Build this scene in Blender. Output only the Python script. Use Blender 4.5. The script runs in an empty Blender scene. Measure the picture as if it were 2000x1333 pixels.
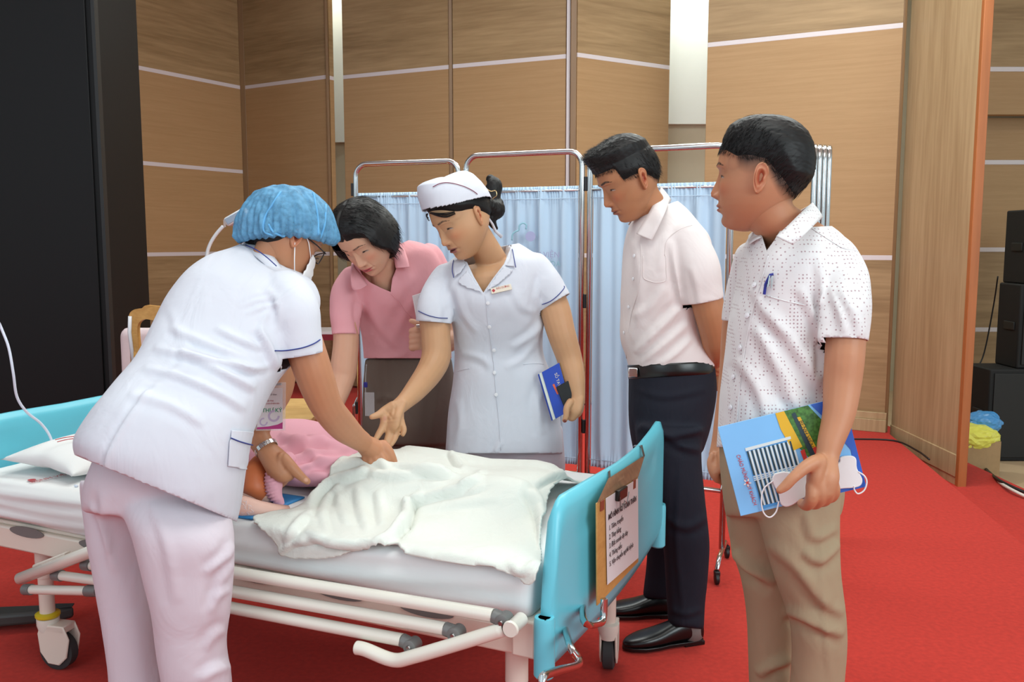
import bpy, bmesh, math, random
import numpy as np
from mathutils import Vector, Matrix
from mathutils.bvhtree import BVHTree

sc = bpy.context.scene
COL = sc.collection
random.seed(4); RNG = np.random.default_rng(4)
V = Vector
PI = math.pi

# ------------------------------------------------------------------ camera
CAMZ = 1.36; PITCH = math.radians(6.4); FPX = 1750.0
camd = bpy.data.cameras.new('camera'); camo = bpy.data.objects.new('camera', camd); COL.objects.link(camo)
camo.location = (0, 0, CAMZ); camo.rotation_euler = (PI/2 - PITCH, 0, 0)
camd.sensor_width = 36; camd.lens = FPX/2000*36; camd.clip_start = .05; camd.clip_end = 100
sc.camera = camo
CAM = V((0, 0, CAMZ)); FW = V((0, math.cos(PITCH), -math.sin(PITCH))); UP = V((0, math.sin(PITCH), math.cos(PITCH)))

# ------------------------------------------------------------------ world, lights, exposure
def srgb(r, g, b):
    f = lambda c: (c/255/12.92) if c <= 10.3 else ((c/255+.055)/1.055)**2.4
    return (f(r), f(g), f(b), 1)
w = bpy.data.worlds.new('world'); sc.world = w; w.use_nodes = True
w.node_tree.nodes['Background'].inputs[0].default_value = (.78, .93, 1, 1)
w.node_tree.nodes['Background'].inputs[1].default_value = .85
def area(name, loc, target, size, power, col=(1, 1, 1), sy=None):
    l = bpy.data.lights.new(name, 'AREA'); o = bpy.data.objects.new(name, l); COL.objects.link(o)
    l.energy = power; l.color = col; l.size = size
    if sy: l.shape = 'RECTANGLE'; l.size_y = sy
    o.location = loc; o.rotation_euler = (V(target)-V(loc)).to_track_quat('-Z', 'Y').to_euler()
    return o
area('window_light', (3.6, -2.2, 2.9), (.3, 3.0, .8), 3.0, 150, (.88, .98, 1), 2.2)
area('window_light', (-2.8, -1.6, 2.7), (-.2, 3.0, 1), 2.4, 28, (.78, .92, 1), 2.0)
area('cove_lamp', (-1.72, 8.45, 4.3), (-1.72, 8.72, 2.6), .25, 30, (.92, 1, .95))
area('cove_lamp', (1.62, 7.9, 4.3), (1.62, 8.15, 2.7), .25, 60, (.92, 1, .95))
area('ceiling_lamp', (-.6, 4.6, 4.2), (-.6, 4.6, 0), 2.4, 75, (.93, 1, .97), 1.2)
area('ceiling_lamp', (2.0, 4.6, 4.2), (2.0, 4.6, 0), 2.4, 95, (.93, 1, .97), 1.2)
area('ceiling_lamp', (.2, 1.4, 4.2), (.2, 1.6, 0), 2.4, 60, (.93, 1, .97), 1.2)
sc.view_settings.view_transform = 'Standard'; sc.view_settings.look = 'None'
sc.view_settings.gamma = 1; sc.view_settings.use_curve_mapping = False
sc.view_settings.exposure = .02

# ------------------------------------------------------------------ pixel -> point at a real depth
def ray(px, py):
    return (FW*FPX + V((1, 0, 0))*(px-1000) + UP*(666.5-py)).normalized()
def at(px, py, Y):
    d = ray(px, py); return CAM + d*(Y/d.y)
def atz(px, py, z):
    d = ray(px, py); return CAM + d*((z-CAMZ)/d.z)
def cdepth(p): return (V(p)-CAM).dot(FW)
def project(P):
    """numpy (n,3) -> px,py,depth"""
    P = np.asarray(P, float) - np.array(CAM)
    d = P @ np.array(FW); x = P[:, 0]; u = P @ np.array(UP)
    return 1000 + FPX*x/d, 666.5 - FPX*u/d, d

# ------------------------------------------------------------------ mesh building
class MB:
    def __init__(s): s.v = []; s.f = []; s.m = []; s.uv = None
    def add(s, vs, fs, mi=0):
        b = len(s.v); s.v += [tuple(v) for v in vs]; s.f += [tuple(i+b for i in f) for f in fs]; s.m += [mi]*len(fs); return s
    def box(s, c, hx, hy=None, hz=None, mi=0):
        """centre + three half vectors"""
        c = V(c)
        if not hasattr(hx, '__len__'): hx, hy, hz = V((hx, 0, 0)), V((0, hy, 0)), V((0, 0, hz))
        hx, hy, hz = V(hx), V(hy), V(hz)
        vs = [c+hx*a+hy*b+hz*d for a in (-1, 1) for b in (-1, 1) for d in (-1, 1)]
        fs = [(0, 1, 3, 2), (4, 6, 7, 5), (0, 4, 5, 1), (2, 3, 7, 6), (0, 2, 6, 4), (1, 5, 7, 3)]
        if hx.cross(hy).dot(hz) < 0: fs = [f[::-1] for f in fs]
        return s.add(vs, fs, mi)
    def tube(s, pts, r, n=12, mi=0, cap=True):
        pts = [V(p) for p in pts]; N = len(pts)
        rs = r if hasattr(r, '__len__') else [r]*N
        vs = []; prev = None
        for i, p in enumerate(pts):
            t = (pts[min(i+1, N-1)]-pts[max(i-1, 0)]).normalized()
            if prev is None:
                a = V((0, 0, 1)) if abs(t.z) < .9 else V((1, 0, 0))
                u = t.cross(a).normalized()
            else:
                u = (prev - t*prev.dot(t)).normalized()
            prev = u; w_ = t.cross(u)
            for k in range(n):
                an = 2*PI*k/n; vs.append(p + (u*math.cos(an)+w_*math.sin(an))*rs[i])
        fs = []
        for i in range(N-1):
            for k in range(n):
                a = i*n+k; b = i*n+(k+1) % n; fs.append((a, b, b+n, a+n))
        if cap:
            fs.append(tuple(range(n))[::-1]); fs.append(tuple((N-1)*n+k for k in range(n)))
        return s.add(vs, fs, mi)
    def prism(s, poly, ex, mi=0):
        """poly: list of 3D points (planar), ex: extrude vector"""
        n = len(poly); ex = V(ex); P = [V(p) for p in poly]
        vs = P+[p+ex for p in P]
        nrm = V((0, 0, 0))
        for i in range(n): nrm += P[i].cross(P[(i+1) % n])
        fs = [tuple(range(n)), tuple(range(2*n-1, n-1, -1))] + [(i, i+n, (i+1) % n+n, (i+1) % n) for i in range(n)]
        if nrm.dot(ex) > 0: fs = [f[::-1] for f in fs]
        return s.add(vs, fs, mi)
    def disc(s, c, nrm, r, th, n=24, mi=0):
        nrm = V(nrm).normalized(); a = V((0, 0, 1)) if abs(nrm.z) < .9 else V((1, 0, 0))
        u = nrm.cross(a).normalized(); w_ = nrm.cross(u)
        return s.prism([V(c)+(u*math.cos(2*PI*k/n)+w_*math.sin(2*PI*k/n))*r for k in range(n)], nrm*th, mi)
    def lathe(s, c, axis, prof, n=24, mi=0):
        """prof: [(dist along axis, radius)]"""
        axis = V(axis).normalized(); return s.tube([V(c)+axis*h for h, r in prof], [max(r, 1e-4) for h, r in prof], n, mi)
    def ball(s, c, r, n=14, mi=0, sc3=(1, 1, 1)):
        c = V(c); m = n//2+1; vs = [c+V((0, 0, r*sc3[2]))]
        for i in range(1, m):
            ph = PI*i/m
            for k in range(n):
                a = 2*PI*k/n; vs.append(c+V((r*sc3[0]*math.sin(ph)*math.cos(a), r*sc3[1]*math.sin(ph)*math.sin(a), r*sc3[2]*math.cos(ph))))
        vs.append(c-V((0, 0, r*sc3[2]))); L = len(vs)-1
        fs = [(0, 1+k, 1+(k+1) % n) for k in range(n)]
        for i in range(m-2):
            for k in range(n):
                a = 1+i*n+k; b = 1+i*n+(k+1) % n; fs.append((a, a+n, b+n, b))
        fs += [(L, L-n+(k+1) % n, L-n+k) for k in range(n)]
        return s.add(vs, fs, mi)

def root_off(o):
    t = V((0, 0, 0))
    while o is not None: t += V(o.location); o = o.parent
    return t
def tag(o, label=None, cat=None, group=None, kind=None):
    if label: o['label'] = label
    if cat: o['category'] = cat
    if group: o['group'] = group
    if kind: o['kind'] = kind
    return o
def empty(name, loc, label=None, cat=None, group=None):
    o = bpy.data.objects.new(name, None); COL.objects.link(o); o.location = loc; o.empty_display_size = .1
    return tag(o, label, cat, group)
def meshobj(name, verts, faces, mats, parent=None, smooth=True, mi=None, origin=None, attr=None):
    """verts in world coordinates; stored relative to parent chain / origin"""
    A = np.asarray(verts, dtype=np.float64).reshape(-1, 3)
    off = root_off(parent)
    loc = V((0, 0, 0))
    if parent is None:
        if origin is None: origin = ((A[:, 0].min()+A[:, 0].max())/2, (A[:, 1].min()+A[:, 1].max())/2, A[:, 2].min())
        loc = V(origin); off = loc
    A = A - np.array(off)
    me = bpy.data.meshes.new(name)
    me.from_pydata(A.tolist() if len(A) < 5000 else A, [], faces)
    if not isinstance(mats, (list, tuple)): mats = [mats]
    for m in mats: me.materials.append(m)
    if mi is not None and len(mats) > 1: me.polygons.foreach_set('material_index', np.asarray(mi, dtype=np.int32))
    if attr is not None:
        ca = me.color_attributes.new('col', 'FLOAT_COLOR', 'POINT')
        c4 = np.ones((len(A), 4), dtype=np.float32); c4[:, :3] = attr; ca.data.foreach_set('color', c4.ravel())
    if smooth is True: me.polygons.foreach_set('use_smooth', np.ones(len(me.polygons), dtype=bool))
    me.update()
    o = bpy.data.objects.new(name, me); COL.objects.link(o)
    if parent is not None: o.parent = parent
    else: o.location = loc
    return o
def autosmooth(me, deg=35):
    try:
        me.polygons.foreach_set('use_smooth', np.ones(len(me.polygons), dtype=bool))
        bm = bmesh.new(); bm.from_mesh(me)
        for e in bm.edges:
            e.smooth = not (len(e.link_faces) == 2 and e.calc_face_angle(0) > math.radians(deg))
        bm.to_mesh(me); bm.free()
    except Exception as ex: print('autosmooth', ex)
def build(name, mb, mats, parent=None, bevel=0, smooth='auto', label=None, cat=None, group=None, kind=None, segs=2, origin=None):
    o = meshobj(name, mb.v, mb.f, mats, parent, False, mb.m, origin)
    if smooth == 'auto': autosmooth(o.data)
    elif smooth: o.data.polygons.foreach_set('use_smooth', np.ones(len(o.data.polygons), dtype=bool))
    if bevel:
        b = o.modifiers.new('bevel', 'BEVEL'); b.width = bevel; b.segments = segs; b.limit_method = 'ANGLE'; b.angle_limit = math.radians(40); b.harden_normals = False
    return tag(o, label, cat, group, kind)

def catmull(rows, k=4):
    """rows: (n,d) array -> smooth interpolation with k steps per span"""
    R = np.asarray(rows, float); n = len(R); out = []
    for i in range(n-1):
        p0 = R[max(i-1, 0)]; p1 = R[i]; p2 = R[i+1]; p3 = R[min(i+2, n-1)]
        for j in range(k):
            t = j/k; out.append(.5*((2*p1)+(-p0+p2)*t+(2*p0-5*p1+4*p2-p3)*t*t+(-p0+3*p1-3*p2+p3)*t**3))
    out.append(R[-1]); return np.array(out)

# ------------------------------------------------------------------ materials
def newmat(name):
    m = bpy.data.materials.new(name); m.use_nodes = True
    return m, m.node_tree.nodes, m.node_tree.links, m.node_tree.nodes['Principled BSDF']
def mat(name, col, rough=.6, metal=0., var=0., vscale=30, bump=0., bscale=200, bdist=.001, spec=.5, alpha=1, trans=0., sheen=0, stretch=(1, 1, 1), coat=0, emit=0):
    m, n, l, p = newmat(name); c = srgb(*col)
    p.inputs['Base Color'].default_value = c; p.inputs['Roughness'].default_value = rough; p.inputs['Metallic'].default_value = metal
    p.inputs['Specular IOR Level'].default_value = spec; p.inputs['Alpha'].default_value = alpha
    p.inputs['Transmission Weight'].default_value = trans; p.inputs['Sheen Weight'].default_value = sheen
    p.inputs['Coat Weight'].default_value = coat
    if var or bump:
        tc = n.new('ShaderNodeTexCoord'); mp = n.new('ShaderNodeMapping'); mp.inputs['Scale'].default_value = stretch
        l.new(tc.outputs['Object'], mp.inputs[0])
    if var:
        t = n.new('ShaderNodeTexNoise'); t.inputs['Scale'].default_value = vscale; t.inputs['Detail'].default_value = 5
        l.new(mp.outputs[0], t.inputs[0])
        r = n.new('ShaderNodeValToRGB'); r.color_ramp.elements[0].position = .3; r.color_ramp.elements[1].position = .7
        r.color_ramp.elements[0].color = tuple(x*(1-var) for x in c[:3])+(1,); r.color_ramp.elements[1].color = tuple(min(1, x*(1+var)) for x in c[:3])+(1,)
        l.new(t.outputs[0], r.inputs[0]); l.new(r.outputs[0], p.inputs['Base Color'])
    if bump:
        t2 = n.new('ShaderNodeTexNoise'); t2.inputs['Scale'].default_value = bscale; t2.inputs['Detail'].default_value = 4
        l.new(mp.outputs[0], t2.inputs[0]); b = n.new('ShaderNodeBump'); b.inputs['Strength'].default_value = bump; b.inputs['Distance'].default_value = bdist
        l.new(t2.outputs[0], b.inputs['Height']); l.new(b.outputs[0], p.inputs['Normal'])
    return m
def wood(name, c1, c2, stretch, scale=1.0, rough=.45, fine=.35):
    m, n, l, p = newmat(name)
    tc = n.new('ShaderNodeTexCoord'); mp = n.new('ShaderNodeMapping'); mp.inputs['Scale'].default_value = stretch; l.new(tc.outputs['Object'], mp.inputs[0])
    t = n.new('ShaderNodeTexNoise'); t.inputs['Scale'].default_value = scale; t.inputs['Detail'].default_value = 6; t.inputs['Roughness'].default_value = .6; t.inputs['Distortion'].default_value = .6
    l.new(mp.outputs[0], t.inputs[0])
    mp2 = n.new('ShaderNodeMapping'); mp2.inputs['Scale'].default_value = tuple(s*7 for s in stretch); l.new(tc.outputs['Object'], mp2.inputs[0])
    t2 = n.new('ShaderNodeTexNoise'); t2.inputs['Scale'].default_value = scale; t2.inputs['Detail'].default_value = 4; l.new(mp2.outputs[0], t2.inputs[0])
    mx = n.new('ShaderNodeMix'); mx.inputs[0].default_value = fine; l.new(t.outputs[0], mx.inputs[2]); l.new(t2.outputs[0], mx.inputs[3])
    r = n.new('ShaderNodeValToRGB'); r.color_ramp.elements[0].position = .36; r.color_ramp.elements[1].position = .64
    r.color_ramp.elements[0].color = srgb(*c1); r.color_ramp.elements[1].color = srgb(*c2)
    l.new(mx.outputs[0], r.inputs[0]); l.new(r.outputs[0], p.inputs['Base Color']); p.inputs['Roughness'].default_value = rough; p.inputs['Specular IOR Level'].default_value = .35
    return m
M = {}
M['carpet'] = mat('red carpet', (180, 50, 40), .95, var=.12, vscale=55, bump=.35, bscale=900, bdist=.002, spec=.15, sheen=.05)
M['wood_grain'] = wood('grained wood panel', (138, 112, 78), (172, 144, 106), (.5, .5, 7), .9)
M['wood_plain'] = wood('plain orange wood panel', (166, 132, 92), (176, 142, 102), (.6, .6, 20), 2.2, .5)
M['wood_pillar'] = wood('pillar wood', (164, 138, 102), (192, 168, 130), (7, 7, .45), .9)
M['wood_seam'] = mat('brown wood edging', (128, 98, 66), .45, var=.1, vscale=4, stretch=(4, 4, .4))
M['wood_edge'] = mat('orange wood edging', (168, 100, 54), .4, var=.15, vscale=4, stretch=(4, 4, .4))
M['strip'] = mat('pale grey strip', (214, 206, 208), .5)
M['white_wall'] = mat('white plaster', (240, 244, 238), .8, var=.02, vscale=3)
M['beige_wall'] = mat('beige plaster', (216, 208, 184), .8, var=.03, vscale=3)
M['beige_floor'] = mat('beige floor tile', (196, 168, 134), .5, var=.05, vscale=5)
M['black_screen'] = mat('black screen', (9, 9, 10), .55, spec=.3)
M['black_edge'] = mat('dark grey edge', (26, 27, 27), .5)
M['chrome'] = mat('chrome', (205, 205, 205), .16, 1.)
M['steel'] = mat('steel', (150, 150, 150), .35, 1.)
M['black_plastic'] = mat('black plastic', (20, 20, 21), .5, bump=.1, bscale=400)
M['speaker_black'] = mat('speaker black', (14, 14, 15), .7, bump=.3, bscale=600, bdist=.0015)
M['bed_cream'] = mat('cream bed enamel', (226, 214, 200), .35, spec=.5)
M['bed_white'] = mat('white bed enamel', (228, 224, 212), .22, spec=.5)
M['bed_blue'] = mat('turquoise plastic', (104, 196, 214), .33, spec=.45, var=.015, vscale=3)
M['grey_plastic'] = mat('grey plastic', (112, 112, 110), .45)
M['rubber'] = mat('grey rubber', (52, 54, 55), .7)
M['yellow'] = mat('yellow plastic', (206, 184, 40), .4)
M['sheet'] = mat('white bed sheet', (228, 230, 229), .85, var=.012, vscale=4, bump=.15, bscale=1200, bdist=.0006)
M['blanket'] = mat('white blanket', (218, 220, 212), .9, var=.01, vscale=6, bump=.5, bscale=700, bdist=.0016, sheen=.1)
M['paper'] = mat('white paper', (226, 220, 222), .6)
M['ink'] = mat('dark ink', (48, 46, 52), .6)
M['clipwood'] = wood('clipboard hardboard', (186, 138, 74), (206, 158, 92), (3, 3, 9), 2)
M['kraft'] = mat('brown card', (164, 134, 96), .8, var=.06)
M['white_plastic'] = mat('white plastic', (226, 228, 232), .35)
# ================================================================== the setting
def solid_poly(name, pts, z0, z1, m, **k):
    return build(name, MB().prism([V((p[0], p[1], z0)) for p in pts], (0, 0, z1-z0)), m, kind='structure', **k)
LOW1, LOW2 = -.14, -.28
e1 = atz(1725, 838, 0); e2 = atz(2000, 1065, 0); d12 = (e2-e1).normalized()
eA = e1-d12*.6; eB = e2+d12*6
solid_poly('floor', [(-9, -4), (eB.x, -4), (eB.x, eB.y), (eA.x, eA.y), (eA.x-.5, 9.8), (-9, 9.8)], -.4, 0, M['carpet'])
g1 = atz(1866, 893, LOW1); g2 = atz(2000, 955, LOW1); dg = (g2-g1).normalized(); gA = g1-dg*2; gB = g2+dg*6
solid_poly('floor_step', [(eA.x-.3, eA.y), (eB.x-.3, eB.y), (gB.x, gB.y), (gA.x, gA.y)], -.4, LOW1, M['carpet'])
solid_poly('floor_hall', [(0, 4), (10, -4), (12, -4), (12, 9.8), (0, 9.8)], -.5, LOW2, M['beige_floor'])
build('ceiling', MB().box((1, 5.0, 4.75), 10, 6, .05), M['white_wall'], kind='structure')

wall = build('wall_back', MB().box((1, 9.75, 2.2), 10, .05, 2.7), M['beige_wall'], kind='structure', smooth=False)
def seg(A, B, z0, z1, th, name, m, proud=0., inset=0.):
    """upright slab from plan point A to B; front face towards the camera"""
    A = V((A.x, A.y, 0)); B = V((B.x, B.y, 0)); d = (B-A).normalized(); nrm = V((d.y, -d.x, 0))
    A = A+d*inset; B = B-d*inset
    c = (A+B)/2 + V((0, 0, (z0+z1)/2)) + nrm*(proud-th/2)
    return build(name, MB().box(c, (B-A)/2, nrm*th/2, V((0, 0, (z1-z0)/2))), m, wall, bevel=.003)
S1, S2, S3, S4 = .57, 1.24, 2.02, 2.815
def clad(A, B, mids=(), base=0., lows=(S2,), top=4.7):
    zs = [base]+list(lows)+list(mids)+[S4, top]
    for a, b in zip(zs[:-1], zs[1:]):
        m = M['wood_grain'] if (b <= S2+.01 or a >= S4-.01) else M['wood_plain']
        seg(A, B, a+.016, b-.016, .1, 'wall_panel', m)
        if b < top: seg(A, B, b-.018, b+.018, .098, 'trim_strip', M['strip'])
P = {k: at(*a) for k, a in dict(a=(262, 133, 7.75), b=(471, 172, 8.79), c=(478, 171, 8.78), d=(637, 150, 8.22), e=(670, 151, 8.24), f=(876, 131, 7.76),
     g=(884, 130, 7.74), h=(1105, 110, 7.32), i=(1128, 107, 7.26), j=(1308, 132, 7.79), k=(1382, 88, 6.91), l=(1768, 50, 6.28)).items()}
clad(P['a'], P['b'], mids=(S3,)); clad(P['c'], P['d']); clad(P['e'], P['f']); clad(P['g'], P['h']); clad(P['i'], P['j']); clad(P['k'], P['l'])
def post(p, hw, hd, m, z0=0, z1=4.7, name='trim_or_shade_post'):
    return build(name, MB().box((p.x, p.y, (z0+z1)/2), hw, hd, (z1-z0)/2), m, wall, bevel=.004)
post((P['b']+P['c'])/2+V((0, .02, 0)), .025, .03, M['wood_seam'])
post(P['d']+V((.012, .04, 0)), .012, .06, M['wood_seam'])
post((P['f']+P['g'])/2+V((0, .03, 0)), .016, .03, M['wood_seam'])
post(P['h']+V((.02, .01, 0)), .014, .03, M['strip']); post(P['i']+V((-.03, .04, 0)), .024, .04, M['wood_seam'])
post(P['l']+V((.0, .03, 0)), .012, .03, M['wood_seam'])  # no post here: brown strip put in for the narrow shading line by the pillar
# recesses seen through the two gaps: pale upper wall, sill, beige lower wall
for (pa, pb, zs) in ((at(600, 100, 8.75), at(700, 100, 8.75), 2.29), (at(1285, 100, 8.2), at(1405, 100, 8.2), 2.39)):
    o = seg(pa, pb, zs, 4.7, .12, 'trim_recess', M['white_wall'], proud=.06); o2 = seg(pa, pb, 0, zs-.0, .1, 'trim_recess', M['beige_wall'])
# skirting on the right hand wall
for z0, z1, pr in ((0, .09, .03), (.09, .14, .018)):
    seg(P['k'], P['l'], z0, z1, .1, 'baseboard', M['wood_pillar'], proud=pr)
# pillar with orange edging, and the far wall right of it
pl = at(1740, 470, 6.31); pr = at(1880, 470, 5.39)
pl = atz(1740, 843, 0); pr = atz(1869, 905, 0); dd = (pr-pl).normalized(); nn = V((dd.y, -dd.x, 0))
pil = build('trim_pillar', MB().box((pl+pr)/2+V((0, 0, 2.2))-nn*.02, (pr-pl)/2, nn*.02, V((0, 0, 2.6))), M['wood_pillar'], kind='structure', bevel=.004)
build('baseboard', MB().box((pl+pr)/2+V((0, 0, -.02))-nn*.016, (pr-pl)/2, nn*.024, V((0, 0, .07))), M['wood_pillar'], pil, bevel=.004)
build('edge_post', MB().box(pr+dd*.018+V((0, 0, 2.15))-nn*.02, dd*.018, nn*.028, V((0, 0, 2.65))), M['wood_edge'], pil, bevel=.004)
wr = build('wall_right', MB().box((6.9, 8.15, 2.2), 3.0, .05, 2.6), M['beige_wall'], kind='structure', smooth=False)
def rpan(z0, z1, m, y, name='wall_panel'):
    build(name, MB().box((6.2, y, (z0+z1)/2), 2.4, .05, (z1-z0)/2), m, wr, bevel=.003)
for z0, z1, m, y in ((LOW2, S1-.02, M['wood_grain'], 8.0), (S1+.02, S2+.02, M['wood_grain'], 8.0), (S2+.06, S3, M['wood_plain'], 8.0), (S3+.04, 2.42, M['wood_plain'], 8.0), (2.42, S4-.04, M['wood_plain'], 7.8), (S4, 4.7, M['wood_grain'], 7.8)):
    rpan(z0, z1, m, y)
for z, y in ((S1, 8.0), (S2+.04, 8.0), (S3+.02, 8.0), (S4-.02, 7.8)): rpan(z-.02, z+.02, M['strip'], y-.001, 'trim_strip')
# black screen wall on the left
c1 = at(203, 470, 4.25)
bx = MB().box((c1.x-2.5, 4.50, 2.35), 2.5, .25, 2.35)
scr = build('wall_left', bx, M['black_screen'], kind='structure', bevel=.004)
build('edge_strip', MB().box((c1.x+.004, 4.262, 2.35), .008, .02, 2.34), M['black_edge'], scr)
for k in range(4):
    build('screen_panel', MB().box((c1.x-.55-k*1.06, 4.244, 2.35), .52, .006, 2.33), M['black_screen'], scr, bevel=.003)

# ================================================================== speakers, box, cables on the right
def speaker(x0, x1, ztop, zbot, Y, dep, label):
    a = at(x0, 600, Y); wdt = (x1-x0)/FPX*Y
    r = empty('loudspeaker', (a.x+wdt/2, Y+dep/2, zbot), label, 'speaker', None)
    cx = a.x+wdt/2; cz = (ztop+zbot)/2; hz = (ztop-zbot)/2
    build('cabinet', MB().box((cx, Y+dep/2, cz), wdt/2, dep/2, hz), M['speaker_black'], r, bevel=.012)
    build('grille', MB().box((cx, Y-.004, cz), wdt/2-.03, .006, hz-.03), M['black_plastic'], r, bevel=.004)
    build('side_handle', MB().box((a.x-.004, Y+dep*.4, cz), .006, .07, .03), M['black_edge'], r, bevel=.004)
    return r
zz = lambda py, Y: at(1950, py, Y).z
SY = 6.55
s0 = speaker(1942, 2140, zz(722, SY), LOW2, SY, .35, 'wide black bass speaker standing on the beige floor, bottom of the stack')
s1 = speaker(1992, 2140, zz(556, SY), zz(722, SY), SY+.03, .30, 'middle black loudspeaker of the stack, on the wide bass speaker')
s2 = speaker(1998, 2140, zz(409, SY), zz(556, SY), SY+.03, .30, 'topmost black loudspeaker of the stack at the right edge')
bx0 = atz(1886, 935, LOW2); bx1 = atz(1950, 935, LOW2)
r = empty('cardboard_box', ((bx0+bx1)/2).to_tuple(), 'open brown cardboard box of plastic bags beside the bass speaker', 'box')
cx = (bx0.x+bx1.x)/2; hw = (bx1.x-bx0.x)/2; by = bx0.y
for nm, c, h in (('side_panel', (cx, by, LOW2+.13), (hw, .004, .13)), ('side_panel', (cx, by+.28, LOW2+.13), (hw, .004, .13)), ('side_panel', (cx-hw, by+.14, LOW2+.13), (.004, .14, .13)), ('side_panel', (cx+hw, by+.14, LOW2+.13), (.004, .14, .13)), ('base_panel', (cx, by+.14, LOW2+.006), (hw, .14, .004))):
    build(nm, MB().box(c, *h), M['kraft'], r)
def crumple(name, c, rad, m, label, cat='bag', seed=1, sc3=(1, 1, .6)):
    bm = bmesh.new(); bmesh.ops.create_icosphere(bm, subdivisions=4, radius=1); vs = np.array([v.co[:] for v in bm.verts]); fs = [tuple(v.index for v in f.verts) for f in bm.faces]; bm.free()
    rg = np.random.default_rng(seed); d = np.zeros(len(vs))
    for _ in range(26):
        k = rg.normal(size=3)*4.5; d += np.abs(np.sin(vs@k+rg.uniform(0, 6)))*.03
    vs = vs*(.75+d)[:, None]*np.array(sc3)*rad+np.array(c)
    o = meshobj(name, vs, fs, m, None, False); return tag(o, label, cat)
M['bag_y'] = mat('yellow plastic bag', (222, 218, 92), .35); M['bag_b'] = mat('blue plastic bag', (76, 146, 204), .3)
crumple('plastic_bag', (cx-.03, by+.12, LOW2+.27), .15, M['bag_y'], 'crumpled yellow plastic bag in the cardboard box', seed=3, sc3=(1, .8, .5))
crumple('plastic_bag', (cx+.09, by+.2, LOW2+.35), .1, M['bag_b'], 'crumpled blue plastic bag on top of the yellow bag', seed=5, sc3=(1, .8, .7))
M['cable_b'] = mat('black cable', (22, 20, 20), .5); M['cable_w'] = mat('white cable', (210, 205, 196), .5)
def smoothpts(pts, k=6): return [V(p) for p in catmull([tuple(p) for p in pts], k)]
def cable(name, pts, rad, m, label): return tag(build(name, MB().tube(smoothpts(pts), rad, 8), m, smooth=True), label, 'cable')
cable('power_cable', [atz(1660, 858, .006), atz(1745, 861, .006), atz(1790, 880, .006), atz(1815, 898, .006)], .006, M['cable_b'], 'thin black cable lying on the red carpet in front of the wooden pillar')
cable('floor_cable', [atz(1887, 868, LOW2+.2), atz(1915, 905, LOW2+.03), atz(1950, 938, LOW1+.02), atz(2010, 966, LOW1+.012)], .010, M['cable_b'], 'black cable running past the cardboard box over the carpet edge')
cable('floor_cable', [atz(1886, 877, LOW2+.12), atz(1920, 918, LOW2+.03), atz(1960, 948, LOW1+.02), atz(2012, 975, LOW1+.012)], .010, M['cable_w'], 'white cable running beside the black one past the cardboard box')
cable('speaker_cable', [at(1949, 540, 7.3), at(1940, 600, 7.35), at(1922, 690, 7.35), at(1905, 726, 7.3)], .006, M['cable_b'], 'black cable drooping behind the middle loudspeaker')

# ================================================================== bed
N0 = V((-.03, 1.97, 0)); BU = V((-.909, .415, 0)).normalized(); BW = V((.415, .909, 0)).normalized(); BZ = V((0, 0, 1))
def B(s, t, z): return N0+BU*s+BW*t+BZ*z
def bp(px, py, t):
    d = ray(px, py); k = (N0+BW*t-CAM).dot(BW)/d.dot(BW); return CAM+d*k
def bs(px, py, s):
    d = ray(px, py); k = (N0+BU*s-CAM).dot(BU)/d.dot(BU); return CAM+d*k
bed = empty('hospital_bed', B(.9, .45, 0), 'white steel hospital bed with turquoise end boards and folded side rails', 'bed')
f = MB()
for t in (.035, .865): f.box(B(.88, t, .445), BU*.98, BW*.018, BZ*.035)
for s in (-.08, .4, .95, 1.5, 1.84): f.box(B(s, .45, .445), BU*.02, BW*.42, BZ*.03)
f.box(B(.88, .45, .486), BU*.96, BW*.42, BZ*.006)
f.box(B(-.06, .06, .46), BU*.03, BW*.06, BZ*.045)
build('bed_frame', f, M['bed_cream'], bed, bevel=.006)
for s in (.2, .45, .72, .95, 1.3, 1.6):
    vv = [B(s+.075*math.cos(a), .0168, .476+.016*math.sin(a)) for a in np.linspace(0, 2*PI, 20, endpoint=False)]
    build('frame_slot', MB().prism(vv, BW*-.003), M['grey_plastic'], bed)
def caster(s, t, ang, braked):
    c = B(s, t, 0); leg = build('leg', MB().tube([c+BZ*.17, c+BZ*.30, c+BZ*.302, c+BZ*.44], [.023, .023, .028, .028], 20), M['bed_cream'], bed)
    d = V((math.cos(ang), math.sin(ang), 0)); nrm = V((-d.y, d.x, 0)); w0 = c+d*.035
    cs = build('caster', MB().lathe(c+BZ*.115, BZ, [(0, .026), (.03, .034), (.05, .034), (.055, .024)], 20), M['bed_white'], leg)
    h = MB()
    for k in (-1, 1):
        pl_ = [w0+nrm*k*.021+d*a+BZ*b for a, b in ((-.045, .145), (.045, .15), (.062, .11), (.05, .05), (.02, .022), (-.02, .024), (-.048, .06), (-.055, .12))]
        h.prism(pl_, nrm*k*.007)
    h.box(w0+BZ*.14, d*.045, nrm*.028, BZ*.012)
    build('wheel_cover', h, M['bed_cream'], leg, bevel=.006)
    wv = MB().lathe(w0-nrm*.019+BZ*.062, nrm, [(0, .050), (.004, .0605), (.034, .0605), (.038, .050)], 32)
    build('wheel', wv, M['rubber'], leg)
    if braked: build('brake_ring', MB().lathe(c+BZ*.168, BZ, [(0, .034), (.004, .037), (.012, .037), (.016, .03)], 24), M['yellow'], leg)
caster(0, .1, 1.2, True); caster(0, .804, 1.38, False); caster(1.64, .1, -.25, True); caster(1.64, .804, .3, True)
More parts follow.
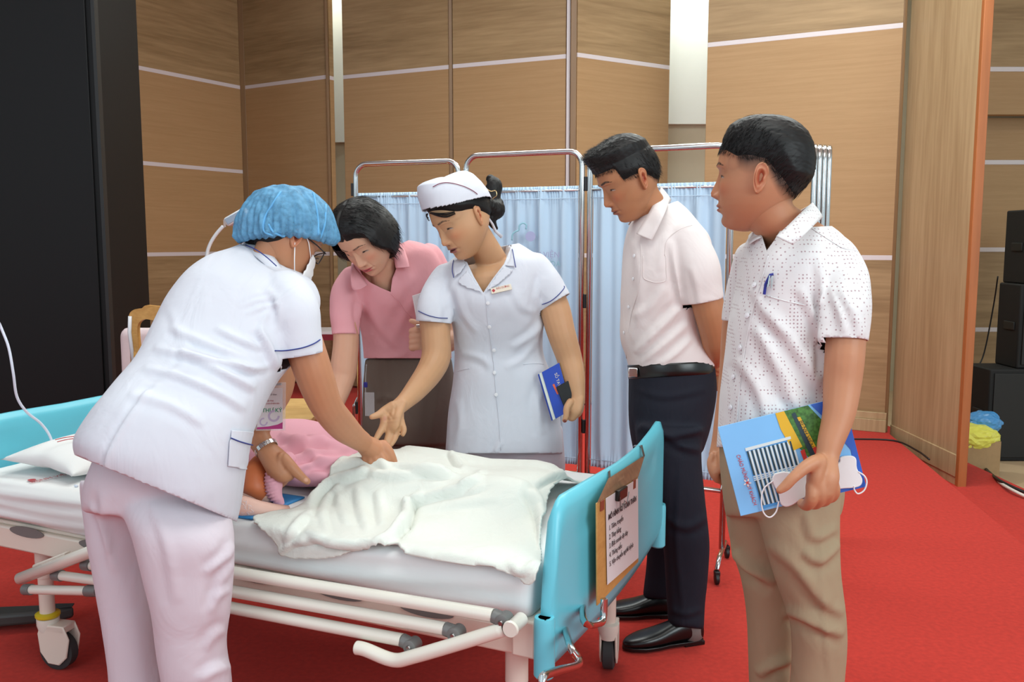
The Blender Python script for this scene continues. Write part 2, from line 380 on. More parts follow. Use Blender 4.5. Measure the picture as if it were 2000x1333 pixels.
# boards
def board(s0, name, dirn):
    prof = [(-.0, .47), (.03, .60), (.03, .735), (.045, .765), (.075, .782), (.25, .782), (.45, .776), (.65, .778), (.82, .792), (.90, .802), (.925, .795), (.93, .74), (.935, .60), (.94, .575), (.945, .55), (.945, .47), (.93, .43), (.06, .40), (.0, .40)]
    def bow(t): return .022*math.sin(PI*min(max(t/.95, 0), 1))*dirn
    n = 48; mbx = MB(); tt = np.linspace(.0, .945, n)
    up = np.interp(tt, [p[0] for p in prof[:12]]+[.935, .955, .965], [p[1] for p in prof[:12]]+[.6, .575, .55])
    up = np.where(tt < .03, np.interp(tt, [0, .03], [.55, .70]), up); lo = np.interp(tt, [0, .06, .92, .945], [.40, .40, .43, .47])
    rows = 14; vs = []; fs = []
    for side in (0, 1):
        for i, t in enumerate(tt):
            for j in range(rows):
                q = j/(rows-1); z = lo[i]+(up[i]-lo[i])*q
                e = min(1, min(q, 1-q)*9, min(t, .945-t)/.02+.25); th = .006+.011*math.sqrt(max(e, 0))
                em = 0
                if side == (0 if dirn > 0 else 1):
                    pass
                for zc in (.62, .585, .55):
                    em += .006*math.exp(-((z-zc)/.009)**2-((t-.5)/.09)**2)
                em -= .006*math.exp(-((z-(.69+.02*math.cos(t*7)))/.007)**2)*(1 if .12 < t < .8 else 0)
                k = (th+em)*(1 if side else -1)
                vs.append(B(s0+bow(t)+k, t, z))
    def idx(sd, i, j): return sd*n*rows+i*rows+j
    for i in range(n-1):
        for j in range(rows-1):
            a = (idx(0, i, j), idx(0, i+1, j), idx(0, i+1, j+1), idx(0, i, j+1)); b = tuple(x+n*rows for x in a)[::-1]; fs += [a, b]
    for i in range(n-1):
        fs.append((idx(0, i, 0), idx(1, i, 0), idx(1, i+1, 0), idx(0, i+1, 0))); fs.append((idx(0, i, rows-1), idx(0, i+1, rows-1), idx(1, i+1, rows-1), idx(1, i, rows-1)))
    for j in range(rows-1):
        fs.append((idx(0, 0, j), idx(0, 0, j+1), idx(1, 0, j+1), idx(1, 0, j))); fs.append((idx(0, n-1, j), idx(1, n-1, j), idx(1, n-1, j+1), idx(0, n-1, j+1)))
    o = meshobj(name, vs, fs, M['bed_blue'], bed); bmx = bmesh.new(); bmx.from_mesh(o.data); bmesh.ops.recalc_face_normals(bmx, faces=bmx.faces); bmx.to_mesh(o.data); bmx.free()
    for t in (-.005, .945):
        c = B(s0, t, 0); build('corner_bumper', MB().tube([c+BZ*.385, c+BZ*.39, c+BZ*.515, c+BZ*.525, c+BZ*.525, c+BZ*.46], [.02, .024, .024, .022, .014, .012], 20), M['bed_blue'], o)
    return o
board(-.115, 'foot_board', -1); board(1.93, 'head_board', 1)
# mattress with a fitted sheet
def rounded_slab(s0, s1, t0, t1, z0, z1, r, ns, nt, nz, fn=None):
    """closed rounded box grid, returns verts (bed space->world) and faces"""
    bm = bmesh.new(); bmesh.ops.create_cube(bm, size=1)
    bmesh.ops.subdivide_edges(bm, edges=bm.edges[:], cuts=1)
    bm.free()
    vs = []; fs = []; ix = {}
    def key(a, b, c):
        k = (a, b, c)
        if k not in ix: ix[k] = len(vs); vs.append((a/ns, b/nt, c/nz))
        return ix[k]
    for a in range(ns):
        for b in range(nt):
            fs.append((key(a, b, 0), key(a, b+1, 0), key(a+1, b+1, 0), key(a+1, b, 0))); fs.append((key(a, b, nz), key(a+1, b, nz), key(a+1, b+1, nz), key(a, b+1, nz)))
    for a in range(ns):
        for c in range(nz):
            fs.append((key(a, 0, c), key(a+1, 0, c), key(a+1, 0, c+1), key(a, 0, c+1))); fs.append((key(a, nt, c), key(a, nt, c+1), key(a+1, nt, c+1), key(a+1, nt, c)))
    for b in range(nt):
        for c in range(nz):
            fs.append((key(0, b, c), key(0, b, c+1), key(0, b+1, c+1), key(0, b+1, c))); fs.append((key(ns, b, c), key(ns, b+1, c), key(ns, b+1, c+1), key(ns, b, c+1)))
    A = np.array(vs); L = np.array([s1-s0, t1-t0, z1-z0]); Pp = A*L
    lo_ = np.minimum(np.maximum(Pp, r), L-r); d = Pp-lo_; ln = np.linalg.norm(d, axis=1, keepdims=True)
    Pp = np.where(ln > 1e-9, lo_+d/np.maximum(ln, 1e-9)*r*np.minimum(1, ln/r*1.0+0), Pp)
    # push box-surface points onto the rounded surface
    on = ln[:, 0] > 1e-9; Pp[on] = lo_[on]+d[on]/ln[on]*r
    S = Pp+np.array([s0, t0, z0])
    if fn is not None: S = fn(S)
    W = np.array(N0)+S[:, :1]*np.array(BU)+S[:, 1:2]*np.array(BW)+S[:, 2:3]*np.array(BZ)
    return W, fs
def mfn(S):
    s, t, z = S[:, 0], S[:, 1], S[:, 2]
    side = np.exp(-((t-.0)/.05)**2)
    wr_ = .004*np.sin(z*170+s*4+1.3*np.sin(s*5))*np.clip((s-.9)/.5, 0, 1)+.0025*np.sin(z*110+s*9+2*np.sin(s*3))
    S[:, 1] = t-side*wr_-side*.008*np.sin((z-.50)/.125*PI)
    S[:, 2] = z+.0018*np.sin(s*13+3*np.sin(t*9))*(z > .6)-side*.006*np.clip(s-1, 0, 1)*np.sin(s*6)*(z < .56)
    return S
W, fs = rounded_slab(-.075, 1.88, .01, .89, .494, .622, .028, 150, 50, 14, mfn)
mattress = meshobj('mattress', W, fs, M['sheet'], None); tag(mattress, 'white sheeted mattress lying on the hospital bed frame', 'mattress')
# side rails: tubes with grey end joints, in the upright plane just outside the frame
TR = -.055
rail = build('side_rail', MB().tube(smoothpts([bp(986, 1229, TR-.01), bp(900, 1256, TR-.02), bp(808, 1283, TR-.03), bp(768, 1290, TR-.03), bp(715, 1270, TR-.03), bp(697, 1266, TR-.03)], 5), .0165, 16, cap=False), M['bed_white'], bed)
sd = rail.modifiers.new('wall', 'SOLIDIFY'); sd.thickness = .003; sd.offset = -1
build('pivot_cap', MB().lathe(bp(1000, 1227, TR-.02)+BU*.0, BW*-1, [(-.05, .016), (0, .016), (.006, .019), (.012, .017)], 20), M['bed_white'], bed)
for (xa, ya, xb, yb, xc, yc) in ((330, 1098, 964, 1203, 985, 1212), (330, 1134, 870, 1229, 892, 1237), (330, 1165, 786, 1251, 806, 1261)):
    t = build('rail_tube', MB().tube([bp(xa, ya, TR), bp(xb, yb, TR)], .0155, 16), M['bed_white'], bed)
    a, b = bp(xb, yb, TR), bp(xc, yc, TR); dn = (b-a).normalized()
    j = MB().tube([a, a+dn*.012, b], [.0165, .0165, .0165], 16, cap=True); j.lathe(b+BW*-.018, BW, [(0, .012), (.002, .017), (.034, .017), (.036, .012)], 18)
    build('end_joint', j, M['grey_plastic'], t)
    build('joint_pin', MB().lathe(b+BW*-.022, BW, [(0, .005), (.003, .007), (.01, .007)], 12), M['steel'], t)
    build('rail_lug', MB().box(b+BZ*-.014+BU*.003, BU*.008, BW*.008, BZ*.014), M['bed_white'], t, bevel=.003)
# head-end rail pieces left of the nurse
lk = build('side_rail', MB().tube([bp(39, 1131, TR-.02), bp(178, 1078, TR-.02), bp(300, 1030, TR)], .0175, 16, cap=False), M['bed_white'], bed)
sd = lk.modifiers.new('wall', 'SOLIDIFY'); sd.thickness = .003; sd.offset = -1
for pts in (((54, 1152), (187, 1155)), ((112, 1124), (230, 1140)), ((170, 1104), (240, 1112))):
    a, b = bp(*pts[0], TR), bp(*pts[1], TR); t = build('rail_tube', MB().tube([a, b], .0135, 16), M['bed_white'], bed)
    dn = (b-a).normalized()
    build('end_joint', MB().tube([a-dn*.012, a+dn*.018], .0165, 16), M['grey_plastic'], t)
    build('end_joint', MB().tube([b-dn*.035, b+dn*.012], .0165, 16), M['grey_plastic'], t)
build('rail_bracket', MB().box(bp(100, 1098, -.02), BU*.07+BZ*-.03, BW*.012, BZ*.012), M['bed_cream'], bed, bevel=.004)
# crank handles under the foot board
def crank(pts, label=None):
    o = build('crank_handle', MB().tube(smoothpts(pts, 5), .0085, 12), M['chrome'], bed)
crank([B(-.02, .33, .40), bs(1112, 1258, -.19), bs(1130, 1288, -.22), bs(1126, 1301, -.23), bs(1090, 1311, -.24), bs(1062, 1322, -.25), bs(1060, 1340, -.25)])
crank([B(-.02, .52, .40), bs(1140, 1212, -.19), bs(1170, 1218, -.2), bs(1178, 1208, -.2), bs(1180, 1170, -.2)])
build('crank_shaft', MB().tube([B(.3, .33, .41), B(-.10, .33, .40)], .011, 12).tube([B(.3, .52, .41), B(-.10, .52, .40)], .011, 12), M['bed_cream'], bed)

# pillow
def pillow():
    n = 40; vs = []; fs = []
    for sd_ in (0, 1):
        for i in range(n+1):
            for j in range(n+1):
                u = i/n*2-1; v = j/n*2-1
                e = max(0, (1-abs(u)**2.6)*(1-abs(v)**2.6)); h = .05*e**.5
                pin = 1-.10*(1-abs(v)**2)*(abs(u)**3) ; pin2 = 1-.10*(1-abs(u)**2)*(abs(v)**3)
                s = 1.62+u*.16*pin; t = .36+v*.29*pin2
                z = .672+(h if sd_ else -h*.85)+.006*math.sin(u*9+v*5)*e-.02*(u < 0)*abs(u)
                vs.append(B(s, t, z))
    N = (n+1)**2
    for i in range(n):
        for j in range(n):
            a = i*(n+1)+j; q = (a, a+1, a+n+2, a+n+1); fs.append(q[::-1]); fs.append(tuple(x+N for x in q))
    o = meshobj('pillow', vs, fs, M['sheet'], None); bmx = bmesh.new(); bmx.from_mesh(o.data); bmesh.ops.remove_doubles(bmx, verts=bmx.verts, dist=.0008); bmesh.ops.recalc_face_normals(bmx, faces=bmx.faces); bmx.to_mesh(o.data); bmx.free()
    return tag(o, 'white pillow with a small red print at the head of the bed', 'pillow')
pil_o = pillow()
# ================================================================== people: surfaces
M['skin'] = None
def skinmat():
    m, n, l, p = newmat('skin'); a = n.new('ShaderNodeAttribute'); a.attribute_name = 'col'; l.new(a.outputs['Color'], p.inputs['Base Color'])
    p.inputs['Roughness'].default_value = .48; p.inputs['Subsurface Weight'].default_value = .12; p.inputs['Subsurface Radius'].default_value = (.012, .005, .003); p.inputs['Subsurface Scale'].default_value = 1
    p.inputs['Specular IOR Level'].default_value = .4
    tc = n.new('ShaderNodeTexCoord'); t = n.new('ShaderNodeTexNoise'); t.inputs['Scale'].default_value = 420; l.new(tc.outputs['Object'], t.inputs[0])
    b = n.new('ShaderNodeBump'); b.inputs['Strength'].default_value = .12; b.inputs['Distance'].default_value = .0008; l.new(t.outputs[0], b.inputs['Height']); l.new(b.outputs[0], p.inputs['Normal'])
    return m
M['skin'] = skinmat()
def hairmat(name, col, rough=.38):
    m, n, l, p = newmat(name); p.inputs['Base Color'].default_value = srgb(*col); p.inputs['Roughness'].default_value = rough
    p.inputs['Specular IOR Level'].default_value = .3
    return m
M['hair'] = hairmat('black hair', (17, 15, 15), .5); M['hair_brown'] = hairmat('dark hair', (24, 19, 17))
lin = lambda c: np.array(srgb(*c)[:3])

def ringloft(C, A, Bv, n=28, e=1.0):
    """centres, half axis vectors -> closed lofted solid"""
    C, A, Bv = map(np.asarray, (C, A, Bv)); N = len(C); th = np.linspace(0, 2*PI, n, endpoint=False)
    cs, sn = np.cos(th), np.sin(th); cs = np.sign(cs)*np.abs(cs)**e; sn = np.sign(sn)*np.abs(sn)**e
    vs = C[:, None]+A[:, None]*cs[None, :, None]+Bv[:, None]*sn[None, :, None]
    vs = vs.reshape(-1, 3); fs = []
    for i in range(N-1):
        for k in range(n):
            a = i*n+k; b = i*n+(k+1) % n; fs.append((a, b, b+n, a+n))
    vs = np.vstack([vs, C[0], C[-1]]); L = len(vs)
    fs += [(L-2, (k+1) % n, k) for k in range(n)]+[(L-1, (N-1)*n+k, (N-1)*n+(k+1) % n) for k in range(n)]
    return vs, fs
def sil(rows, k=4, e=.9, n=32):
    """rows: Lx,Ly,Rx,Ry,Y,h[,dY] silhouettes in the photo at depth Y (dY: how much farther the right end lies), h = half thickness in metres"""
    R = np.array([list(r)+[0]*(7-len(r)) for r in rows], float); R = catmull(R, k) if k > 1 else R
    C, A, Bv = [], [], []
    for Lx, Ly, Rx, Ry, Y, h, dY in R:
        L = at(Lx, Ly, Y-dY/2); Rr = at(Rx, Ry, Y+dY/2); c = (L+Rr)/2; a = (Rr-L)/2; v = (c-CAM).normalized(); ah = a.normalized()
        b = (v-ah*v.dot(ah)).normalized(); C.append(c[:]); A.append(a[:]); Bv.append((b*h)[:])
    return ringloft(C, A, Bv, n, e)
def endcut(row, rad, up):
    """cut for the end section of a sil(): plane through the row, normal pointing away from the solid"""
    Lx, Ly, Rx, Ry, Y = row[:5]; L = at(Lx, Ly, Y); R_ = at(Rx, Ry, Y); c = (L+R_)/2; a = (R_-L).normalized(); v = (c-CAM).normalized(); b = (v-a*v.dot(a)).normalized(); n_ = a.cross(b)
    if (n_.z > 0) != up: n_ = -n_
    return (c, n_, rad)
def limb(rows, k=5, n=18, flat=1.0, world=False, fe=False):
    """rows: px,py,Y,r_px"""
    R = np.array(rows, float); P_ = []
    for r in R:
        if world: P_.append(list(r[:3])+[r[3]])
        else:
            p = at(r[0], r[1], r[2]); P_.append([*p, r[3]*cdepth(p)/FPX])
    P_ = catmull(P_, k) if k > 1 else np.array(P_)
    pts = P_[:, :3]; rad = P_[:, 3]; T = np.gradient(pts, axis=0); T /= np.linalg.norm(T, axis=1)[:, None]
    # rounded ends
    C, A, Bv = [], [], []
    up = np.array([0, 0, 1.]) if abs(T[0, 2]) < .9 else np.array([1., 0, 0]); u = np.cross(T[0], up); u /= np.linalg.norm(u)
    ext = [(-.95, .3), (-.8, .6), (-.5, .87)]
    def ring(c, t, r):
        nonlocal u
        u = u-t*np.dot(u, t); u /= np.linalg.norm(u); w_ = np.cross(t, u); C.append(c); A.append(u*r); Bv.append(w_*r*flat)
    for q, m_ in ext: ring(pts[0]+T[0]*q*rad[0], T[0], rad[0]*m_)
    for i in range(len(pts)): ring(pts[i], T[i], rad[i])
    for q, m_ in ([] if fe else ext[::-1]): ring(pts[-1]-T[-1]*q*rad[-1], T[-1], rad[-1]*m_)
    return ringloft(C, A, Bv, n)
def ellipsoid(c, ax, ay, az, n=24):
    th = np.linspace(.06, PI-.06, n//2); C = [np.array(c)+np.array(az)*math.cos(t) for t in th]; A = [np.array(ax)*math.sin(t) for t in th]; Bv = [np.array(ay)*math.sin(t) for t in th]
    return ringloft(C, A, Bv, n)
def join(parts):
    vs = []; fs = []; b = 0
    for v, f in parts: vs.append(np.asarray(v)); fs += [tuple(i+b for i in q) for q in f]; b += len(v)
    return np.vstack(vs), fs
def remesh(parts, voxel, smooth=2, lam=.5):
    v, f = join(parts); me = bpy.data.meshes.new('t'); me.from_pydata(v, [], f); o = bpy.data.objects.new('t', me); COL.objects.link(o)
    md = o.modifiers.new('r', 'REMESH'); md.mode = 'VOXEL'; md.voxel_size = voxel; md.adaptivity = 0
    dg = bpy.context.evaluated_depsgraph_get(); dg.update(); ev = o.evaluated_get(dg); m2 = bpy.data.meshes.new_from_object(ev)
    n = len(m2.vertices); vv = np.empty(n*3); m2.vertices.foreach_get('co', vv); vv = vv.reshape(-1, 3)
    ne = len(m2.edges); ee = np.empty(ne*2, dtype=np.int64); m2.edges.foreach_get('vertices', ee); ee = ee.reshape(-1, 2)
    fs = np.empty(len(m2.loops), dtype=np.int64); m2.loops.foreach_get('vertex_index', fs)
    tot = np.empty(len(m2.polygons), dtype=np.int64); m2.polygons.foreach_get('loop_total', tot)
    faces = np.split(fs, np.cumsum(tot)[:-1]); faces = [tuple(x) for x in faces] if len(set(tot)) > 1 else [tuple(x) for x in fs.reshape(-1, tot[0])]
    bpy.data.objects.remove(o); bpy.data.meshes.remove(me); bpy.data.meshes.remove(m2)
    vv = lap(vv, ee, smooth, lam)
    return vv, faces, ee
def lap(vv, ee, it, lam=.5):
    n = len(vv); deg = np.bincount(ee.ravel(), minlength=n)[:, None]
    for _ in range(it):
        s = np.zeros_like(vv)
        for k in range(3): s[:, k] = np.bincount(ee[:, 0], vv[ee[:, 1], k], n)+np.bincount(ee[:, 1], vv[ee[:, 0], k], n)
        vv = vv*(1-lam)+lam*s/np.maximum(deg, 1)
    return vv
def edges_of(F):
    return np.unique(np.sort(np.vstack([np.array([(q[i], q[(i+1) % len(q)]) for q in F]) for i in range(4)]), axis=1), axis=0) if len(F) and len(F[0]) == 4 else None
def normals(vv, faces):
    q = np.array([f[:4] if len(f) >= 4 else (f[0], f[1], f[2], f[2]) for f in faces]); a = vv[q[:, 2]]-vv[q[:, 0]]; b = vv[q[:, 3]]-vv[q[:, 1]]; fn = np.cross(a, b); N = np.zeros_like(vv)
    for k in range(4): np.add.at(N, q[:, k], fn)
    return N/np.maximum(np.linalg.norm(N, axis=1), 1e-12)[:, None]
def folds(vv, N, lines, only_front=True):
    """raise / lower the surface along creases: (points in the photo, amplitude m, width px). A crease is a ridge with a valley on its right"""
    px, py, d = project(vv); vw = vv-np.array(CAM); fr = np.clip(-(N*vw).sum(1)/np.linalg.norm(vw, axis=1)*3, 0, 1)
    if not only_front: fr = np.ones(len(vv))
    D = np.zeros(len(vv))
    for ln in lines:
        pts, amp, wd = ln[:3]; Q = catmull(np.array(pts, float), 6) if len(pts) > 2 else np.array(pts, float)
        best = np.full(len(vv), 1e9); sd = np.zeros(len(vv)); tt = np.zeros(len(vv)); L = len(Q)-1
        box_ = (px > Q[:, 0].min()-5*wd) & (px < Q[:, 0].max()+5*wd) & (py > Q[:, 1].min()-5*wd) & (py < Q[:, 1].max()+5*wd)
        ii = np.nonzero(box_)[0]
        if not len(ii): continue
        X, Yy = px[ii], py[ii]; bb = np.full(len(ii), 1e9); s_ = np.zeros(len(ii)); t_ = np.zeros(len(ii))
        for i in range(L):
            a, b = Q[i], Q[i+1]; ab = b-a; l2 = max(ab@ab, 1e-9); u = np.clip(((X-a[0])*ab[0]+(Yy-a[1])*ab[1])/l2, 0, 1)
            dx = X-a[0]-u*ab[0]; dy = Yy-a[1]-u*ab[1]; dd_ = np.hypot(dx, dy); k = dd_ < bb
            bb[k] = dd_[k]; s_[k] = (np.sign(ab[0]*dy-ab[1]*dx)*dd_)[k]; t_[k] = ((i+u)/L)[k]
        env = np.sin(np.clip(t_, 0, 1)*PI)**.5 if len(ln) < 4 else 1.0
        prof = np.exp(-(s_/wd)**2)-.55*np.exp(-((s_-1.7*wd)/wd)**2)
        D[ii] += 1.5*amp*prof*env
    return vv+N*(D*fr)[:, None]
def wavy(vv, N, amp, seed, freq=(9, 9, 14), warp=1.5):
    rg = np.random.default_rng(seed); D = np.zeros(len(vv)); P_ = vv*np.array(freq)
    for k in range(7):
        a = rg.normal(size=3); a /= np.linalg.norm(a); b = rg.normal(size=3); D += np.sin((P_@a)*(1+k*.5)+warp*np.sin(P_@b*.8+k)+rg.uniform(0, 6))/(1+k*.6)
    return vv+N*(D*amp)[:, None]
def lattice_noise(P_, seed):
    rg = np.random.default_rng(seed); D = np.zeros(len(P_))
    for k in range(10): D += np.sin(P_@rg.normal(size=3)*(1+.3*k)+rg.uniform(0, 6))
    return D/10

def cloth(name, parts, m, parent, voxel=.008, cuts=(), creases=(), wav=0., seed=1, smooth=3, thick=.0022, holes=(), label=None, attr=None, env=1):
    vv, fs, ee = remesh(parts, voxel, smooth)
    N = normals(vv, fs)
    if wav: vv = wavy(vv, N, wav, seed)
    if creases: vv = folds(vv, N, creases); vv = lap(vv, ee, 1, .3)
    bm = bmesh.new(); me = bpy.data.meshes.new('t'); me.from_pydata(vv, [], fs); bm.from_mesh(me); bpy.data.meshes.remove(me)
    for cut_ in cuts:      # open ends: remove what lies beyond the plane within rad of the axis
        p, nrm, rad = cut_[:3]; al = .03; nrm = V(nrm).normalized(); p = V(p)-nrm*.007
        def sel(f, lo):
            q = f.calc_center_median()-p; h = q.dot(nrm); return lo < h < al and (q-nrm*h).length < rad
        g = [f for f in bm.faces if sel(f, -.02)]
        es = {e for f in g for e in f.edges}; vs_ = {v for f in g for v in f.verts}
        bmesh.ops.bisect_plane(bm, geom=g+list(es)+list(vs_), plane_co=p, plane_no=nrm, dist=1e-5)
        def isend(f):
            q = f.calc_center_median()-p; rd = (q-nrm*q.dot(nrm)); nn_ = f.normal
            return nn_.dot(nrm) > .5 or rd.length < 1e-6 or nn_.dot(rd.normalized()) > .1
        bmesh.ops.delete(bm, geom=[f for f in bm.faces if sel(f, 1e-5) and isend(f)], context='FACES')
    for poly in holes:              # openings outlined in the photo, front side only
        Pn = np.array(poly, float)
        # split along the outline: planes through the camera and each outline edge
        c = Pn.mean(0); 
        for i in range(len(Pn)):
            a, b = Pn[i], Pn[(i+1) % len(Pn)]; ra, rb = ray(*a), ray(*b); nr = ra.cross(rb).normalized()
            g = []
            for f in bm.faces:
                q = f.calc_center_median(); X, Yy, _ = project(np.array([q[:]]))
                if min(a[0], b[0])-14 < X[0] < max(a[0], b[0])+14 and min(a[1], b[1])-14 < Yy[0] < max(a[1], b[1])+14 and f.normal.dot(q-CAM) < 0: g.append(f)
            es = {e for f in g for e in f.edges}; vs_ = {v for f in g for v in f.verts}
            bmesh.ops.bisect_plane(bm, geom=g+list(es)+list(vs_), plane_co=CAM, plane_no=nr, dist=1e-5)
        dl = []
        for f in bm.faces:
            q = f.calc_center_median(); 
            if f.normal.dot(q-CAM) > 0: continue
            X, Yy, _ = project(np.array([q[:]]))
            if inside(X[0], Yy[0], Pn): dl.append(f)
        bmesh.ops.delete(bm, geom=dl, context='FACES')
    bmesh.ops.delete(bm, geom=[v for v in bm.verts if not v.link_faces], context='VERTS')
    V2 = np.array([v.co[:] for v in bm.verts]); bm.verts.index_update(); F2 = [tuple(v.index for v in f.verts) for f in bm.faces]; bm.free()
    at_ = attr(V2) if attr else None
    o = meshobj(name, V2, F2, m, parent, True, attr=at_)
    s = o.modifiers.new('thick', 'SOLIDIFY'); s.thickness = thick; s.offset = -1
    if label: o['label'] = label
    return o, V2, F2
def inside(x, y, P_):
    c = False; n = len(P_); j = n-1
    for i in range(n):
        if (P_[i][1] > y) != (P_[j][1] > y) and x < (P_[j][0]-P_[i][0])*(y-P_[i][1])/(P_[j][1]-P_[i][1])+P_[i][0]: c = not c
        j = i
    return c
def tree(V2, F2): return BVHTree.FromPolygons([V(v) for v in V2], [tuple(f) for f in F2])
def onsurf(bv, px, py, off=.002, fallback=None):
    d = ray(px, py); h = bv.ray_cast(CAM, d)
    if h[0] is None:
        # nearest approach: slide to the closest surface point
        best = None
        for t_ in np.linspace(1.6, 4.2, 40):
            hh = bv.find_nearest(CAM+d*t_)
            if hh[0] is not None and (best is None or hh[3] < best[3]): best = hh
        return best[0]-d*off, -d
    n_ = h[1] if h[1].dot(d) < 0 else -h[1]
    return h[0]+n_*off, n_
def dens(pts, step=5, closed=False):
    out = []; P_ = list(pts)+([pts[0]] if closed else [])
    for a, b in zip(P_[:-1], P_[1:]):
        L = math.hypot(b[0]-a[0], b[1]-a[1]); k = max(1, int(L/step))
        for i in range(k): out.append((a[0]+(b[0]-a[0])*i/k, a[1]+(b[1]-a[1])*i/k))
    if not closed: out.append(P_[-1])
    return out
def piping(name, bv, pts, rad, m, parent, off=.002, step=5, curve=True, label=None):
    Q = catmull(np.array(pts, float), 6) if curve and len(pts) > 2 else dens(pts, step)
    P3 = [onsurf(bv, x, y, off)[0] for x, y in Q]
    A = np.array([p[:] for p in P3]); 
    for _ in range(2): A[1:-1] = A[1:-1]*.5+(A[:-2]+A[2:])*.25
    return build(name, MB().tube([V(a) for a in A], rad, 8), m, parent, smooth=True, label=label)
def patch(name, bv, poly, off, th, m, parent, step=6, lift=None, label=None, flat=0, attrs=None):
    """a piece of cloth or card laid on a surface: the outline is traced in the photo, the piece follows the surface at off and has its own thickness"""
    P_ = np.array(poly, float); bm = bmesh.new(); vs = [bm.verts.new((x, y, 0)) for x, y in dens([tuple(p) for p in P_], step, True)]
    for i in range(len(vs)): bm.edges.new((vs[i], vs[(i+1) % len(vs)]))
    f0 = bm.faces.new(vs); 
    x0, y0 = P_.min(0); x1, y1 = P_.max(0)
    for X in np.arange(x0+step, x1, step): bmesh.ops.bisect_plane(bm, geom=bm.faces[:]+bm.edges[:]+bm.verts[:], plane_co=(X, 0, 0), plane_no=(1, 0, 0), dist=1e-4)
    for Yy in np.arange(y0+step, y1, step): bmesh.ops.bisect_plane(bm, geom=bm.faces[:]+bm.edges[:]+bm.verts[:], plane_co=(0, Yy, 0), plane_no=(0, 1, 0), dist=1e-4)
    bmesh.ops.triangulate(bm, faces=[f for f in bm.faces if len(f.verts) > 4])
    bm.verts.index_update(); uv = [(v.co.x, v.co.y) for v in bm.verts]; F = [tuple(v.index for v in f.verts) for f in bm.faces]; ee = np.array([(e.verts[0].index, e.verts[1].index) for e in bm.edges]); bm.free()
    P3 = [onsurf(bv, x, y, off) for x, y in uv]
    A = np.array([p[0][:] for p in P3]); Nn = np.array([p[1][:] for p in P3]); A = lap(A, ee, 3, .5); Nn = lap(Nn, ee, 6, .5)
    if lift is not None: A = A+Nn*np.array([lift(x, y) for x, y in uv])[:, None]
    nrm0 = normals(A, F); s_ = 1 if (nrm0*(A-np.array(CAM))).sum(1).mean() < 0 else -1
    if s_ < 0: F = [f[::-1] for f in F]
    o = meshobj(name, A, F, m, parent, True); sd_ = o.modifiers.new('thick', 'SOLIDIFY'); sd_.thickness = th; sd_.offset = 1
    if label: o['label'] = label
    return o
def button(bv, px, py, m, parent, r=.0055, off=.0025, name='button'):
    p, n_ = onsurf(bv, px, py, off); mb = MB().disc(p, n_, r, .0022, 18); mb.disc(p+n_*.002, n_, r*.5, .0008, 10); return build(name, mb, m, parent, bevel=.0006)

# ================================================================== heads
def headgrid(nz=150, nt=190):
    """profile-driven head in local axes: x right, y forward, z up, origin at eye height in the middle of the skull"""
    zz_ = np.sin(np.linspace(-PI/2, PI/2, nz)); z = -.0035+.1175*(np.linspace(-1, 1, nz)*.82+zz_*.18)/1.0
    tab = lambda T: (lambda a: np.interp(z, a[:, 0], a[:, 1]))(np.array(sorted(T)))
    fr = tab([(.114, .012), (.112, .030), (.106, .048), (.095, .064), (.078, .078), (.055, .088), (.035, .0925), (.02, .094), (.006, .089), (-.01, .088), (-.03, .088), (-.05, .088), (-.07, .087), (-.085, .082), (-.098, .081), (-.108, .078), (-.115, .070), (-.119, .056), (-.121, .04)])
    bk = tab([(.114, -.012), (.112, -.030), (.106, -.050), (.095, -.068), (.078, -.084), (.055, -.094), (.03, -.098), (0, -.095), (-.025, -.086), (-.045, -.072), (-.06, -.058), (-.075, -.042), (-.09, -.026), (-.105, -.010), (-.115, .008), (-.121, .025)])
    wd = tab([(.114, .010), (.112, .026), (.106, .042), (.095, .056), (.078, .067), (.055, .0745), (.03, .0775), (.005, .077), (-.015, .0755), (-.03, .0735), (-.05, .069), (-.065, .064), (-.08, .0565), (-.092, .048), (-.104, .037), (-.113, .026), (-.119, .016), (-.121, .008)])
    yc = tab([(.114, .0), (.06, -.008), (0, -.006), (-.04, .0), (-.07, .006), (-.1, .022), (-.121, .035)])
    ker = np.exp(-(np.arange(-6, 7)/2.6)**2); ker /= ker.sum()
    sm = lambda a: np.convolve(np.pad(a, 6, mode='reflect', reflect_type='odd'), ker, 'valid')
    fr, bk, wd, yc = map(sm, (fr, bk, wd, yc)); wd = np.maximum(wd, .004)
    u = np.linspace(-1, 1, nt, endpoint=False); th = PI*(u*.62+.38*u**3)           # denser towards the face (th = 0)
    ct, st = np.cos(th), np.sin(th)
    e = .86; X = wd[:, None]*np.sign(st)*np.abs(st)**.95
    Y = yc[:, None]+np.where(ct > 0, (fr-yc)[:, None]*np.abs(ct)**e, -(yc-bk)[:, None]*np.abs(ct)**.95)
    Z = np.repeat(z[:, None], nt, 1)
    P_ = np.stack([X, Y, Z], -1); return P_, th, nz, nt
HG, HTH, HNZ, HNT = headgrid()
def gridfaces(nz, nt):
    i = np.arange(nz-1)[:, None]*nt; k = np.arange(nt)[None]; k2 = (k+1) % nt
    return np.stack([i+k, i+k2, i+nt+k2, i+nt+k], -1).reshape(-1, 4)
HF = gridfaces(HNZ, HNT)
g = lambda x, s: np.exp(-(x/s)**2)
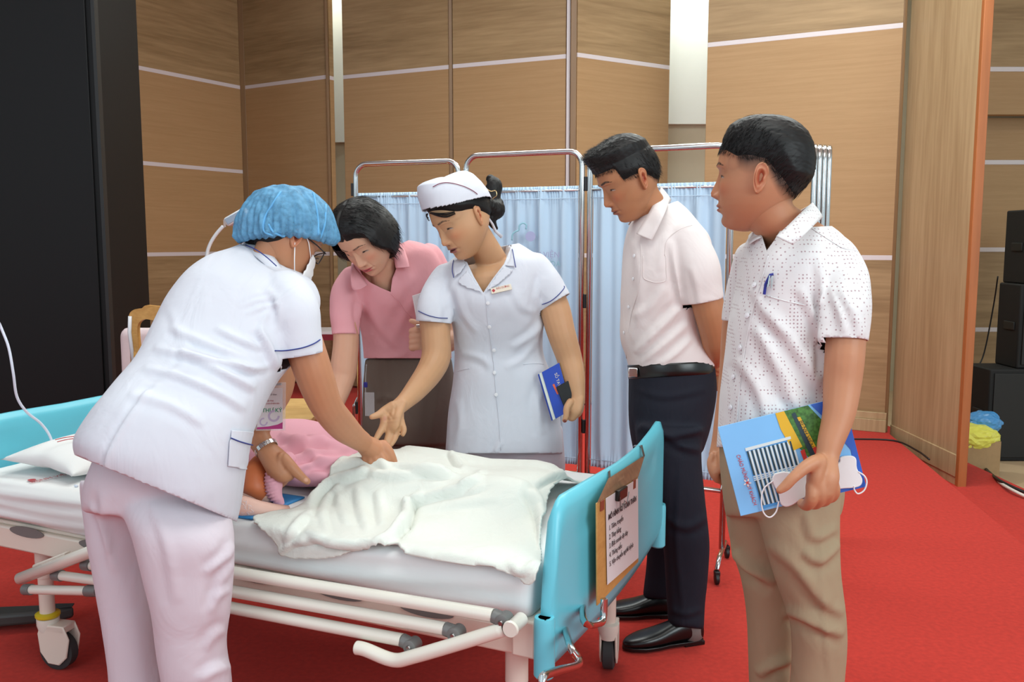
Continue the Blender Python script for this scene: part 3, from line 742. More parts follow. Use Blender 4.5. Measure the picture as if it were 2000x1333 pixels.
def make_head(skin, lips, brow=(28, 22, 20), nose=1.0, open_eye=.3, fade=None, beard=0, width=1.0, cheek=0., mouth_open=0., female=False, jaw=0.):
    P_ = HG.reshape(-1, 3).copy(); x, y, z = P_.T.copy(); ax = np.abs(x)
    frm = np.clip((y-.02)/.03, 0, 1)
    th = np.tile(HTH, HNZ)
    dy = np.zeros(len(x)); dx = np.zeros(len(x))
    # nose
    nz_ = np.interp(z, [-.062, -.054, -.050, -.044, -.036, -.024, -.010, .004, .014], [0, .002, .009, .0195, .021, .0155, .009, .004, 0])*nose
    nw = np.interp(z, [-.055, -.042, -.03, -.01, .01], [.0095, .0105, .0085, .0065, .007])
    dy += nz_*np.exp(-(np.abs(x)/nw)**2.3)
    dy += .0085*nose*g(ax-.0135, .0058)*g(z+.0435, .0068)
    # sockets, lids, brow, cheeks
    dy -= .0095*g(ax-.030, .017)*g(z-.003, .011); dy += .0065*g(ax-.0315, .0125)*g(z-.0005, .0085)
    dy -= .004*g(ax-.014, .006)*g(z-.002, .009)
    dy += (.0025 if female else .0042)*g(ax-.026, .02)*g(z-.0195, .006); dy += .0035*g(ax-.041, .016)*g(z+.026, .015); dx_ = cheek*g(z+.045, .035)
    # mouth
    dy += .0050*g(ax, .026)*g(z+.069, .014)
    dy += .0038*g(ax, .019)*g(z+.0645, .0036)+.0048*g(ax, .017)*g(z+.0755, .0045); dy -= (.0035+.006*mouth_open)*g(ax, .021)**.6*g(z+.0700, .0014+.002*mouth_open)
    dy -= .0035*g(ax-.026, .005)*g(z+.070, .006); dy -= .0022*g(ax, .004)*g(z+.056, .005); dy -= .004*g(ax, .018)*g(z+.0855, .005)
    dy += .0035*g(ax, .014)*g(z+.101, .010)
    # nasolabial
    dy -= .0016*g(ax-.0235-.25*(-z-.05), .003)*g(z+.056, .012)
    y2 = y+dy*frm
    # temple hollow / jaw
    sx = np.sign(x); x2 = x*width*(1+cheek*g(z+.05, .04)+jaw*g(z+.085, .03))
    x2 = x2-sx*.0025*g(z-.02, .02)*g(y-.05, .02)
    # upper lid crease and lid edge
    lidz = -.0015-.0035*((ax-.0315)/.0145)**2*np.sign(1)
    eye = np.clip(1-((ax-.0315)/.0148)**2, 0, 1)
    y2 -= .0016*frm*np.sqrt(eye)*g(z-(.0065-.004*((ax-.0315)/.0145)**2), .0012)
    y2 += .0012*frm*np.sqrt(eye)*g(z-(lidz+.0016), .0015)
    out = np.stack([x2, y2, z], -1)
    # colour
    c = np.tile(lin(skin), (len(x), 1)); F = frm*(y > .02)
    def mixc(mask, col):
        nonlocal c
        m_ = np.clip(mask, 0, 1)[:, None]; c = c*(1-m_)+lin(col)*m_
    red = tuple(np.clip(np.array(skin)*np.array([1.03, .84, .80]), 0, 255))
    mixc(.5*F*g(ax-.042, .018)*g(z+.030, .018), red); mixc(.4*F*g(x, .012)*g(z+.04, .008), red)
    mixc(.35*F*g(ax-.03, .02)*g(z+.004, .010), tuple(np.array(skin)*.84))
    ui = (z > -.0705); lipm = np.where(ui, np.clip(1.25-((ax/.0235)**2)-np.abs((z+.0665+.0012*g(x, .004))/.0044)**2, 0, 1), np.clip(1.25-((ax/.0205)**2)-np.abs((z+.0755)/.0062)**2, 0, 1))
    mixc(F*np.clip(lipm*2.2, 0, 1)*.85, lips); mixc(F*g(z+.0702+.0008*np.cos(x*150), .0011+.0016*mouth_open)*np.clip(1.3-(ax/.021)**2, 0, 1), (70, 30, 28))
    bz = .0215+.0035*np.exp(-((ax-.034)/.012)**2)-.002*(ax > .042)*(ax-.042)/.008
    bh = np.interp(ax, [.011, .016, .03, .044, .051], [.0018, .0032, .0034, .002, .0005])*(.85 if female else 1.1)
    rs = 1+.25*lattice_noise(P_*np.array([900, 100, 300]), 3)*3
    mixc(F*np.clip(1.4-np.abs((z-bz)/bh)**2, 0, 1)*((ax > .010) & (ax < .052))*(.78 if female else .92)*np.clip(rs, .5, 1.2), brow)
    ez = lidz-open_eye*.0028; eh = .0006+open_eye*.0034
    em = np.clip(1.5-((ax-.0315)/.0142)**2-((z-(lidz-eh))/(eh+.0004))**2, 0, 1)*(np.abs(ax-.0315) < .0148)
    if open_eye > .2: mixc(F*np.clip(em*2.5, 0, 1), (176, 160, 152)); mixc(F*np.clip(em*3, 0, 1)*np.clip(1.6-((ax-.0315)/.0048)**2, 0, 1), (26, 16, 12))
    mixc(F*g(z-lidz, .0017)*np.clip(1.35-((ax-.0315)/.0145)**2, 0, 1)*1.0, (26, 18, 16))
    mixc(F*g(ax-.0068, .0034)*g(z+.0515, .0022)*1.1, (80, 40, 34))
    if beard: mixc(F*beard*(z < -.055)*np.clip(1.2-np.abs(ax/.05), 0, 1)*(1-np.clip(lipm*3, 0, 1)), tuple(np.array(skin)*.72))
    if fade is not None: mixc(fade(P_), (30, 25, 24))
    return out, c
def make_ear(side, skin):
    na, nr = 40, 14; vs = []; cols = []
    for i in range(nr):
        r = (i+1)/nr
        for k in range(na):
            a = 2*PI*k/na; ca, sa = math.cos(a), math.sin(a)
            rx = .0175*(1+.12*(sa > 0)*sa)*(.82+.18*math.cos(a-.6)) ; rz = .0325
            lobe = 1-.30*max(0, -sa)**2
            yy = -ca*rx*r*lobe; zv = sa*rz*r-.003*(sa < 0)*r
            rim = .0085*math.exp(-((r-.90)/.10)**2)*(1-.9*math.exp(-((math.atan2(sa, -ca*-1)-PI)/.5)**2 if False else 0)*1)
            front = math.exp(-((a-0)/.6)**2)+math.exp(-((a-2*PI)/.6)**2)      # towards the face
            rim *= (1-.75*front); anti = .0055*math.exp(-((r-.55)/.12)**2)*(1-front)*(.6+.4*math.cos(a-PI))
            bowl = -.006*math.exp(-((r-.15)/.28)**2); tr = .005*front*math.exp(-((r-.5)/.2)**2)*math.exp(-((sa+.1)/.35)**2)
            edge = -.010*max(0, (r-.93)/.07)**2
            h = .0105+rim+anti+bowl+tr+edge-.010*front*r*r
            # flare backwards
            h += .010*(ca < 0)*(-ca)*r*-1*-1
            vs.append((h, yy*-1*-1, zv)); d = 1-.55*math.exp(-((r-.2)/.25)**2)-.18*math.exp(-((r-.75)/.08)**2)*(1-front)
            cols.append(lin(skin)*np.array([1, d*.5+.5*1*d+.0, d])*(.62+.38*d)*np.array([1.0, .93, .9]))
    vs.append((.004, 0, -.002)); cols.append(lin((110, 58, 46)))
    A = np.array(vs); C = np.array(cols); n = na*nr
    fs = [(i*na+k, i*na+(k+1) % na, (i+1)*na+(k+1) % na, (i+1)*na+k) for i in range(nr-1) for k in range(na)]+[(n, (k+1) % na, k) for k in range(na)]
    # close the back
    Bk = A[(nr-1)*na:nr*na].copy(); Bk[:, 0] = -.002; Bk[:, 1] *= .62; Bk[:, 2] *= .75; m0 = len(A); A = np.vstack([A, Bk]); C = np.vstack([C, np.tile(lin(skin), (na, 1))])
    fs += [((nr-1)*na+k, (nr-1)*na+(k+1) % na, m0+(k+1) % na, m0+k) for k in range(na)]
    A[:, 0] += .0715; A[:, 1] += -.009; A[:, 2] += -.010
    # lean back a little
    a = .18; y0, z0 = -.009, -.01; yy = A[:, 1]-y0; zv = A[:, 2]-z0; A[:, 1] = y0+yy*math.cos(a)-zv*math.sin(a); A[:, 2] = z0+yy*math.sin(a)+zv*math.cos(a)
    if side < 0: A[:, 0] *= -1; fs = [f[::-1] for f in fs]
    return A, fs, C
class Head:
    """frame: forward and up vectors, origin, scale"""
    def __init__(s, px, py, Y, away, pitch, roll, scale=1.0, left=True):
        s.o = at(px, py, Y); v = V((s.o.x, s.o.y, 0)).normalized(); side = V((-v.y, v.x, 0)) if left else V((v.y, -v.x, 0))
        a = math.radians(away); f = side*math.cos(a)+v*math.sin(a); upv = V((0, 0, 1)); p = math.radians(pitch)
        r = f.cross(upv).normalized(); f2 = f*math.cos(p)-upv*math.sin(p); u2 = r.cross(f2).normalized()
        ro = math.radians(roll); s.r = r*math.cos(ro)+u2*math.sin(ro); s.u = u2*math.cos(ro)-r*math.sin(ro); s.f = f2; s.s = scale
        s.Mx = np.array([s.r[:], s.f[:], s.u[:]])*scale
    def w(s, P_): return np.asarray(P_) @ s.Mx + np.array(s.o)
    def p(s, x, y, z): return V(s.w(np.array([[x, y, z]]))[0])
def head_parts(H, skin, ears=True, **k):
    A, C = make_head(skin, **k); vs = [H.w(A)]; fs = [tuple(q) for q in HF]; cs = [C]; b = len(A)
    fs.append(tuple(range(HNT))[::-1]); fs.append(tuple((HNZ-1)*HNT+i for i in range(HNT)))
    if ears:
        for sd_ in (1, -1):
            E, ef, ec = make_ear(sd_, skin); vs.append(H.w(E)); cs.append(ec); fs += [tuple(i+b for i in q) for q in ef]; b += len(E)
    return np.vstack(vs), fs, np.vstack(cs)
def hair_shell(H, thick, parent, name='hair', m=None, grooves=.0012, gdir=(60, 400, 60), seed=2, lift=None, label=None):
    """scalp mesh grown outwards by thick(P) (metres; negative = no hair there)"""
    P_ = HG.reshape(-1, 3); t = thick(P_); c = np.array([0, -.005, .0]); D = P_-c; D[:, 2] = np.where(P_[:, 2] < 0, D[:, 2]*.25, D[:, 2]); D /= np.linalg.norm(D, axis=1)[:, None]
    t = t.copy(); pos = t > 0; ns = lattice_noise(P_*np.array(gdir), seed)+.5*lattice_noise(P_*np.array(gdir)*2.3, seed+1)
    t2 = np.where(pos, t+grooves*ns*np.clip(t/.006, 0, 1), np.maximum(t, -.004))
    A = P_+D*t2[:, None]
    if lift is not None: A = lift(P_, A, np.clip(t/.01, 0, 1))
    keep = (t > -.0035)[HF].all(1); F = HF[keep]; used = np.unique(F); mp = -np.ones(len(A), int); mp[used] = np.arange(len(used))
    fl = [tuple(q) for q in mp[F]]
    if keep[-HNT:].all(): fl.append(tuple(int(mp[(HNZ-1)*HNT+i]) for i in range(HNT)))
    o = meshobj(name, H.w(A[used]), fl, m or M['hair'], parent, True)
    if label: o['label'] = label
    return o, H.w(A[used]), F
def strands(H, roots, dirs, length, wdt, parent, m, curl=.0, seed=1, name='hair_strands', droop=0.):
    """thin tapered locks; roots, dirs in head axes"""
    rg = np.random.default_rng(seed); n = len(roots); L = length*rg.uniform(.6, 1.15, n); d = dirs/np.linalg.norm(dirs, axis=1)[:, None]
    c = roots-np.array([0, -.005, 0]); nrm = c/np.linalg.norm(c, axis=1)[:, None]; sd_ = np.cross(d, nrm); sd_ /= np.maximum(np.linalg.norm(sd_, axis=1), 1e-6)[:, None]
    segs = 4; vs = np.zeros((n, segs, 3, 3)); bend = rg.normal(size=(n, 1))*curl
    for i in range(segs):
        q = i/(segs-1); p = roots+d*(L*q)[:, None]+sd_*bend*L[:, None]*q*q-nrm*(L*q*q*droop)[:, None]+nrm*.001; w_ = wdt*(1-q*.92)
        vs[:, i, 0] = p-sd_*w_; vs[:, i, 1] = p+nrm*w_; vs[:, i, 2] = p+sd_*w_
    base = np.arange(n)[:, None]*segs*3; fl = []
    for i in range(segs-1):
        for k in range(3):
            k2 = (k+1) % 3; fl.append(np.stack([base[:, 0]+i*3+k, base[:, 0]+i*3+k2, base[:, 0]+(i+1)*3+k2, base[:, 0]+(i+1)*3+k], -1))
    F = np.vstack(fl); o = meshobj(name, H.w(vs.reshape(-1, 3)), [tuple(q) for q in F], m, parent, True); return tag(o, kind='stuff')
def body_mesh(name, parts, H, skin, hp, parent, voxel=.0035, tint=None, smooth=2, label=None, nails=(), creases=(), fade=None):
    core = HG.reshape(-1, 3)*np.array([.985, .985, .99]); cf = [tuple(q) for q in HF]+[tuple(range(HNT))[::-1], tuple((HNZ-1)*HNT+i for i in range(HNT))]
    vv, fs, ee = remesh(list(parts)+[(H.w(core), cf)], voxel, smooth)
    lc = (vv-np.array(H.o)) @ np.linalg.inv(H.Mx); wj = np.clip(1.7-np.linalg.norm((lc-np.array([0, -.015, -.085]))/np.array([.08, .08, .05]), axis=1), 0, 1)[:, None]
    for _ in range(45): vv = vv*(1-wj)+lap(vv, ee, 1, .6)*wj
    N = normals(vv, fs)
    if creases: vv = folds(vv, N, creases)
    c = np.tile(lin(skin), (len(vv), 1))
    nse = lattice_noise(vv*35, 5); c = c*(1+.05*nse)[:, None]
    if fade is not None:
        m_ = np.clip(fade(lc), 0, 1)[:, None]*(np.abs(lc[:, 2:3]) < .13); c = c*(1-m_)+lin((30, 25, 24))*m_
    if tint is not None: c = tint(vv, c)
    for (q, r, col) in nails:
        d = np.linalg.norm(vv-np.array(q), axis=1); m_ = np.clip(1.5-(d/r)**2, 0, 1)[:, None]; c = c*(1-m_)+lin(col)*m_
    hv, hf, hc = hp; b = len(vv)
    A = np.vstack([vv, hv]); C = np.vstack([c, hc]); F = list(fs)+[tuple(i+b for i in q) for q in hf]
    o = meshobj(name, A, F, M['skin'], parent, True, attr=C)
    if label: o['label'] = label
    return o
def neck(H, base, r0, r1, n=6):
    """neck from inside the skull down to the collar"""
    a = H.p(0, -.022, -.02); b = V(base); k = H.p(0, -.020, -.085); pts = [list(a)+[r0*.8], list(k)+[r0*.93], list(b)+[r1], list(b+(b-k).normalized()*.05)+[r1*1.1]]
    return limb(pts, 5, 24, world=True)
def finger(pts, r, k=4): return limb([(x, y, Y, rr) for (x, y, Y), rr in zip(pts, r)], k, 12)
# ================================================================== clothes materials
def wrinkle(m, scale=9, dist=.006, strength=.35, stretch=(1, 1, .6)):
    n, l = m.node_tree.nodes, m.node_tree.links; p = n['Principled BSDF']; tc = n.new('ShaderNodeTexCoord'); mp = n.new('ShaderNodeMapping'); mp.inputs['Scale'].default_value = stretch; l.new(tc.outputs['Object'], mp.inputs[0])
    t = n.new('ShaderNodeTexNoise'); t.inputs['Scale'].default_value = scale; t.inputs['Detail'].default_value = 3; t.inputs['Distortion'].default_value = 1.2; l.new(mp.outputs[0], t.inputs[0])
    b = n.new('ShaderNodeBump'); b.inputs['Strength'].default_value = strength; b.inputs['Distance'].default_value = dist; l.new(t.outputs[0], b.inputs['Height'])
    if p.inputs['Normal'].is_linked: l.new(p.inputs['Normal'].links[0].from_socket, b.inputs['Normal'])
    l.new(b.outputs[0], p.inputs['Normal'])
def dotted(name, base, dot):
    m, n, l, p = newmat(name); tc = n.new('ShaderNodeTexCoord'); vo = n.new('ShaderNodeTexVoronoi'); vo.inputs['Scale'].default_value = 125; vo.inputs['Randomness'].default_value = .15
    l.new(tc.outputs['Object'], vo.inputs['Vector']); r = n.new('ShaderNodeValToRGB'); r.color_ramp.elements[0].position = .20; r.color_ramp.elements[1].position = .27
    r.color_ramp.elements[0].color = srgb(*dot); r.color_ramp.elements[1].color = srgb(*base); l.new(vo.outputs['Distance'], r.inputs[0]); l.new(r.outputs[0], p.inputs['Base Color']); p.inputs['Roughness'].default_value = .85; p.inputs['Specular IOR Level'].default_value = .2
    return m
M['shirt_dot'] = dotted('white dotted shirt cloth', (224, 222, 222), (176, 152, 156))
M['shirt_white'] = mat('off white shirt cloth', (226, 216, 214), .85, bump=.15, bscale=900, spec=.2)
M['uniform'] = mat('white uniform cloth', (211, 213, 222), .85, bump=.15, bscale=900, spec=.2)
M['uniform_pants'] = mat('pale uniform trousers cloth', (214, 204, 212), .85, bump=.15, bscale=900, spec=.2)
M['khaki'] = mat('khaki trousers cloth', (166, 146, 118), .85, bump=.2, bscale=900, spec=.2)
M['navy'] = mat('navy trousers cloth', (27, 29, 40), .8, bump=.2, bscale=900, spec=.25)
M['pink'] = mat('pink polo cloth', (228, 164, 170), .85, bump=.3, bscale=1400, spec=.15)
M['brown'] = mat('taupe trousers cloth', (116, 102, 92), .85, bump=.2, bscale=900, spec=.2)
for k_ in ('shirt_dot', 'shirt_white', 'uniform', 'uniform_pants', 'khaki', 'navy', 'pink', 'brown'): wrinkle(M[k_], 9, .012, .45)
wrinkle(M['blanket'], 14, .010, .5, (1, 1, 1)); wrinkle(M['sheet'], 6, .006, .3, (1, 1, 1))
M['leather'] = mat('black leather', (12, 12, 13), .3, spec=.5, bump=.1, bscale=300)
M['blue_pipe'] = mat('navy blue piping', (44, 56, 130), .7)
M['button'] = mat('white button', (232, 232, 236), .3)
M['sock'] = mat('grey sock', (120, 112, 108), .9)

def shoe(p, d, parent, L=.27, m='leather', tall=.075):
    """p: heel bottom point, d: direction of the toe"""
    p = V(p); d = V(d); d.z = 0; d.normalize(); s = V((-d.y, d.x, 0)); C, A, Bv = [], [], []
    for q, w_, h in ((0, .020, .050), (.02, .030, .068), (.12, .034, .078), (.27, .036, .080), (.42, .038, .066), (.6, .045, .050), (.78, .044, .040), (.92, .030, .030), (.985, .014, .022), (1, .006, .014)):
        C.append(list(p+d*L*q+V((0, 0, .012+h/2)))); A.append(list(s*w_)); Bv.append([0, 0, h/2])
    C, A, Bv = (catmull(x, 3) for x in (C, A, Bv)); v, f = ringloft(C, A, Bv, 24, .8)
    v[:, 2] = np.maximum(v[:, 2], .014)
    o = meshobj('shoe', v, f, M[m], parent)
    ol = [(0, .022), (.03, .032), (.15, .036), (.3, .037), (.45, .038), (.6, .046), (.78, .046), (.92, .033), (.99, .015)]
    poly = [p+d*L*q+s*w_ for q, w_ in ol]+[p+d*L*1.01]+[p+d*L*q-s*w_ for q, w_ in ol[::-1]]
    build('sole', MB().prism([V((a.x, a.y, .006)) for a in poly], (0, 0, .012)), M['rubber'] if m != 'leather' else M['leather'], o, bevel=.002)
    build('heel', MB().prism([V((a.x, a.y, .0)) for a in [p+s*.032+d*.0, p+s*.036+d*L*.26, p-s*.036+d*L*.26, p-s*.032]], (0, 0, .014)), M['leather'], o, bevel=.002)
    return o
def flatsheet(name, pts, th, m, parent=None, nrm=None, **k):
    P_ = [V(p) for p in pts]; n_ = (P_[1]-P_[0]).cross(P_[2]-P_[0]).normalized()
    if n_.dot(P_[0]-CAM) > 0: n_ = -n_
    return build(name, MB().prism(P_, n_*-th), m, parent, **k)
def printed(parent, frame, shape, m, name='print', lift=.0006, th=.0004):
    """flat print laid on a sheet; frame = (origin, x axis, y axis, normal), shape in 2-D metres"""
    o, xa, ya, na = frame; return build(name, MB().prism([o+xa*a+ya*b+na*lift for a, b in shape], na*th), m, parent)
def text(parent, body, size, org, xa, ya, m, name='lettering', align='LEFT', off=0., bold=0., sx=1.0):
    cu = bpy.data.curves.new('t', 'FONT'); cu.body = body; cu.size = size; cu.align_x = align; cu.extrude = .0002; cu.resolution_u = 3; cu.offset = bold
    to = bpy.data.objects.new('t', cu); COL.objects.link(to); dg = bpy.context.evaluated_depsgraph_get(); dg.update()
    me = bpy.data.meshes.new_from_object(to.evaluated_get(dg)); xa = V(xa).normalized(); ya = V(ya).normalized(); na = xa.cross(ya)
    vs = [V(org)+xa*v.co.x*sx+ya*v.co.y+na*(v.co.z+off) for v in me.vertices]; fs = [tuple(p.vertices) for p in me.polygons]
    bpy.data.objects.remove(to); bpy.data.curves.remove(cu)
    if not vs: return None
    return meshobj(name, vs, fs, m, parent, False)

# ================================================================== man with the dotted shirt, at the right
r3 = empty('person', (at(1560, 1100, 2.02).x, 2.02, 0), 'man in white dotted short-sleeved shirt and khaki trousers holding a blue folder', 'person', None)
SK3 = (188, 132, 98)
H3 = Head(1488, 342, 2.0, 9, 0, 0, 1.02)
fade3 = lambda P_: np.clip((P_[:, 2]-np.interp(P_[:, 1], [-.1, -.07, -.045, -.02, .02, .05], [-.085, -.078, -.050, .002, -.004, .012]))/.03, 0, 1)*np.clip((.046-P_[:, 1])/.012, 0, 1)*.85
hp3 = head_parts(H3, SK3, lips=(162, 100, 86), fade=fade3, open_eye=.35, cheek=.05, jaw=.05)
arm3 = [limb([(1632, 540, 1.95, 28), (1654, 600, 1.9, 36), (1651, 680, 1.87, 38), (1645, 750, 1.86, 36), (1638, 810, 1.84, 31), (1622, 865, 1.82, 25), (1616, 893, 1.81, 22), (1612, 915, 1.80, 24)]),
        limb([(1612, 905, 1.80, 24), (1609, 930, 1.79, 30), (1606, 952, 1.785, 27)], flat=.75),
        limb([(1598, 905, 1.785, 20), (1592, 930, 1.78, 20), (1590, 955, 1.78, 18)], flat=.8),
        finger([(1592, 903, 1.775), (1572, 914, 1.765), (1549, 934, 1.757), (1535, 949, 1.757), (1523, 958, 1.757)], [15, 13, 11, 10.5, 8]),
        finger([(1622, 935, 1.785), (1630, 957, 1.787), (1624, 972, 1.81), (1606, 975, 1.835)], [12, 11.5, 11, 9]),
        finger([(1612, 940, 1.78), (1618, 964, 1.78), (1610, 979, 1.805), (1592, 982, 1.835)], [13, 12, 11.5, 9]),
        finger([(1600, 945, 1.775), (1603, 969, 1.775), (1594, 984, 1.80), (1578, 985, 1.832)], [13, 12.5, 12, 9]),
        finger([(1586, 950, 1.775), (1585, 974, 1.77), (1576, 987, 1.795), (1566, 984, 1.83)], [13, 12.5, 12, 9.5]),
        limb([(1445, 560, 2.15, 24), (1436, 640, 2.2, 26), (1428, 740, 2.2, 24), (1413, 830, 2.17, 19), (1405, 868, 2.16, 16), (1402, 890, 2.15, 18)]),
        limb([(1404, 880, 2.15, 17), (1402, 905, 2.14, 21), (1403, 922, 2.14, 18)], flat=.6),
        finger([(1392, 890, 2.13), (1388, 905, 2.12), (1392, 925, 2.11), (1400, 938, 2.115)], [7, 8, 7.5, 6.5]),
        finger([(1396, 905, 2.12), (1397, 925, 2.10), (1403, 938, 2.11), (1409, 930, 2.12)], [8, 8, 7.5, 6.5]),
        finger([(1402, 910, 2.125), (1405, 930, 2.11), (1411, 942, 2.12), (1416, 932, 2.13)], [8, 8, 7.5, 6.5]),
        finger([(1409, 910, 2.13), (1413, 930, 2.12), (1418, 941, 2.13), (1421, 930, 2.14)], [8, 7.5, 7, 6]),
        finger([(1408, 885, 2.12), (1409, 903, 2.10), (1407, 919, 2.095)], [8, 8, 6.5]),
        sil([(1500, 470, 1600, 475, 2.03, .05), (1475, 500, 1635, 510, 2.03, .08), (1465, 600, 1620, 600, 2.02, .08)])]
nk3 = neck(H3, at(1551, 462, 2.02), .054, .056)
body_mesh('body', arm3+[nk3], H3, SK3, hp3, r3, .0032, fade=fade3, nails=[(at(1523, 955, 1.742)[:], .006, (206, 150, 128))])
th3 = lambda P_: np.where(P_[:, 2] > (.030+.42*np.clip(-P_[:, 1]-.01, 0, .03)*-1 - .9*np.clip(-P_[:, 1]-.035, 0, .06)), 1, -1)*.0 + np.clip((P_[:, 2]-np.interp(P_[:, 1], [-.1, -.07, -.045, -.02, .01, .04, .07, .085, .1], [-.058, -.045, -.005, .028, .036, .040, .052, .055, .055]))*.28, -.01, .0135)
hair_shell(H3, th3, r3, grooves=.0016, gdir=(160, 60, 160))
rg = np.random.default_rng(7); P0 = HG.reshape(-1, 3); tt = th3(P0); ok = np.nonzero(tt > .002)[0]; pk = rg.choice(ok, 2600)
roots = P0[pk]+(P0[pk]/np.linalg.norm(P0[pk], axis=1)[:, None])*(tt[pk]-.002)[:, None]
fy_ = np.clip((P0[pk][:, 1]-.02)/.06, 0, 1); dirs = np.stack([P0[pk][:, 0]*9, .55-.35*fy_+rg.normal(size=len(pk))*.2, -.25-.9*fy_-8*np.abs(P0[pk][:, 1]*(P0[pk][:, 1] < 0))+rg.normal(size=len(pk))*.25], -1)
strands(H3, roots, dirs, .024, .0006, r3, M['hair'], .2, 3, droop=.25)
def edge_strands(H, tt, parent, seed, n=1100, L=.010, lim=.0035):
    rg = np.random.default_rng(seed); ok = np.nonzero((tt > -.002) & (tt < lim) & (P0[:, 2] > -.08) & (P0[:, 2] < .09))[0]; pk = rg.choice(ok, n); q = P0[pk]; u = q/np.linalg.norm(q, axis=1)[:, None]
    fr_ = q[:, 1] > .05; d = np.where(fr_[:, None], np.array([0, .25, -.95]), np.array([0, -.45, -.85]))+rg.normal(size=(n, 3))*.18; d -= u*(d*u).sum(1)[:, None]
    strands(H, q+u*.0006, d, L, .00045, parent, M['hair'], .1, seed, droop=0., name='hair_fringe')
edge_strands(H3, tt, r3, 21)
trou3 = [sil([(1408, 800, 1620, 800, 2.03, .13), (1409, 880, 1632, 880, 2.03, .13), (1414, 960, 1640, 960, 2.03, .135), (1420, 1010, 1634, 1010, 2.03, .12)]),
         sil([(1412, 930, 1545, 930, 2.10, .085), (1419, 1005, 1545, 1000, 2.11, .085), (1434, 1085, 1545, 1085, 2.12, .08), (1450, 1135, 1545, 1135, 2.12, .075), (1459, 1210, 1548, 1210, 2.13, .068), (1464, 1333, 1540, 1333, 2.14, .06), (1462, 1450, 1535, 1450, 2.14, .055), (1462, 1545, 1538, 1545, 2.14, .055)], e=.95),
         sil([(1478, 930, 1640, 930, 1.97, .09), (1482, 1000, 1635, 1000, 1.96, .09), (1500, 1080, 1636, 1080, 1.95, .085), (1520, 1140, 1639, 1140, 1.95, .08), (1545, 1205, 1647, 1205, 1.96, .075), (1550, 1270, 1650, 1270, 1.97, .068), (1545, 1333, 1646, 1333, 1.98, .062), (1540, 1450, 1640, 1450, 1.99, .058), (1540, 1585, 1636, 1585, 2.0, .056)], e=.95)]
cr3 = [([(1440, 1075), (1470, 1110), (1515, 1140)], .010, 11), ([(1425, 1060), (1440, 1090), (1490, 1125)], .006, 9), ([(1570, 1075), (1600, 1095), (1640, 1060)], .008, 10), ([(1530, 1195), (1560, 1200), (1610, 1225), (1648, 1240)], .010, 11),
       ([(1500, 1060), (1560, 1110), (1620, 1180)], .007, 14), ([(1480, 1320), (1510, 1300), (1545, 1290)], .010, 10), ([(1565, 1120), (1600, 1170), (1648, 1200)], .006, 10), ([(1600, 1030), (1606, 1180), (1622, 1333)], .003, 5), ([(1575, 1000), (1590, 1050), (1636, 1030)], .006, 9)]
cloth('trousers', trou3, M['khaki'], r3, .0075, creases=cr3, wav=.0012, seed=3, thick=.002)
SH3 = [sil([(1404, 880, 1618, 880, 2.02, .135), (1408, 820, 1615, 820, 2.02, .135), (1412, 760, 1618, 760, 2.02, .13), (1420, 690, 1622, 690, 2.02, .13), (1428, 620, 1640, 620, 2.02, .13), (1440, 560, 1658, 560, 2.02, .13), (1449, 510, 1664, 515, 2.02, .12), (1460, 478, 1655, 482, 2.02, .105), (1475, 455, 1638, 458, 2.02, .085), (1490, 440, 1612, 436, 2.02, .06)], e=.85),
       limb([(1632, 505, 1.97, 44), (1647, 545, 1.93, 48), (1653, 600, 1.89, 46), (1652, 650, 1.875, 43.5), (1651, 671, 1.87, 43)], 5, 28, fe=True),
       limb([(1465, 505, 2.12, 32), (1448, 560, 2.14, 30), (1436, 610, 2.15, 26), (1434, 632, 2.15, 26)], fe=True)]
cs3 = [([(1600, 560), (1612, 620), (1615, 690), (1608, 740)], .010, 8), ([(1600, 500), (1605, 560), (1612, 600)], .006, 8), ([(1480, 640), (1520, 720), (1560, 790)], .007, 12), ([(1500, 600), (1560, 690), (1605, 760)], .006, 12), ([(1440, 700), (1480, 760), (1500, 830)], .006, 11), ([(1560, 560), (1600, 640), (1612, 690)], .006, 9), ([(1470, 560), (1500, 620), (1540, 660)], .004, 10), ([(1510, 740), (1560, 800), (1600, 820)], .005, 10), ([(1640, 560), (1670, 620), (1680, 660)], .004, 8), ([(1620, 560), (1640, 610), (1650, 650)], .004, 7)]
o3, v3, f3 = cloth('shirt', SH3, M['shirt_dot'], r3, .0065, cuts=[(at(1651, 671, 1.87), at(1651, 671, 1.87)-at(1652, 640, 1.877), .056), (at(1434, 632, 2.15), at(1434, 632, 2.15)-at(1436, 600, 2.15), .04), endcut((1490, 440, 1612, 436, 2.02), .11, True), endcut((1404, 880, 1618, 880, 2.02), .3, False)], creases=cs3, wav=.0012, seed=9, smooth=3,
                   holes=[[(1478, 440), (1488, 462), (1497, 490), (1512, 470), (1530, 440)]])
bv3 = tree(v3, f3)
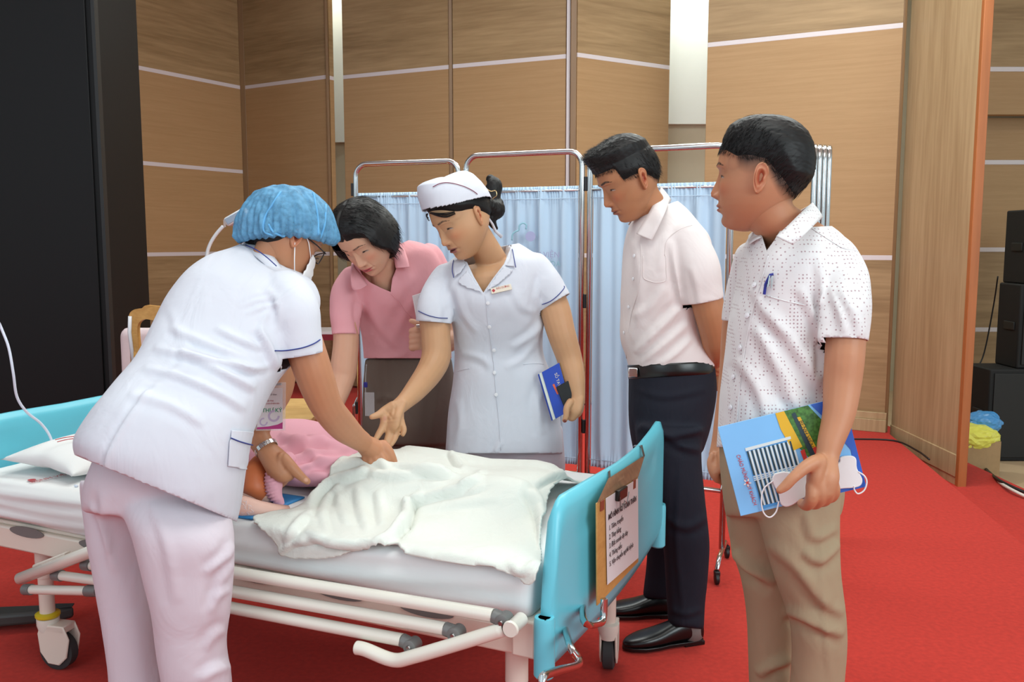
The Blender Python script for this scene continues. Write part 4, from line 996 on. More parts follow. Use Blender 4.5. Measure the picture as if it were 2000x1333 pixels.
# collar, placket, pocket, buttons, pen, yoke seam
patch('collar', bv3, [(1602, 396), (1606, 425), (1560, 460), (1552, 480), (1530, 460), (1519, 457), (1540, 440)], .005, .0022, M['shirt_dot'], r3, 6, lift=lambda x, y: .010*max(0, (450-y)/50)) if False else None
def collar_strip(name, parent, m, inner, outer, n=26, th=.002):
    """standing / folded collar between two 3-D curves"""
    a = catmull([list(p) for p in inner], n//(len(inner)-1)+1); b = catmull([list(p) for p in outer], n//(len(outer)-1)+1); n_ = 40
    ra = np.stack([np.interp(np.linspace(0, 1, n_), np.linspace(0, 1, len(a)), a[:, k]) for k in range(3)], -1); rb = np.stack([np.interp(np.linspace(0, 1, n_), np.linspace(0, 1, len(b)), b[:, k]) for k in range(3)], -1)
    rows = 6; vs = []; c = (ra.mean(0)+rb.mean(0))/2
    for j in range(rows):
        q = j/(rows-1); vs.append(ra*(1-q)+rb*q)
    A = np.array(vs); outv = A-c; outv[:, :, 2] = 0; outv /= np.linalg.norm(outv, axis=2)[:, :, None]
    bul = np.sin(np.linspace(0, PI, rows))[:, None, None]*.003; A = A+outv*bul
    A = A.reshape(-1, 3); F = [(j*n_+i, j*n_+i+1, (j+1)*n_+i+1, (j+1)*n_+i) for j in range(rows-1) for i in range(n_-1)]
    o = meshobj(name, A, F, m, parent); s = o.modifiers.new('thick', 'SOLIDIFY'); s.thickness = th; s.offset = 0; return o
collar_strip('collar', r3, M['shirt_dot'], [at(1516, 462, 1.885), at(1540, 440, 1.90), at(1565, 415, 1.93), at(1586, 396, 2.02), at(1575, 405, 2.09), at(1530, 428, 2.12), at(1492, 440, 2.07), at(1486, 464, 1.96)], [at(1549, 479, 1.868), at(1570, 460, 1.87), at(1590, 440, 1.90), at(1606, 424, 2.02), at(1596, 432, 2.12), at(1530, 445, 2.16), at(1468, 455, 2.10), at(1463, 478, 1.98)])
piping('placket_edge', bv3, [(1501, 500), (1489, 545), (1470, 610), (1456, 680), (1446, 750), (1440, 830)], .0011, M['shirt_dot'], r3, .0015)
for bx_, by_ in ((1475, 558), (1461, 617), (1447, 680), (1434, 737), (1429, 796)): button(bv3, bx_, by_, M['button'], r3, .0058)
piping('pocket_seam', bv3, [(1497, 578), (1540, 590), (1590, 600)], .0009, M['shirt_dot'], r3, .001)
piping('yoke_seam', bv3, [(1586, 448), (1620, 470), (1650, 487), (1680, 488)], .0009, M['shirt_dot'], r3, .001)
M['pen_blue'] = mat('blue pen', (36, 44, 140), .3)
pq, pn = onsurf(bv3, 1503, 556, .006)
pen = empty('pen', pq, 'blue and silver pen clipped in the dotted shirt pocket', 'pen')
build('barrel', MB().tube([onsurf(bv3, 1494, 576, .005)[0], onsurf(bv3, 1499, 556, .009)[0], onsurf(bv3, 1508, 538, .009)[0], onsurf(bv3, 1513, 537, .007)[0]], .0032, 10), M['pen_blue'], pen)
build('clip', MB().tube([onsurf(bv3, 1508, 540, .013)[0], onsurf(bv3, 1504, 562, .012)[0]], .0018, 8).tube([onsurf(bv3, 1512, 541, .012)[0], onsurf(bv3, 1510, 564, .010)[0]], .0015, 8), M['chrome'], pen)
for x_, Yd in ((1590, 1.99), (1505, 2.13)):
    q = at(x_, 1585, Yd); shoe(V((q.x+.05, Yd, 0)), V((-1, .15 if Yd > 2.1 else -.1, 0)), r3)

# folder with its print
fo = [at(1402, 835, 1.878), at(1647, 775, 1.862), at(1698, 940, 1.845), at(1450, 1008, 1.860)]
FX = (fo[1]-fo[0]); FY = (fo[3]-fo[0]); fw_, fh_ = FX.length, FY.length; FX.normalize(); FY = (FY-FX*FY.dot(FX)).normalized(); FN = FX.cross(FY); FN = FN if FN.dot(fo[0]-CAM) < 0 else -FN
folder = empty('folder', fo[3], 'glossy sky-blue brochure folder with a hospital building print, held by the man in khaki trousers', 'folder')
M['f_sky'] = mat('folder sky blue', (128, 190, 240), .3, var=.05, vscale=6); M['f_blue'] = mat('folder deep blue', (46, 94, 190), .3); M['f_yel'] = mat('folder yellow', (226, 178, 44), .3); M['f_red'] = mat('folder red', (200, 62, 56), .3)
M['f_green'] = mat('folder green', (70, 116, 52), .3, var=.6, vscale=120); M['f_dark'] = mat('folder dark teal', (44, 66, 74), .35); M['f_mid'] = mat('folder mid blue', (70, 150, 214), .3)
Fp = lambda u, v: fo[0]+FX*(u*fw_)+FY*(v*fh_)
build('cover', MB().prism([Fp(0, 0), Fp(1, 0), Fp(1, 1), Fp(0, 1)], FN*-.003), M['f_sky'], folder, bevel=.0006)
FR = (fo[0], FX*fw_, FY*fh_, FN)
pr_ = lambda poly, m, name='print', lift=.0005: printed(folder, FR, poly, m, name, lift, .0003)
pr_([(.50, .0), (.72, .0), (.86, .35), (.70, .62), (.64, .58), (.52, .30)], M['f_green'], 'garden_print')
pr_([(.46, .0), (.53, .0), (.60, .42), (.52, .44), (.47, .18)], M['f_yel'], 'poster_print', .0009)
pr_([(.58, .05), (.61, .04), (.70, .62), (.655, .64)], M['f_dark'], 'gate_print', .0009); pr_([(.615, .10), (.64, .10), (.70, .45), (.672, .46)], M['f_yel'], 'sign_print', .0012); pr_([(.672, .46), (.70, .45), (.735, .66), (.70, .68)], M['f_red'], 'sign_print', .0012)
pr_([(.575, .46), (.61, .45), (.62, .78), (.60, .80)], M['f_red'], 'sign_print', .0012)
text(folder, 'BỆNH VIỆN', .012, Fp(.622, .14), FY+FX*.15, FX, M['ink'], 'lettering', off=.0016)
pr_([(.74, 0), (1, 0), (1, .28), (.97, .62), (.90, .42), (.82, .18)], M['f_blue'], 'corner_print', .0007); pr_([(.86, 0), (.9, 0), (1, .22), (1, .3)], M['f_mid'], 'corner_print', .001)
pr_([(.97, .1), (1, .1), (1, 1), (.78, 1), (.86, .86), (.95, .7)], M['f_blue'], 'corner_print', .0006)
M['f_wall'] = mat('printed building wall', (214, 226, 226), .35)
pr_([(.165, .31), (.53, .30), (.57, .93), (.175, .98)], M['f_mid'], 'building_print', .0006)
for k in range(11):
    u0 = .17+k*.034; pr_([(u0, .33), (u0+.014, .33), (u0+.020, .60), (u0+.006, .60)], M['f_dark'], 'window_print', .0010); pr_([(u0+.008, .66), (u0+.022, .66), (u0+.026, .94), (u0+.012, .94)], M['f_dark'], 'window_print', .0010)
    pr_([(u0+.016, .33), (u0+.031, .33), (u0+.041, .94), (u0+.027, .94)], M['f_wall'], 'building_print', .0008)
for v0 in (.61, .63, .65): pr_([(.17, v0), (.55, v0-.01), (.55, v0), (.17, v0+.01)], M['f_wall'], 'building_print', .0013)
pr_([(.165, .29), (.53, .28), (.53, .31), (.165, .325)], M['f_wall'], 'building_print', .0012)
text(folder, 'CHÀO MỪNG QUÝ KHÁCH', .0115, Fp(.085, .34), FY+FX*.08, FX, M['f_red'], 'lettering', off=.0012, sx=.8)
for a in range(5):
    an = a*2*PI/5+.3; c = (.115+.0*a, .66); q = [(c[0]+(.028*math.cos(an+d)*k), c[1]+(.04*math.sin(an+d)*k)) for d, k in ((0, .25), (.35, .8), (0, 1.25), (-.35, .8))]; pr_(q, M['paper'], 'emblem', .0012)
pr_([(.107, .65), (.123, .65), (.123, .67), (.107, .67)], M['f_red'], 'emblem', .0017)
# mask held over the folder
M['mask'] = mat('white mask cloth', (232, 230, 230), .8, bump=.2, bscale=900)
mk = [(1512, 925), (1530, 921), (1552, 922), (1580, 905), (1634, 905), (1640, 893), (1660, 890), (1671, 896), (1673, 915), (1683, 935), (1680, 948), (1665, 953), (1640, 955), (1590, 965), (1565, 975), (1550, 985), (1535, 990), (1524, 984), (1520, 965), (1512, 950), (1507, 936)]
def plane_hit(px, py, off):
    d = ray(px, py); q = fo[0]+FN*off; return CAM+d*((q-CAM).dot(FN)/d.dot(FN))
mq = catmull(np.array(mk+[mk[0]], float), 4)[:-1]
mask = empty('face_mask', plane_hit(1590, 940, .004), 'white folded face mask held in hand over the blue folder', 'mask')
build('mask_body', MB().prism([plane_hit(x, y, .003) for x, y in mq], FN*.005), M['mask'], mask, bevel=.002)
build('ear_loop', MB().tube([plane_hit(x, y, .008) for x, y in catmull(np.array([(1510, 940), (1492, 955), (1487, 980), (1492, 1003), (1504, 1011), (1516, 1000), (1521, 980)], float), 5)], .0016, 8), M['mask'], mask)
build('ear_loop', MB().tube([plane_hit(x, y, .008) for x, y in catmull(np.array([(1676, 922), (1688, 930), (1693, 942), (1688, 958), (1676, 965), (1669, 958), (1668, 950)], float), 5)], .0016, 8), M['mask'], mask)
# ================================================================== man with navy trousers, hands behind his back
r2 = empty('person', (at(1320, 1100, 2.97).x, 2.97, 0), 'man in plain off-white shirt and navy trousers, hands behind back', 'person', None)
SK2 = (178, 122, 86)
H2 = Head(1230, 348, 2.88, -20, 27, 0, 1.05)
fade2 = lambda P_: np.clip((P_[:, 2]-np.interp(P_[:, 1], [-.1, -.07, -.045, -.02, .02, .05], [-.075, -.068, -.045, .0, -.008, .006]))/.03, 0, 1)*np.clip((.050-P_[:, 1])/.008, 0, 1)*.9
hp2 = head_parts(H2, SK2, lips=(150, 90, 74), fade=fade2, open_eye=.35, cheek=-.04)
b2 = [neck(H2, at(1292, 432, 2.95), .054, .056),
      sil([(1250, 440, 1330, 430, 2.96, .05), (1240, 480, 1355, 470, 2.96, .09), (1232, 560, 1340, 560, 2.96, .09)]),
      limb([(1352, 490, 2.84, 24), (1368, 540, 2.80, 31), (1384, 600, 2.80, 31), (1396, 650, 2.83, 29), (1398, 672, 2.86, 27), (1396, 690, 2.92, 24), (1392, 704, 3.02, 19), (1390, 712, 3.10, 16)]),
      limb([(1390, 706, 3.08, 17), (1392, 716, 3.09, 19), (1386, 726, 3.08, 15)], flat=.7),
      finger([(1392, 700, 3.03), (1404, 704, 3.02), (1414, 708, 3.03)], [7, 6.5, 5]), finger([(1391, 708, 3.03), (1402, 713, 3.01), (1415, 716, 3.03)], [7, 6.5, 5]),
      finger([(1388, 714, 3.03), (1399, 720, 3.01), (1409, 724, 3.03)], [7, 6.5, 5]), finger([(1385, 718, 3.04), (1394, 726, 3.02), (1401, 731, 3.04)], [6.5, 6, 5]), finger([(1388, 696, 3.04), (1398, 694, 3.03), (1406, 697, 3.03)], [7, 6.5, 5]),
      limb([(1330, 500, 3.1, 28), (1375, 590, 3.14, 27), (1404, 660, 3.16, 24), (1408, 700, 3.14, 19), (1404, 735, 3.12, 15), (1402, 752, 3.11, 13)])]
body_mesh('body', b2, H2, SK2, hp2, r2, .0036, fade=fade2)
# hair: quiff swept forward and up, cropped sides
th2 = lambda P_: np.clip((P_[:, 2]-np.interp(P_[:, 1], [-.1, -.07, -.04, -.015, .01, .045, .052, .08, .1], [-.05, -.04, -.012, .008, .012, .018, .052, .060, .060]))*.2, -.01, .004) + np.clip((P_[:, 2]-.062)*.9, 0, .016)*np.clip((P_[:, 1]+.12)/.1, 0, 1) + .010*np.clip((P_[:, 1]-.045)/.03, 0, 1)*(P_[:, 2] > .055)
def lift2(P_, A, k):
    A = A.copy(); q = np.clip((P_[:, 1]-.03)/.05, 0, 1)*np.clip((P_[:, 2]-.055)/.02, 0, 1); A[:, 1] += .006*q; A[:, 2] += .014*q; return A
hair_shell(H2, th2, r2, grooves=.0022, gdir=(170, 60, 90), seed=4, lift=lift2)
rg = np.random.default_rng(8); tt = th2(P0); ok = np.nonzero((tt > .002))[0]; pk = rg.choice(ok, 2000)
roots = lift2(P0[pk], P0[pk]+(P0[pk]/np.linalg.norm(P0[pk], axis=1)[:, None])*(tt[pk]-.002)[:, None], 1); top = P0[pk][:, 2] > .062
dirs = np.where(top[:, None], np.stack([P0[pk][:, 0]*3+.15, np.full(len(pk), .9), np.full(len(pk), .35)], -1), np.stack([P0[pk][:, 0]*2, np.full(len(pk), -.25), np.full(len(pk), -.9)], -1))+rg.normal(size=(len(pk), 3))*.14
strands(H2, roots, dirs, .020, .0007, r2, M['hair'], .2, 3, droop=.1); edge_strands(H2, tt, r2, 22)
SH2 = [sil([(1232, 740, 1390, 730, 2.97, .142), (1224, 700, 1390, 700, 2.97, .15), (1213, 660, 1374, 655, 2.97, .155), (1214, 590, 1366, 595, 2.96, .16), (1216, 530, 1385, 530, 2.95, .17), (1220, 480, 1384, 470, 2.95, .165), (1228, 448, 1362, 436, 2.94, .13), (1238, 428, 1340, 408, 2.94, .10), (1250, 412, 1318, 390, 2.94, .07)], e=.85),
       limb([(1340, 470, 2.83, 40), (1362, 520, 2.80, 42), (1371, 565, 2.80, 39), (1376, 592, 2.80, 38)], 5, 28, fe=True),
       limb([(1330, 460, 3.07, 40), (1364, 545, 3.12, 36), (1372, 572, 3.12, 34)], 4, 24, fe=True)]
cs2 = [([(1310, 470), (1322, 540), (1335, 600)], .008, 7), ([(1330, 600), (1290, 640), (1240, 690)], .007, 8), ([(1345, 630), (1300, 670), (1250, 712)], .006, 7), ([(1350, 660), (1320, 690), (1290, 712)], .006, 6), ([(1240, 470), (1250, 560), (1245, 640)], .004, 9), ([(1350, 520), (1362, 560), (1368, 600)], .003, 7), ([(1300, 560), (1270, 600), (1235, 620)], .004, 9), ([(1320, 420), (1300, 470), (1290, 530)], .003, 9)]
o2s, v2, f2 = cloth('shirt', SH2, M['shirt_white'], r2, .007, cuts=[(at(1376, 592, 2.80), at(1376, 592, 2.80)-at(1371, 565, 2.80), .07), (at(1372, 572, 3.12), at(1372, 572, 3.12)-at(1364, 545, 3.12), .06), endcut((1250, 412, 1318, 390, 2.94), .12, True), endcut((1232, 740, 1390, 730, 2.97), .3, False)], creases=cs2, wav=.0012, seed=5)
bv2 = tree(v2, f2)
collar_strip('collar', r2, M['shirt_white'], [at(1243, 457, 2.82), at(1258, 432, 2.83), at(1275, 402, 2.85), at(1291, 366, 2.93), at(1284, 380, 3.01), at(1258, 410, 3.02), at(1237, 425, 2.96)], [at(1273, 470, 2.79), at(1284, 448, 2.785), at(1297, 420, 2.80), at(1310, 391, 2.93), at(1304, 400, 3.05), at(1262, 425, 3.07), at(1227, 440, 2.99)])
piping('placket_edge', bv2, [(1252, 476), (1254, 520), (1247, 570), (1232, 620), (1224, 700)], .0011, M['shirt_white'], r2, .0015)
piping('pocket_seam', bv2, [(1257, 500), (1256, 545), (1280, 553), (1302, 550), (1300, 500)], .0010, M['shirt_white'], r2, .001, curve=False)
piping('sleeve_seam', bv2, [(1298, 500), (1302, 470), (1325, 450), (1352, 440)], .0010, M['shirt_white'], r2, .001)
for bx_, by_ in ((1240, 500), (1238, 545), (1229, 600), (1220, 650)): button(bv2, bx_, by_, M['button'], r2, .0055)
TR2 = [sil([(1228, 728, 1393, 712, 2.97, .15), (1228, 790, 1398, 765, 2.97, .155), (1231, 840, 1385, 835, 2.97, .155), (1240, 885, 1370, 885, 2.97, .14)]),
       sil([(1244, 840, 1330, 840, 3.08, .085), (1250, 920, 1335, 920, 3.10, .085), (1258, 1000, 1345, 1000, 3.12, .08), (1263, 1060, 1345, 1060, 3.13, .075), (1261, 1120, 1335, 1120, 3.14, .07), (1256, 1168, 1332, 1172, 3.14, .065)], e=.95),
       sil([(1240, 830, 1378, 840, 2.88, .09), (1248, 900, 1370, 870, 2.88, .09), (1272, 975, 1374, 960, 2.88, .085), (1292, 1050, 1385, 1050, 2.89, .08), (1300, 1120, 1384, 1120, 2.90, .075), (1304, 1180, 1377, 1180, 2.91, .07), (1306, 1222, 1373, 1230, 2.91, .068)], e=.95)]
cr2 = [([(1250, 830), (1310, 850), (1372, 838)], .010, 8), ([(1290, 845), (1330, 870), (1368, 880)], .008, 7), ([(1240, 760), (1300, 775), (1380, 760)], .003, 6), ([(1300, 1010), (1340, 1030), (1380, 1010)], .005, 8), ([(1330, 900), (1322, 1050), (1335, 1200)], .003, 6), ([(1310, 1190), (1340, 1200), (1370, 1190)], .004, 6)]
cloth('trousers', TR2, M['navy'], r2, .0085, creases=cr2, wav=.0012, seed=4)
bt = sil([(1226, 714, 1392, 706, 2.97, .152), (1227, 722, 1392.5, 714, 2.97, .156), (1228, 736, 1393, 728, 2.97, .158), (1228, 741, 1393, 732, 2.97, .152)], 2)
belt = meshobj('belt', bt[0], bt[1], M['leather'], r2)
build('buckle', MB().box(at(1236, 728, 2.88), .016, .005, .016), M['chrome'], belt, bevel=.003)
build('sock', MB().tube([at(1345, 1185, 2.92), at(1350, 1225, 2.92), at(1352, 1245, 2.92)], [.04, .038, .036], 16), M['sock'], r2, smooth=True)
hl = V((at(1372, 1258, 2.90).x, 2.93, 0)); shoe(hl, V((-1, -.28, 0)), r2, .285)
hl = V((at(1325, 1200, 3.14).x, 3.14, 0)); shoe(hl, V((-1, -.05, 0)), r2, .28)
# ================================================================== nurse with the white folded cap, arm held out
r5 = empty('person', (at(1000, 1000, 3.12).x, 3.12, 0), 'nurse in white tunic and folded white cap, one open hand held over the bed', 'person', None)
SK5 = (196, 150, 112)
H5 = Head(902, 424, 2.98, -33, 29, -7, 1.06)
hp5 = head_parts(H5, SK5, lips=(150, 84, 86), open_eye=.32, female=True, cheek=.07, mouth_open=.75, nose=.92, fade=lambda P_: np.clip((P_[:, 2]-.055-.02*(P_[:, 1] > .06)+.9*np.clip(-P_[:, 1]+.03, 0, .07))/.012, 0, 1)*.95)
b5 = [neck(H5, at(962, 512, 3.06), .050, .052),
      sil([(905, 520, 1010, 500, 3.08, .06), (885, 545, 1045, 535, 3.07, .10), (895, 600, 1040, 600, 3.06, .10), (915, 680, 1030, 680, 3.07, .08)]),
      limb([(866, 560, 3.04, 26), (850, 610, 3.0, 31), (851, 655, 2.98, 29), (852, 695, 2.96, 29), (840, 725, 2.92, 27), (812, 762, 2.84, 22), (790, 785, 2.78, 17), (776, 797, 2.75, 16)]),
      limb([(780, 792, 2.75, 16), (768, 812, 2.73, 21), (766, 826, 2.72, 20)], flat=.55), limb([(752, 806, 2.73, 10), (750, 826, 2.72, 10)], flat=.8), limb([(782, 806, 2.74, 9), (782, 824, 2.73, 9)], flat=.8),
      finger([(768, 794, 2.74), (752, 802, 2.73), (740, 810, 2.715), (726, 815, 2.70)], [11, 9, 7.5, 5.5]),
      finger([(751, 826, 2.72), (746, 838, 2.71), (740, 848, 2.70), (733, 860, 2.69)], [8.5, 7.5, 6.8, 5.2]),
      finger([(762, 834, 2.715), (760, 848, 2.71), (756, 860, 2.70), (752, 872, 2.69)], [8, 7.2, 6.6, 5]),
      finger([(773, 834, 2.72), (773, 848, 2.715), (770, 858, 2.705), (764, 869, 2.695)], [7.8, 7.0, 6.4, 5]),
      finger([(783, 822, 2.73), (786, 831, 2.725), (789, 840, 2.72), (787, 849, 2.715)], [7.4, 6.6, 6, 4.8]),
      limb([(1056, 540, 3.05, 28), (1082, 600, 3.02, 30), (1096, 650, 3.0, 28), (1112, 700, 3.0, 25), (1122, 740, 2.97, 21), (1128, 772, 2.95, 15), (1126, 790, 2.94, 15)]),
      limb([(1127, 782, 2.94, 16), (1121, 800, 2.93, 18), (1117, 810, 2.93, 14)], flat=.7),
      finger([(1114, 786, 2.92), (1107, 798, 2.905), (1106, 812, 2.90), (1103, 821, 2.90)], [8, 7, 6.3, 5.5]),
      finger([(1124, 800, 2.92), (1122, 812, 2.92), (1114, 816, 2.93)], [8, 7.5, 6]), finger([(1130, 796, 2.93), (1129, 808, 2.93), (1121, 813, 2.94)], [8, 7.5, 6]), finger([(1133, 790, 2.94), (1133, 802, 2.945), (1127, 808, 2.95)], [7.5, 7, 6]), finger([(1134, 784, 2.95), (1135, 796, 2.955), (1131, 802, 2.96)], [7, 6.5, 5.5])]
body_mesh('body', b5, H5, SK5, hp5, r5, .003, nails=[(at(752, 818, 2.70)[:], .012, (190, 128, 104)), (at(1103, 823, 2.893)[:], .006, (120, 50, 48))], creases=[([(752, 800), (762, 812), (768, 822)], -.0012, 2.2), ([(750, 822), (764, 820), (780, 818)], -.0010, 2.0), ([(773, 790), (770, 806), (766, 818)], -.0012, 2.2)])
# hair under the cap: fringe, side, bun with clip
th5 = lambda P_: np.clip((P_[:, 2]-np.interp(P_[:, 1], [-.1, -.05, -.02, .0, .03, .06, .085, .1], [-.055, -.035, .0, .016, .028, .045, .066, .066]))*.5, -.01, .008)
hair_shell(H5, th5, r5, grooves=.0008, gdir=(60, 260, 120), seed=6)
bunw = [(at(962, 372, 3.04), .030), (at(966, 388, 3.03), .030), (at(969, 405, 3.03), .034), (at(964, 420, 3.04), .026)]
bun = remesh([limb([(958, 350, 3.07, 9), (965, 362, 3.06, 16), (962, 380, 3.05, 16)]), limb([(962, 380, 3.05, 16), (963, 398, 3.04, 16), (968, 410, 3.03, 19), (960, 420, 3.03, 14)]), limb([(945, 395, 3.0, 14), (962, 405, 3.02, 16), (972, 398, 3.04, 12)]), limb([(958, 425, 3.02, 10), (962, 437, 3.03, 8), (968, 446, 3.04, 5)])], .003, 2)
bn = normals(bun[0], bun[1]); meshobj('hair_bun', bun[0]+bn*(.0016*lattice_noise(bun[0]*np.array([260, 260, 90]), 8))[:, None], bun[1], M['hair'], r5)
M['gold'] = mat('gold metal', (206, 176, 128), .25, 1.)
build('hair_clip', MB().tube([at(x, y, 3.0) for x, y in catmull(np.array([(946, 366), (955, 372), (960, 374), (968, 373), (970, 382), (963, 388), (962, 395), (966, 401)], float), 4)], .0014, 8), M['gold'], r5)
rg = np.random.default_rng(9)
fr_ = []
for k in range(34):
    sg = -1 if k % 3 else 1; a_, z_ = rg.uniform(0, .012), rg.uniform(-.010, .006); fr_.append([(sg*(.006+a_), .0955, .064), (sg*(.026+a_*.6), .0915, .054+z_*.6), (sg*(.040+a_*.4), .085, .048+z_), (sg*(.050+a_*.2), .077, .044+z_*.6)] if sg > 0 else [(sg*(.006+a_), .0955, .064), (sg*(.030+a_), .0905, .052+z_*.6), (sg*(.052+a_*.6), .077, .041+z_), (sg*(.066+a_*.2), .052, .034+z_*.6)])
fm = MB()
for q in fr_: fm.tube([V(H5.w(np.array([p]))[0]) for p in catmull(np.array(q), 4)], list(np.linspace(.0016, .0004, 13)), 5)
tag(build('fringe', fm, M['hair'], r5, smooth=True), kind='stuff')
# cap
M['cap_line'] = mat('dark red piping', (120, 40, 70), .6)
def capshape():
    P_ = HG.reshape(-1, 3); zc = np.interp(P_[:, 1], [-.1, -.03, .03, .1], [.0, .022, .050, .062]); t = np.where(P_[:, 2] > zc, .013, -.02)
    return t
th_cap = lambda P_: np.where(P_[:, 2] > np.interp(P_[:, 1], [-.1, -.05, .03, .1], [-.002, .022, .046, .060]), .016, -.02)
def liftc(P_, A, k):
    A = A.copy(); up_ = np.clip((A[:, 2]-.075)/.05, 0, 1); A[:, 2] += np.clip((A[:, 2]-.055)/.05, 0, 1)*(np.where(A[:, 1] > -.01, .046, .016)*np.abs(A[:, 1]+.01)/.09)+up_*.002*np.cos((A[:, 1]+.005)*60); A[:, 1] *= 1+.06*up_; A[:, 0] *= 1+.05*np.clip(1-up_, 0, 1); return A
capo, cpv, cpf = hair_shell(H5, th_cap, r5, 'nurse_cap', M['uniform'], 0, (1, 1, 1), 1, liftc)
so = capo.modifiers.new('thick', 'SOLIDIFY'); so.thickness = .0025; so.offset = 1
bvc = BVHTree.FromPolygons([V(v.co)+root_off(r5) for v in capo.data.vertices], [tuple(p.vertices) for p in capo.data.polygons])
piping('cap_edge', bvc, [(846, 366), (858, 360), (872, 358), (890, 361), (912, 368), (930, 379), (941, 394), (944, 408)], .0013, M['cap_line'], r5, .0035)
build('cap_tie', MB().tube([at(944, 416, 3.0), at(954, 426, 2.99), at(962, 438, 3.0), at(968, 452, 3.02), at(980, 463, 3.03)], [.003, .0035, .004, .005, .006], 10), M['uniform'], r5, smooth=True)
SH5 = [sil([(870, 890, 1100, 890, 3.12, .16), (872, 860, 1098, 850, 3.12, .16), (876, 800, 1092, 800, 3.12, .155), (884, 740, 1080, 740, 3.11, .145), (887, 690, 1062, 690, 3.10, .13), (884, 640, 1062, 640, 3.08, .14), (872, 590, 1062, 595, 3.06, .145), (862, 550, 1066, 545, 3.06, .13), (868, 520, 1058, 508, 3.06, .105), (885, 503, 1035, 488, 3.07, .08), (905, 490, 1010, 472, 3.07, .06)], e=.85),
       limb([(872, 545, 3.05, 32), (856, 580, 3.02, 36), (848, 610, 2.99, 35), (846, 634, 2.985, 34)], 5, 28, fe=True),
       limb([(1045, 525, 3.05, 32), (1066, 560, 3.03, 36), (1078, 578, 3.02, 34), (1088, 594, 3.015, 33)], 5, 28, fe=True)]
cs5 = [([(884, 600), (878, 640), (886, 690)], .006, 6), ([(1068, 620), (1040, 655), (1000, 680)], .006, 7), ([(1050, 660), (1020, 700), (985, 720)], .004, 7), ([(890, 560), (905, 610), (935, 650)], .004, 7), ([(1060, 540), (1050, 580), (1062, 615)], .005, 6), ([(900, 690), (940, 700), (960, 720)], .004, 7), ([(1070, 740), (1050, 790), (1060, 850)], .005, 9), ([(895, 780), (900, 830), (890, 870)], .004, 8), ([(980, 860), (970, 880), (972, 905)], .006, 5), ([(890, 540), (876, 580), (882, 620)], .004, 6), ([(1000, 560), (1020, 600), (1050, 610)], .003, 7)]
neckhole = [(896, 505), (912, 512), (925, 540), (944, 572), (962, 545), (985, 515), (999, 480), (998, 455), (940, 440), (900, 480)]
o5, v5, f5 = cloth('tunic', SH5, M['uniform'], r5, .007, cuts=[(at(846, 634, 2.985), at(846, 634, 2.985)-at(848, 610, 2.99), .068), (at(1088, 594, 3.015), at(1088, 594, 3.015)-at(1078, 578, 3.02), .068), endcut((905, 490, 1010, 472, 3.07), .11, True), endcut((870, 890, 1100, 890, 3.12), .3, False)], creases=cs5, wav=.0012, seed=15, holes=[neckhole])
bv5 = tree(v5, f5)
patch('lapel', bv5, [(944, 574), (930, 552), (914, 528), (902, 540), (893, 553), (915, 565)], .004, .0022, M['uniform'], r5, 5)
patch('lapel', bv5, [(944, 574), (965, 545), (984, 520), (1004, 528), (996, 538), (975, 556), (960, 566)], .004, .0022, M['uniform'], r5, 5)
patch('collar', bv5, [(888, 512), (905, 505), (912, 520), (904, 533), (890, 545), (886, 528)], .007, .0022, M['uniform'], r5, 5)
patch('collar', bv5, [(998, 478), (999, 462), (992, 468), (1003, 500), (1006, 524), (978, 520), (974, 518), (984, 500), (990, 480)], .007, .0022, M['uniform'], r5, 5) if False else patch('collar', bv5, [(972, 519), (984, 498), (990, 472), (996, 466), (1000, 490), (1006, 525)], .007, .0022, M['uniform'], r5, 5)
piping('collar_piping', bv5, [(994, 468), (1000, 492), (1006, 525)], .0014, M['blue_pipe'], r5, .011); piping('collar_piping', bv5, [(889, 513), (887, 530), (889, 545)], .0014, M['blue_pipe'], r5, .011)
piping('sleeve_piping', bv5, [(818, 608), (835, 616), (855, 621), (874, 622)], .0014, M['blue_pipe'], r5, .002); piping('sleeve_piping', bv5, [(1108, 555), (1092, 575), (1075, 589), (1058, 595)], .0014, M['blue_pipe'], r5, .002)
piping('placket_edge', bv5, [(948, 578), (952, 620), (962, 690), (968, 760), (975, 830), (978, 880)], .0011, M['uniform'], r5, .0015)
piping('pocket_seam', bv5, [(886, 728), (905, 722), (918, 720)], .0011, M['uniform'], r5, .001); piping('pocket_seam', bv5, [(1022, 712), (1050, 710), (1075, 716)], .0011, M['uniform'], r5, .001)
for bx_, by_ in ((953, 592), (956, 638), (965, 684), (966, 728), (969, 771)): button(bv5, bx_, by_, M['button'], r5, .0062)
# name badge
q, n_ = onsurf(bv5, 979, 566, .010); xa = (at(1000, 561, 2.95)-at(960, 571, 2.95)).normalized(); ya = n_.cross(xa).normalized(); ya = ya if ya.z > 0 else -ya; xa = ya.cross(n_).normalized(); xa = xa if xa.x > 0 else -xa
nb = empty('name_badge', q, 'small cream name badge with red lettering pinned on the capped nurse\'s tunic', 'badge')
M['cream'] = mat('cream plastic', (226, 214, 196), .4); M['red_ink'] = mat('red ink', (176, 48, 56), .5)
build('plate', MB().box(q, xa*.034, ya*.0095, n_*.0012), M['cream'], nb, bevel=.0008)
text(nb, 'ĐIỀU DƯỠNG', .0085, q-xa*.016+ya*.001, xa, ya, M['red_ink'], off=.0015, sx=.8)
build('emblem', MB().prism([q-xa*.026+ya*.006+n_*.0013, q-xa*.020+n_*.0013, q-xa*.026-ya*.006+n_*.0013, q-xa*.032+n_*.0013], n_*.0004), M['red_ink'], nb)
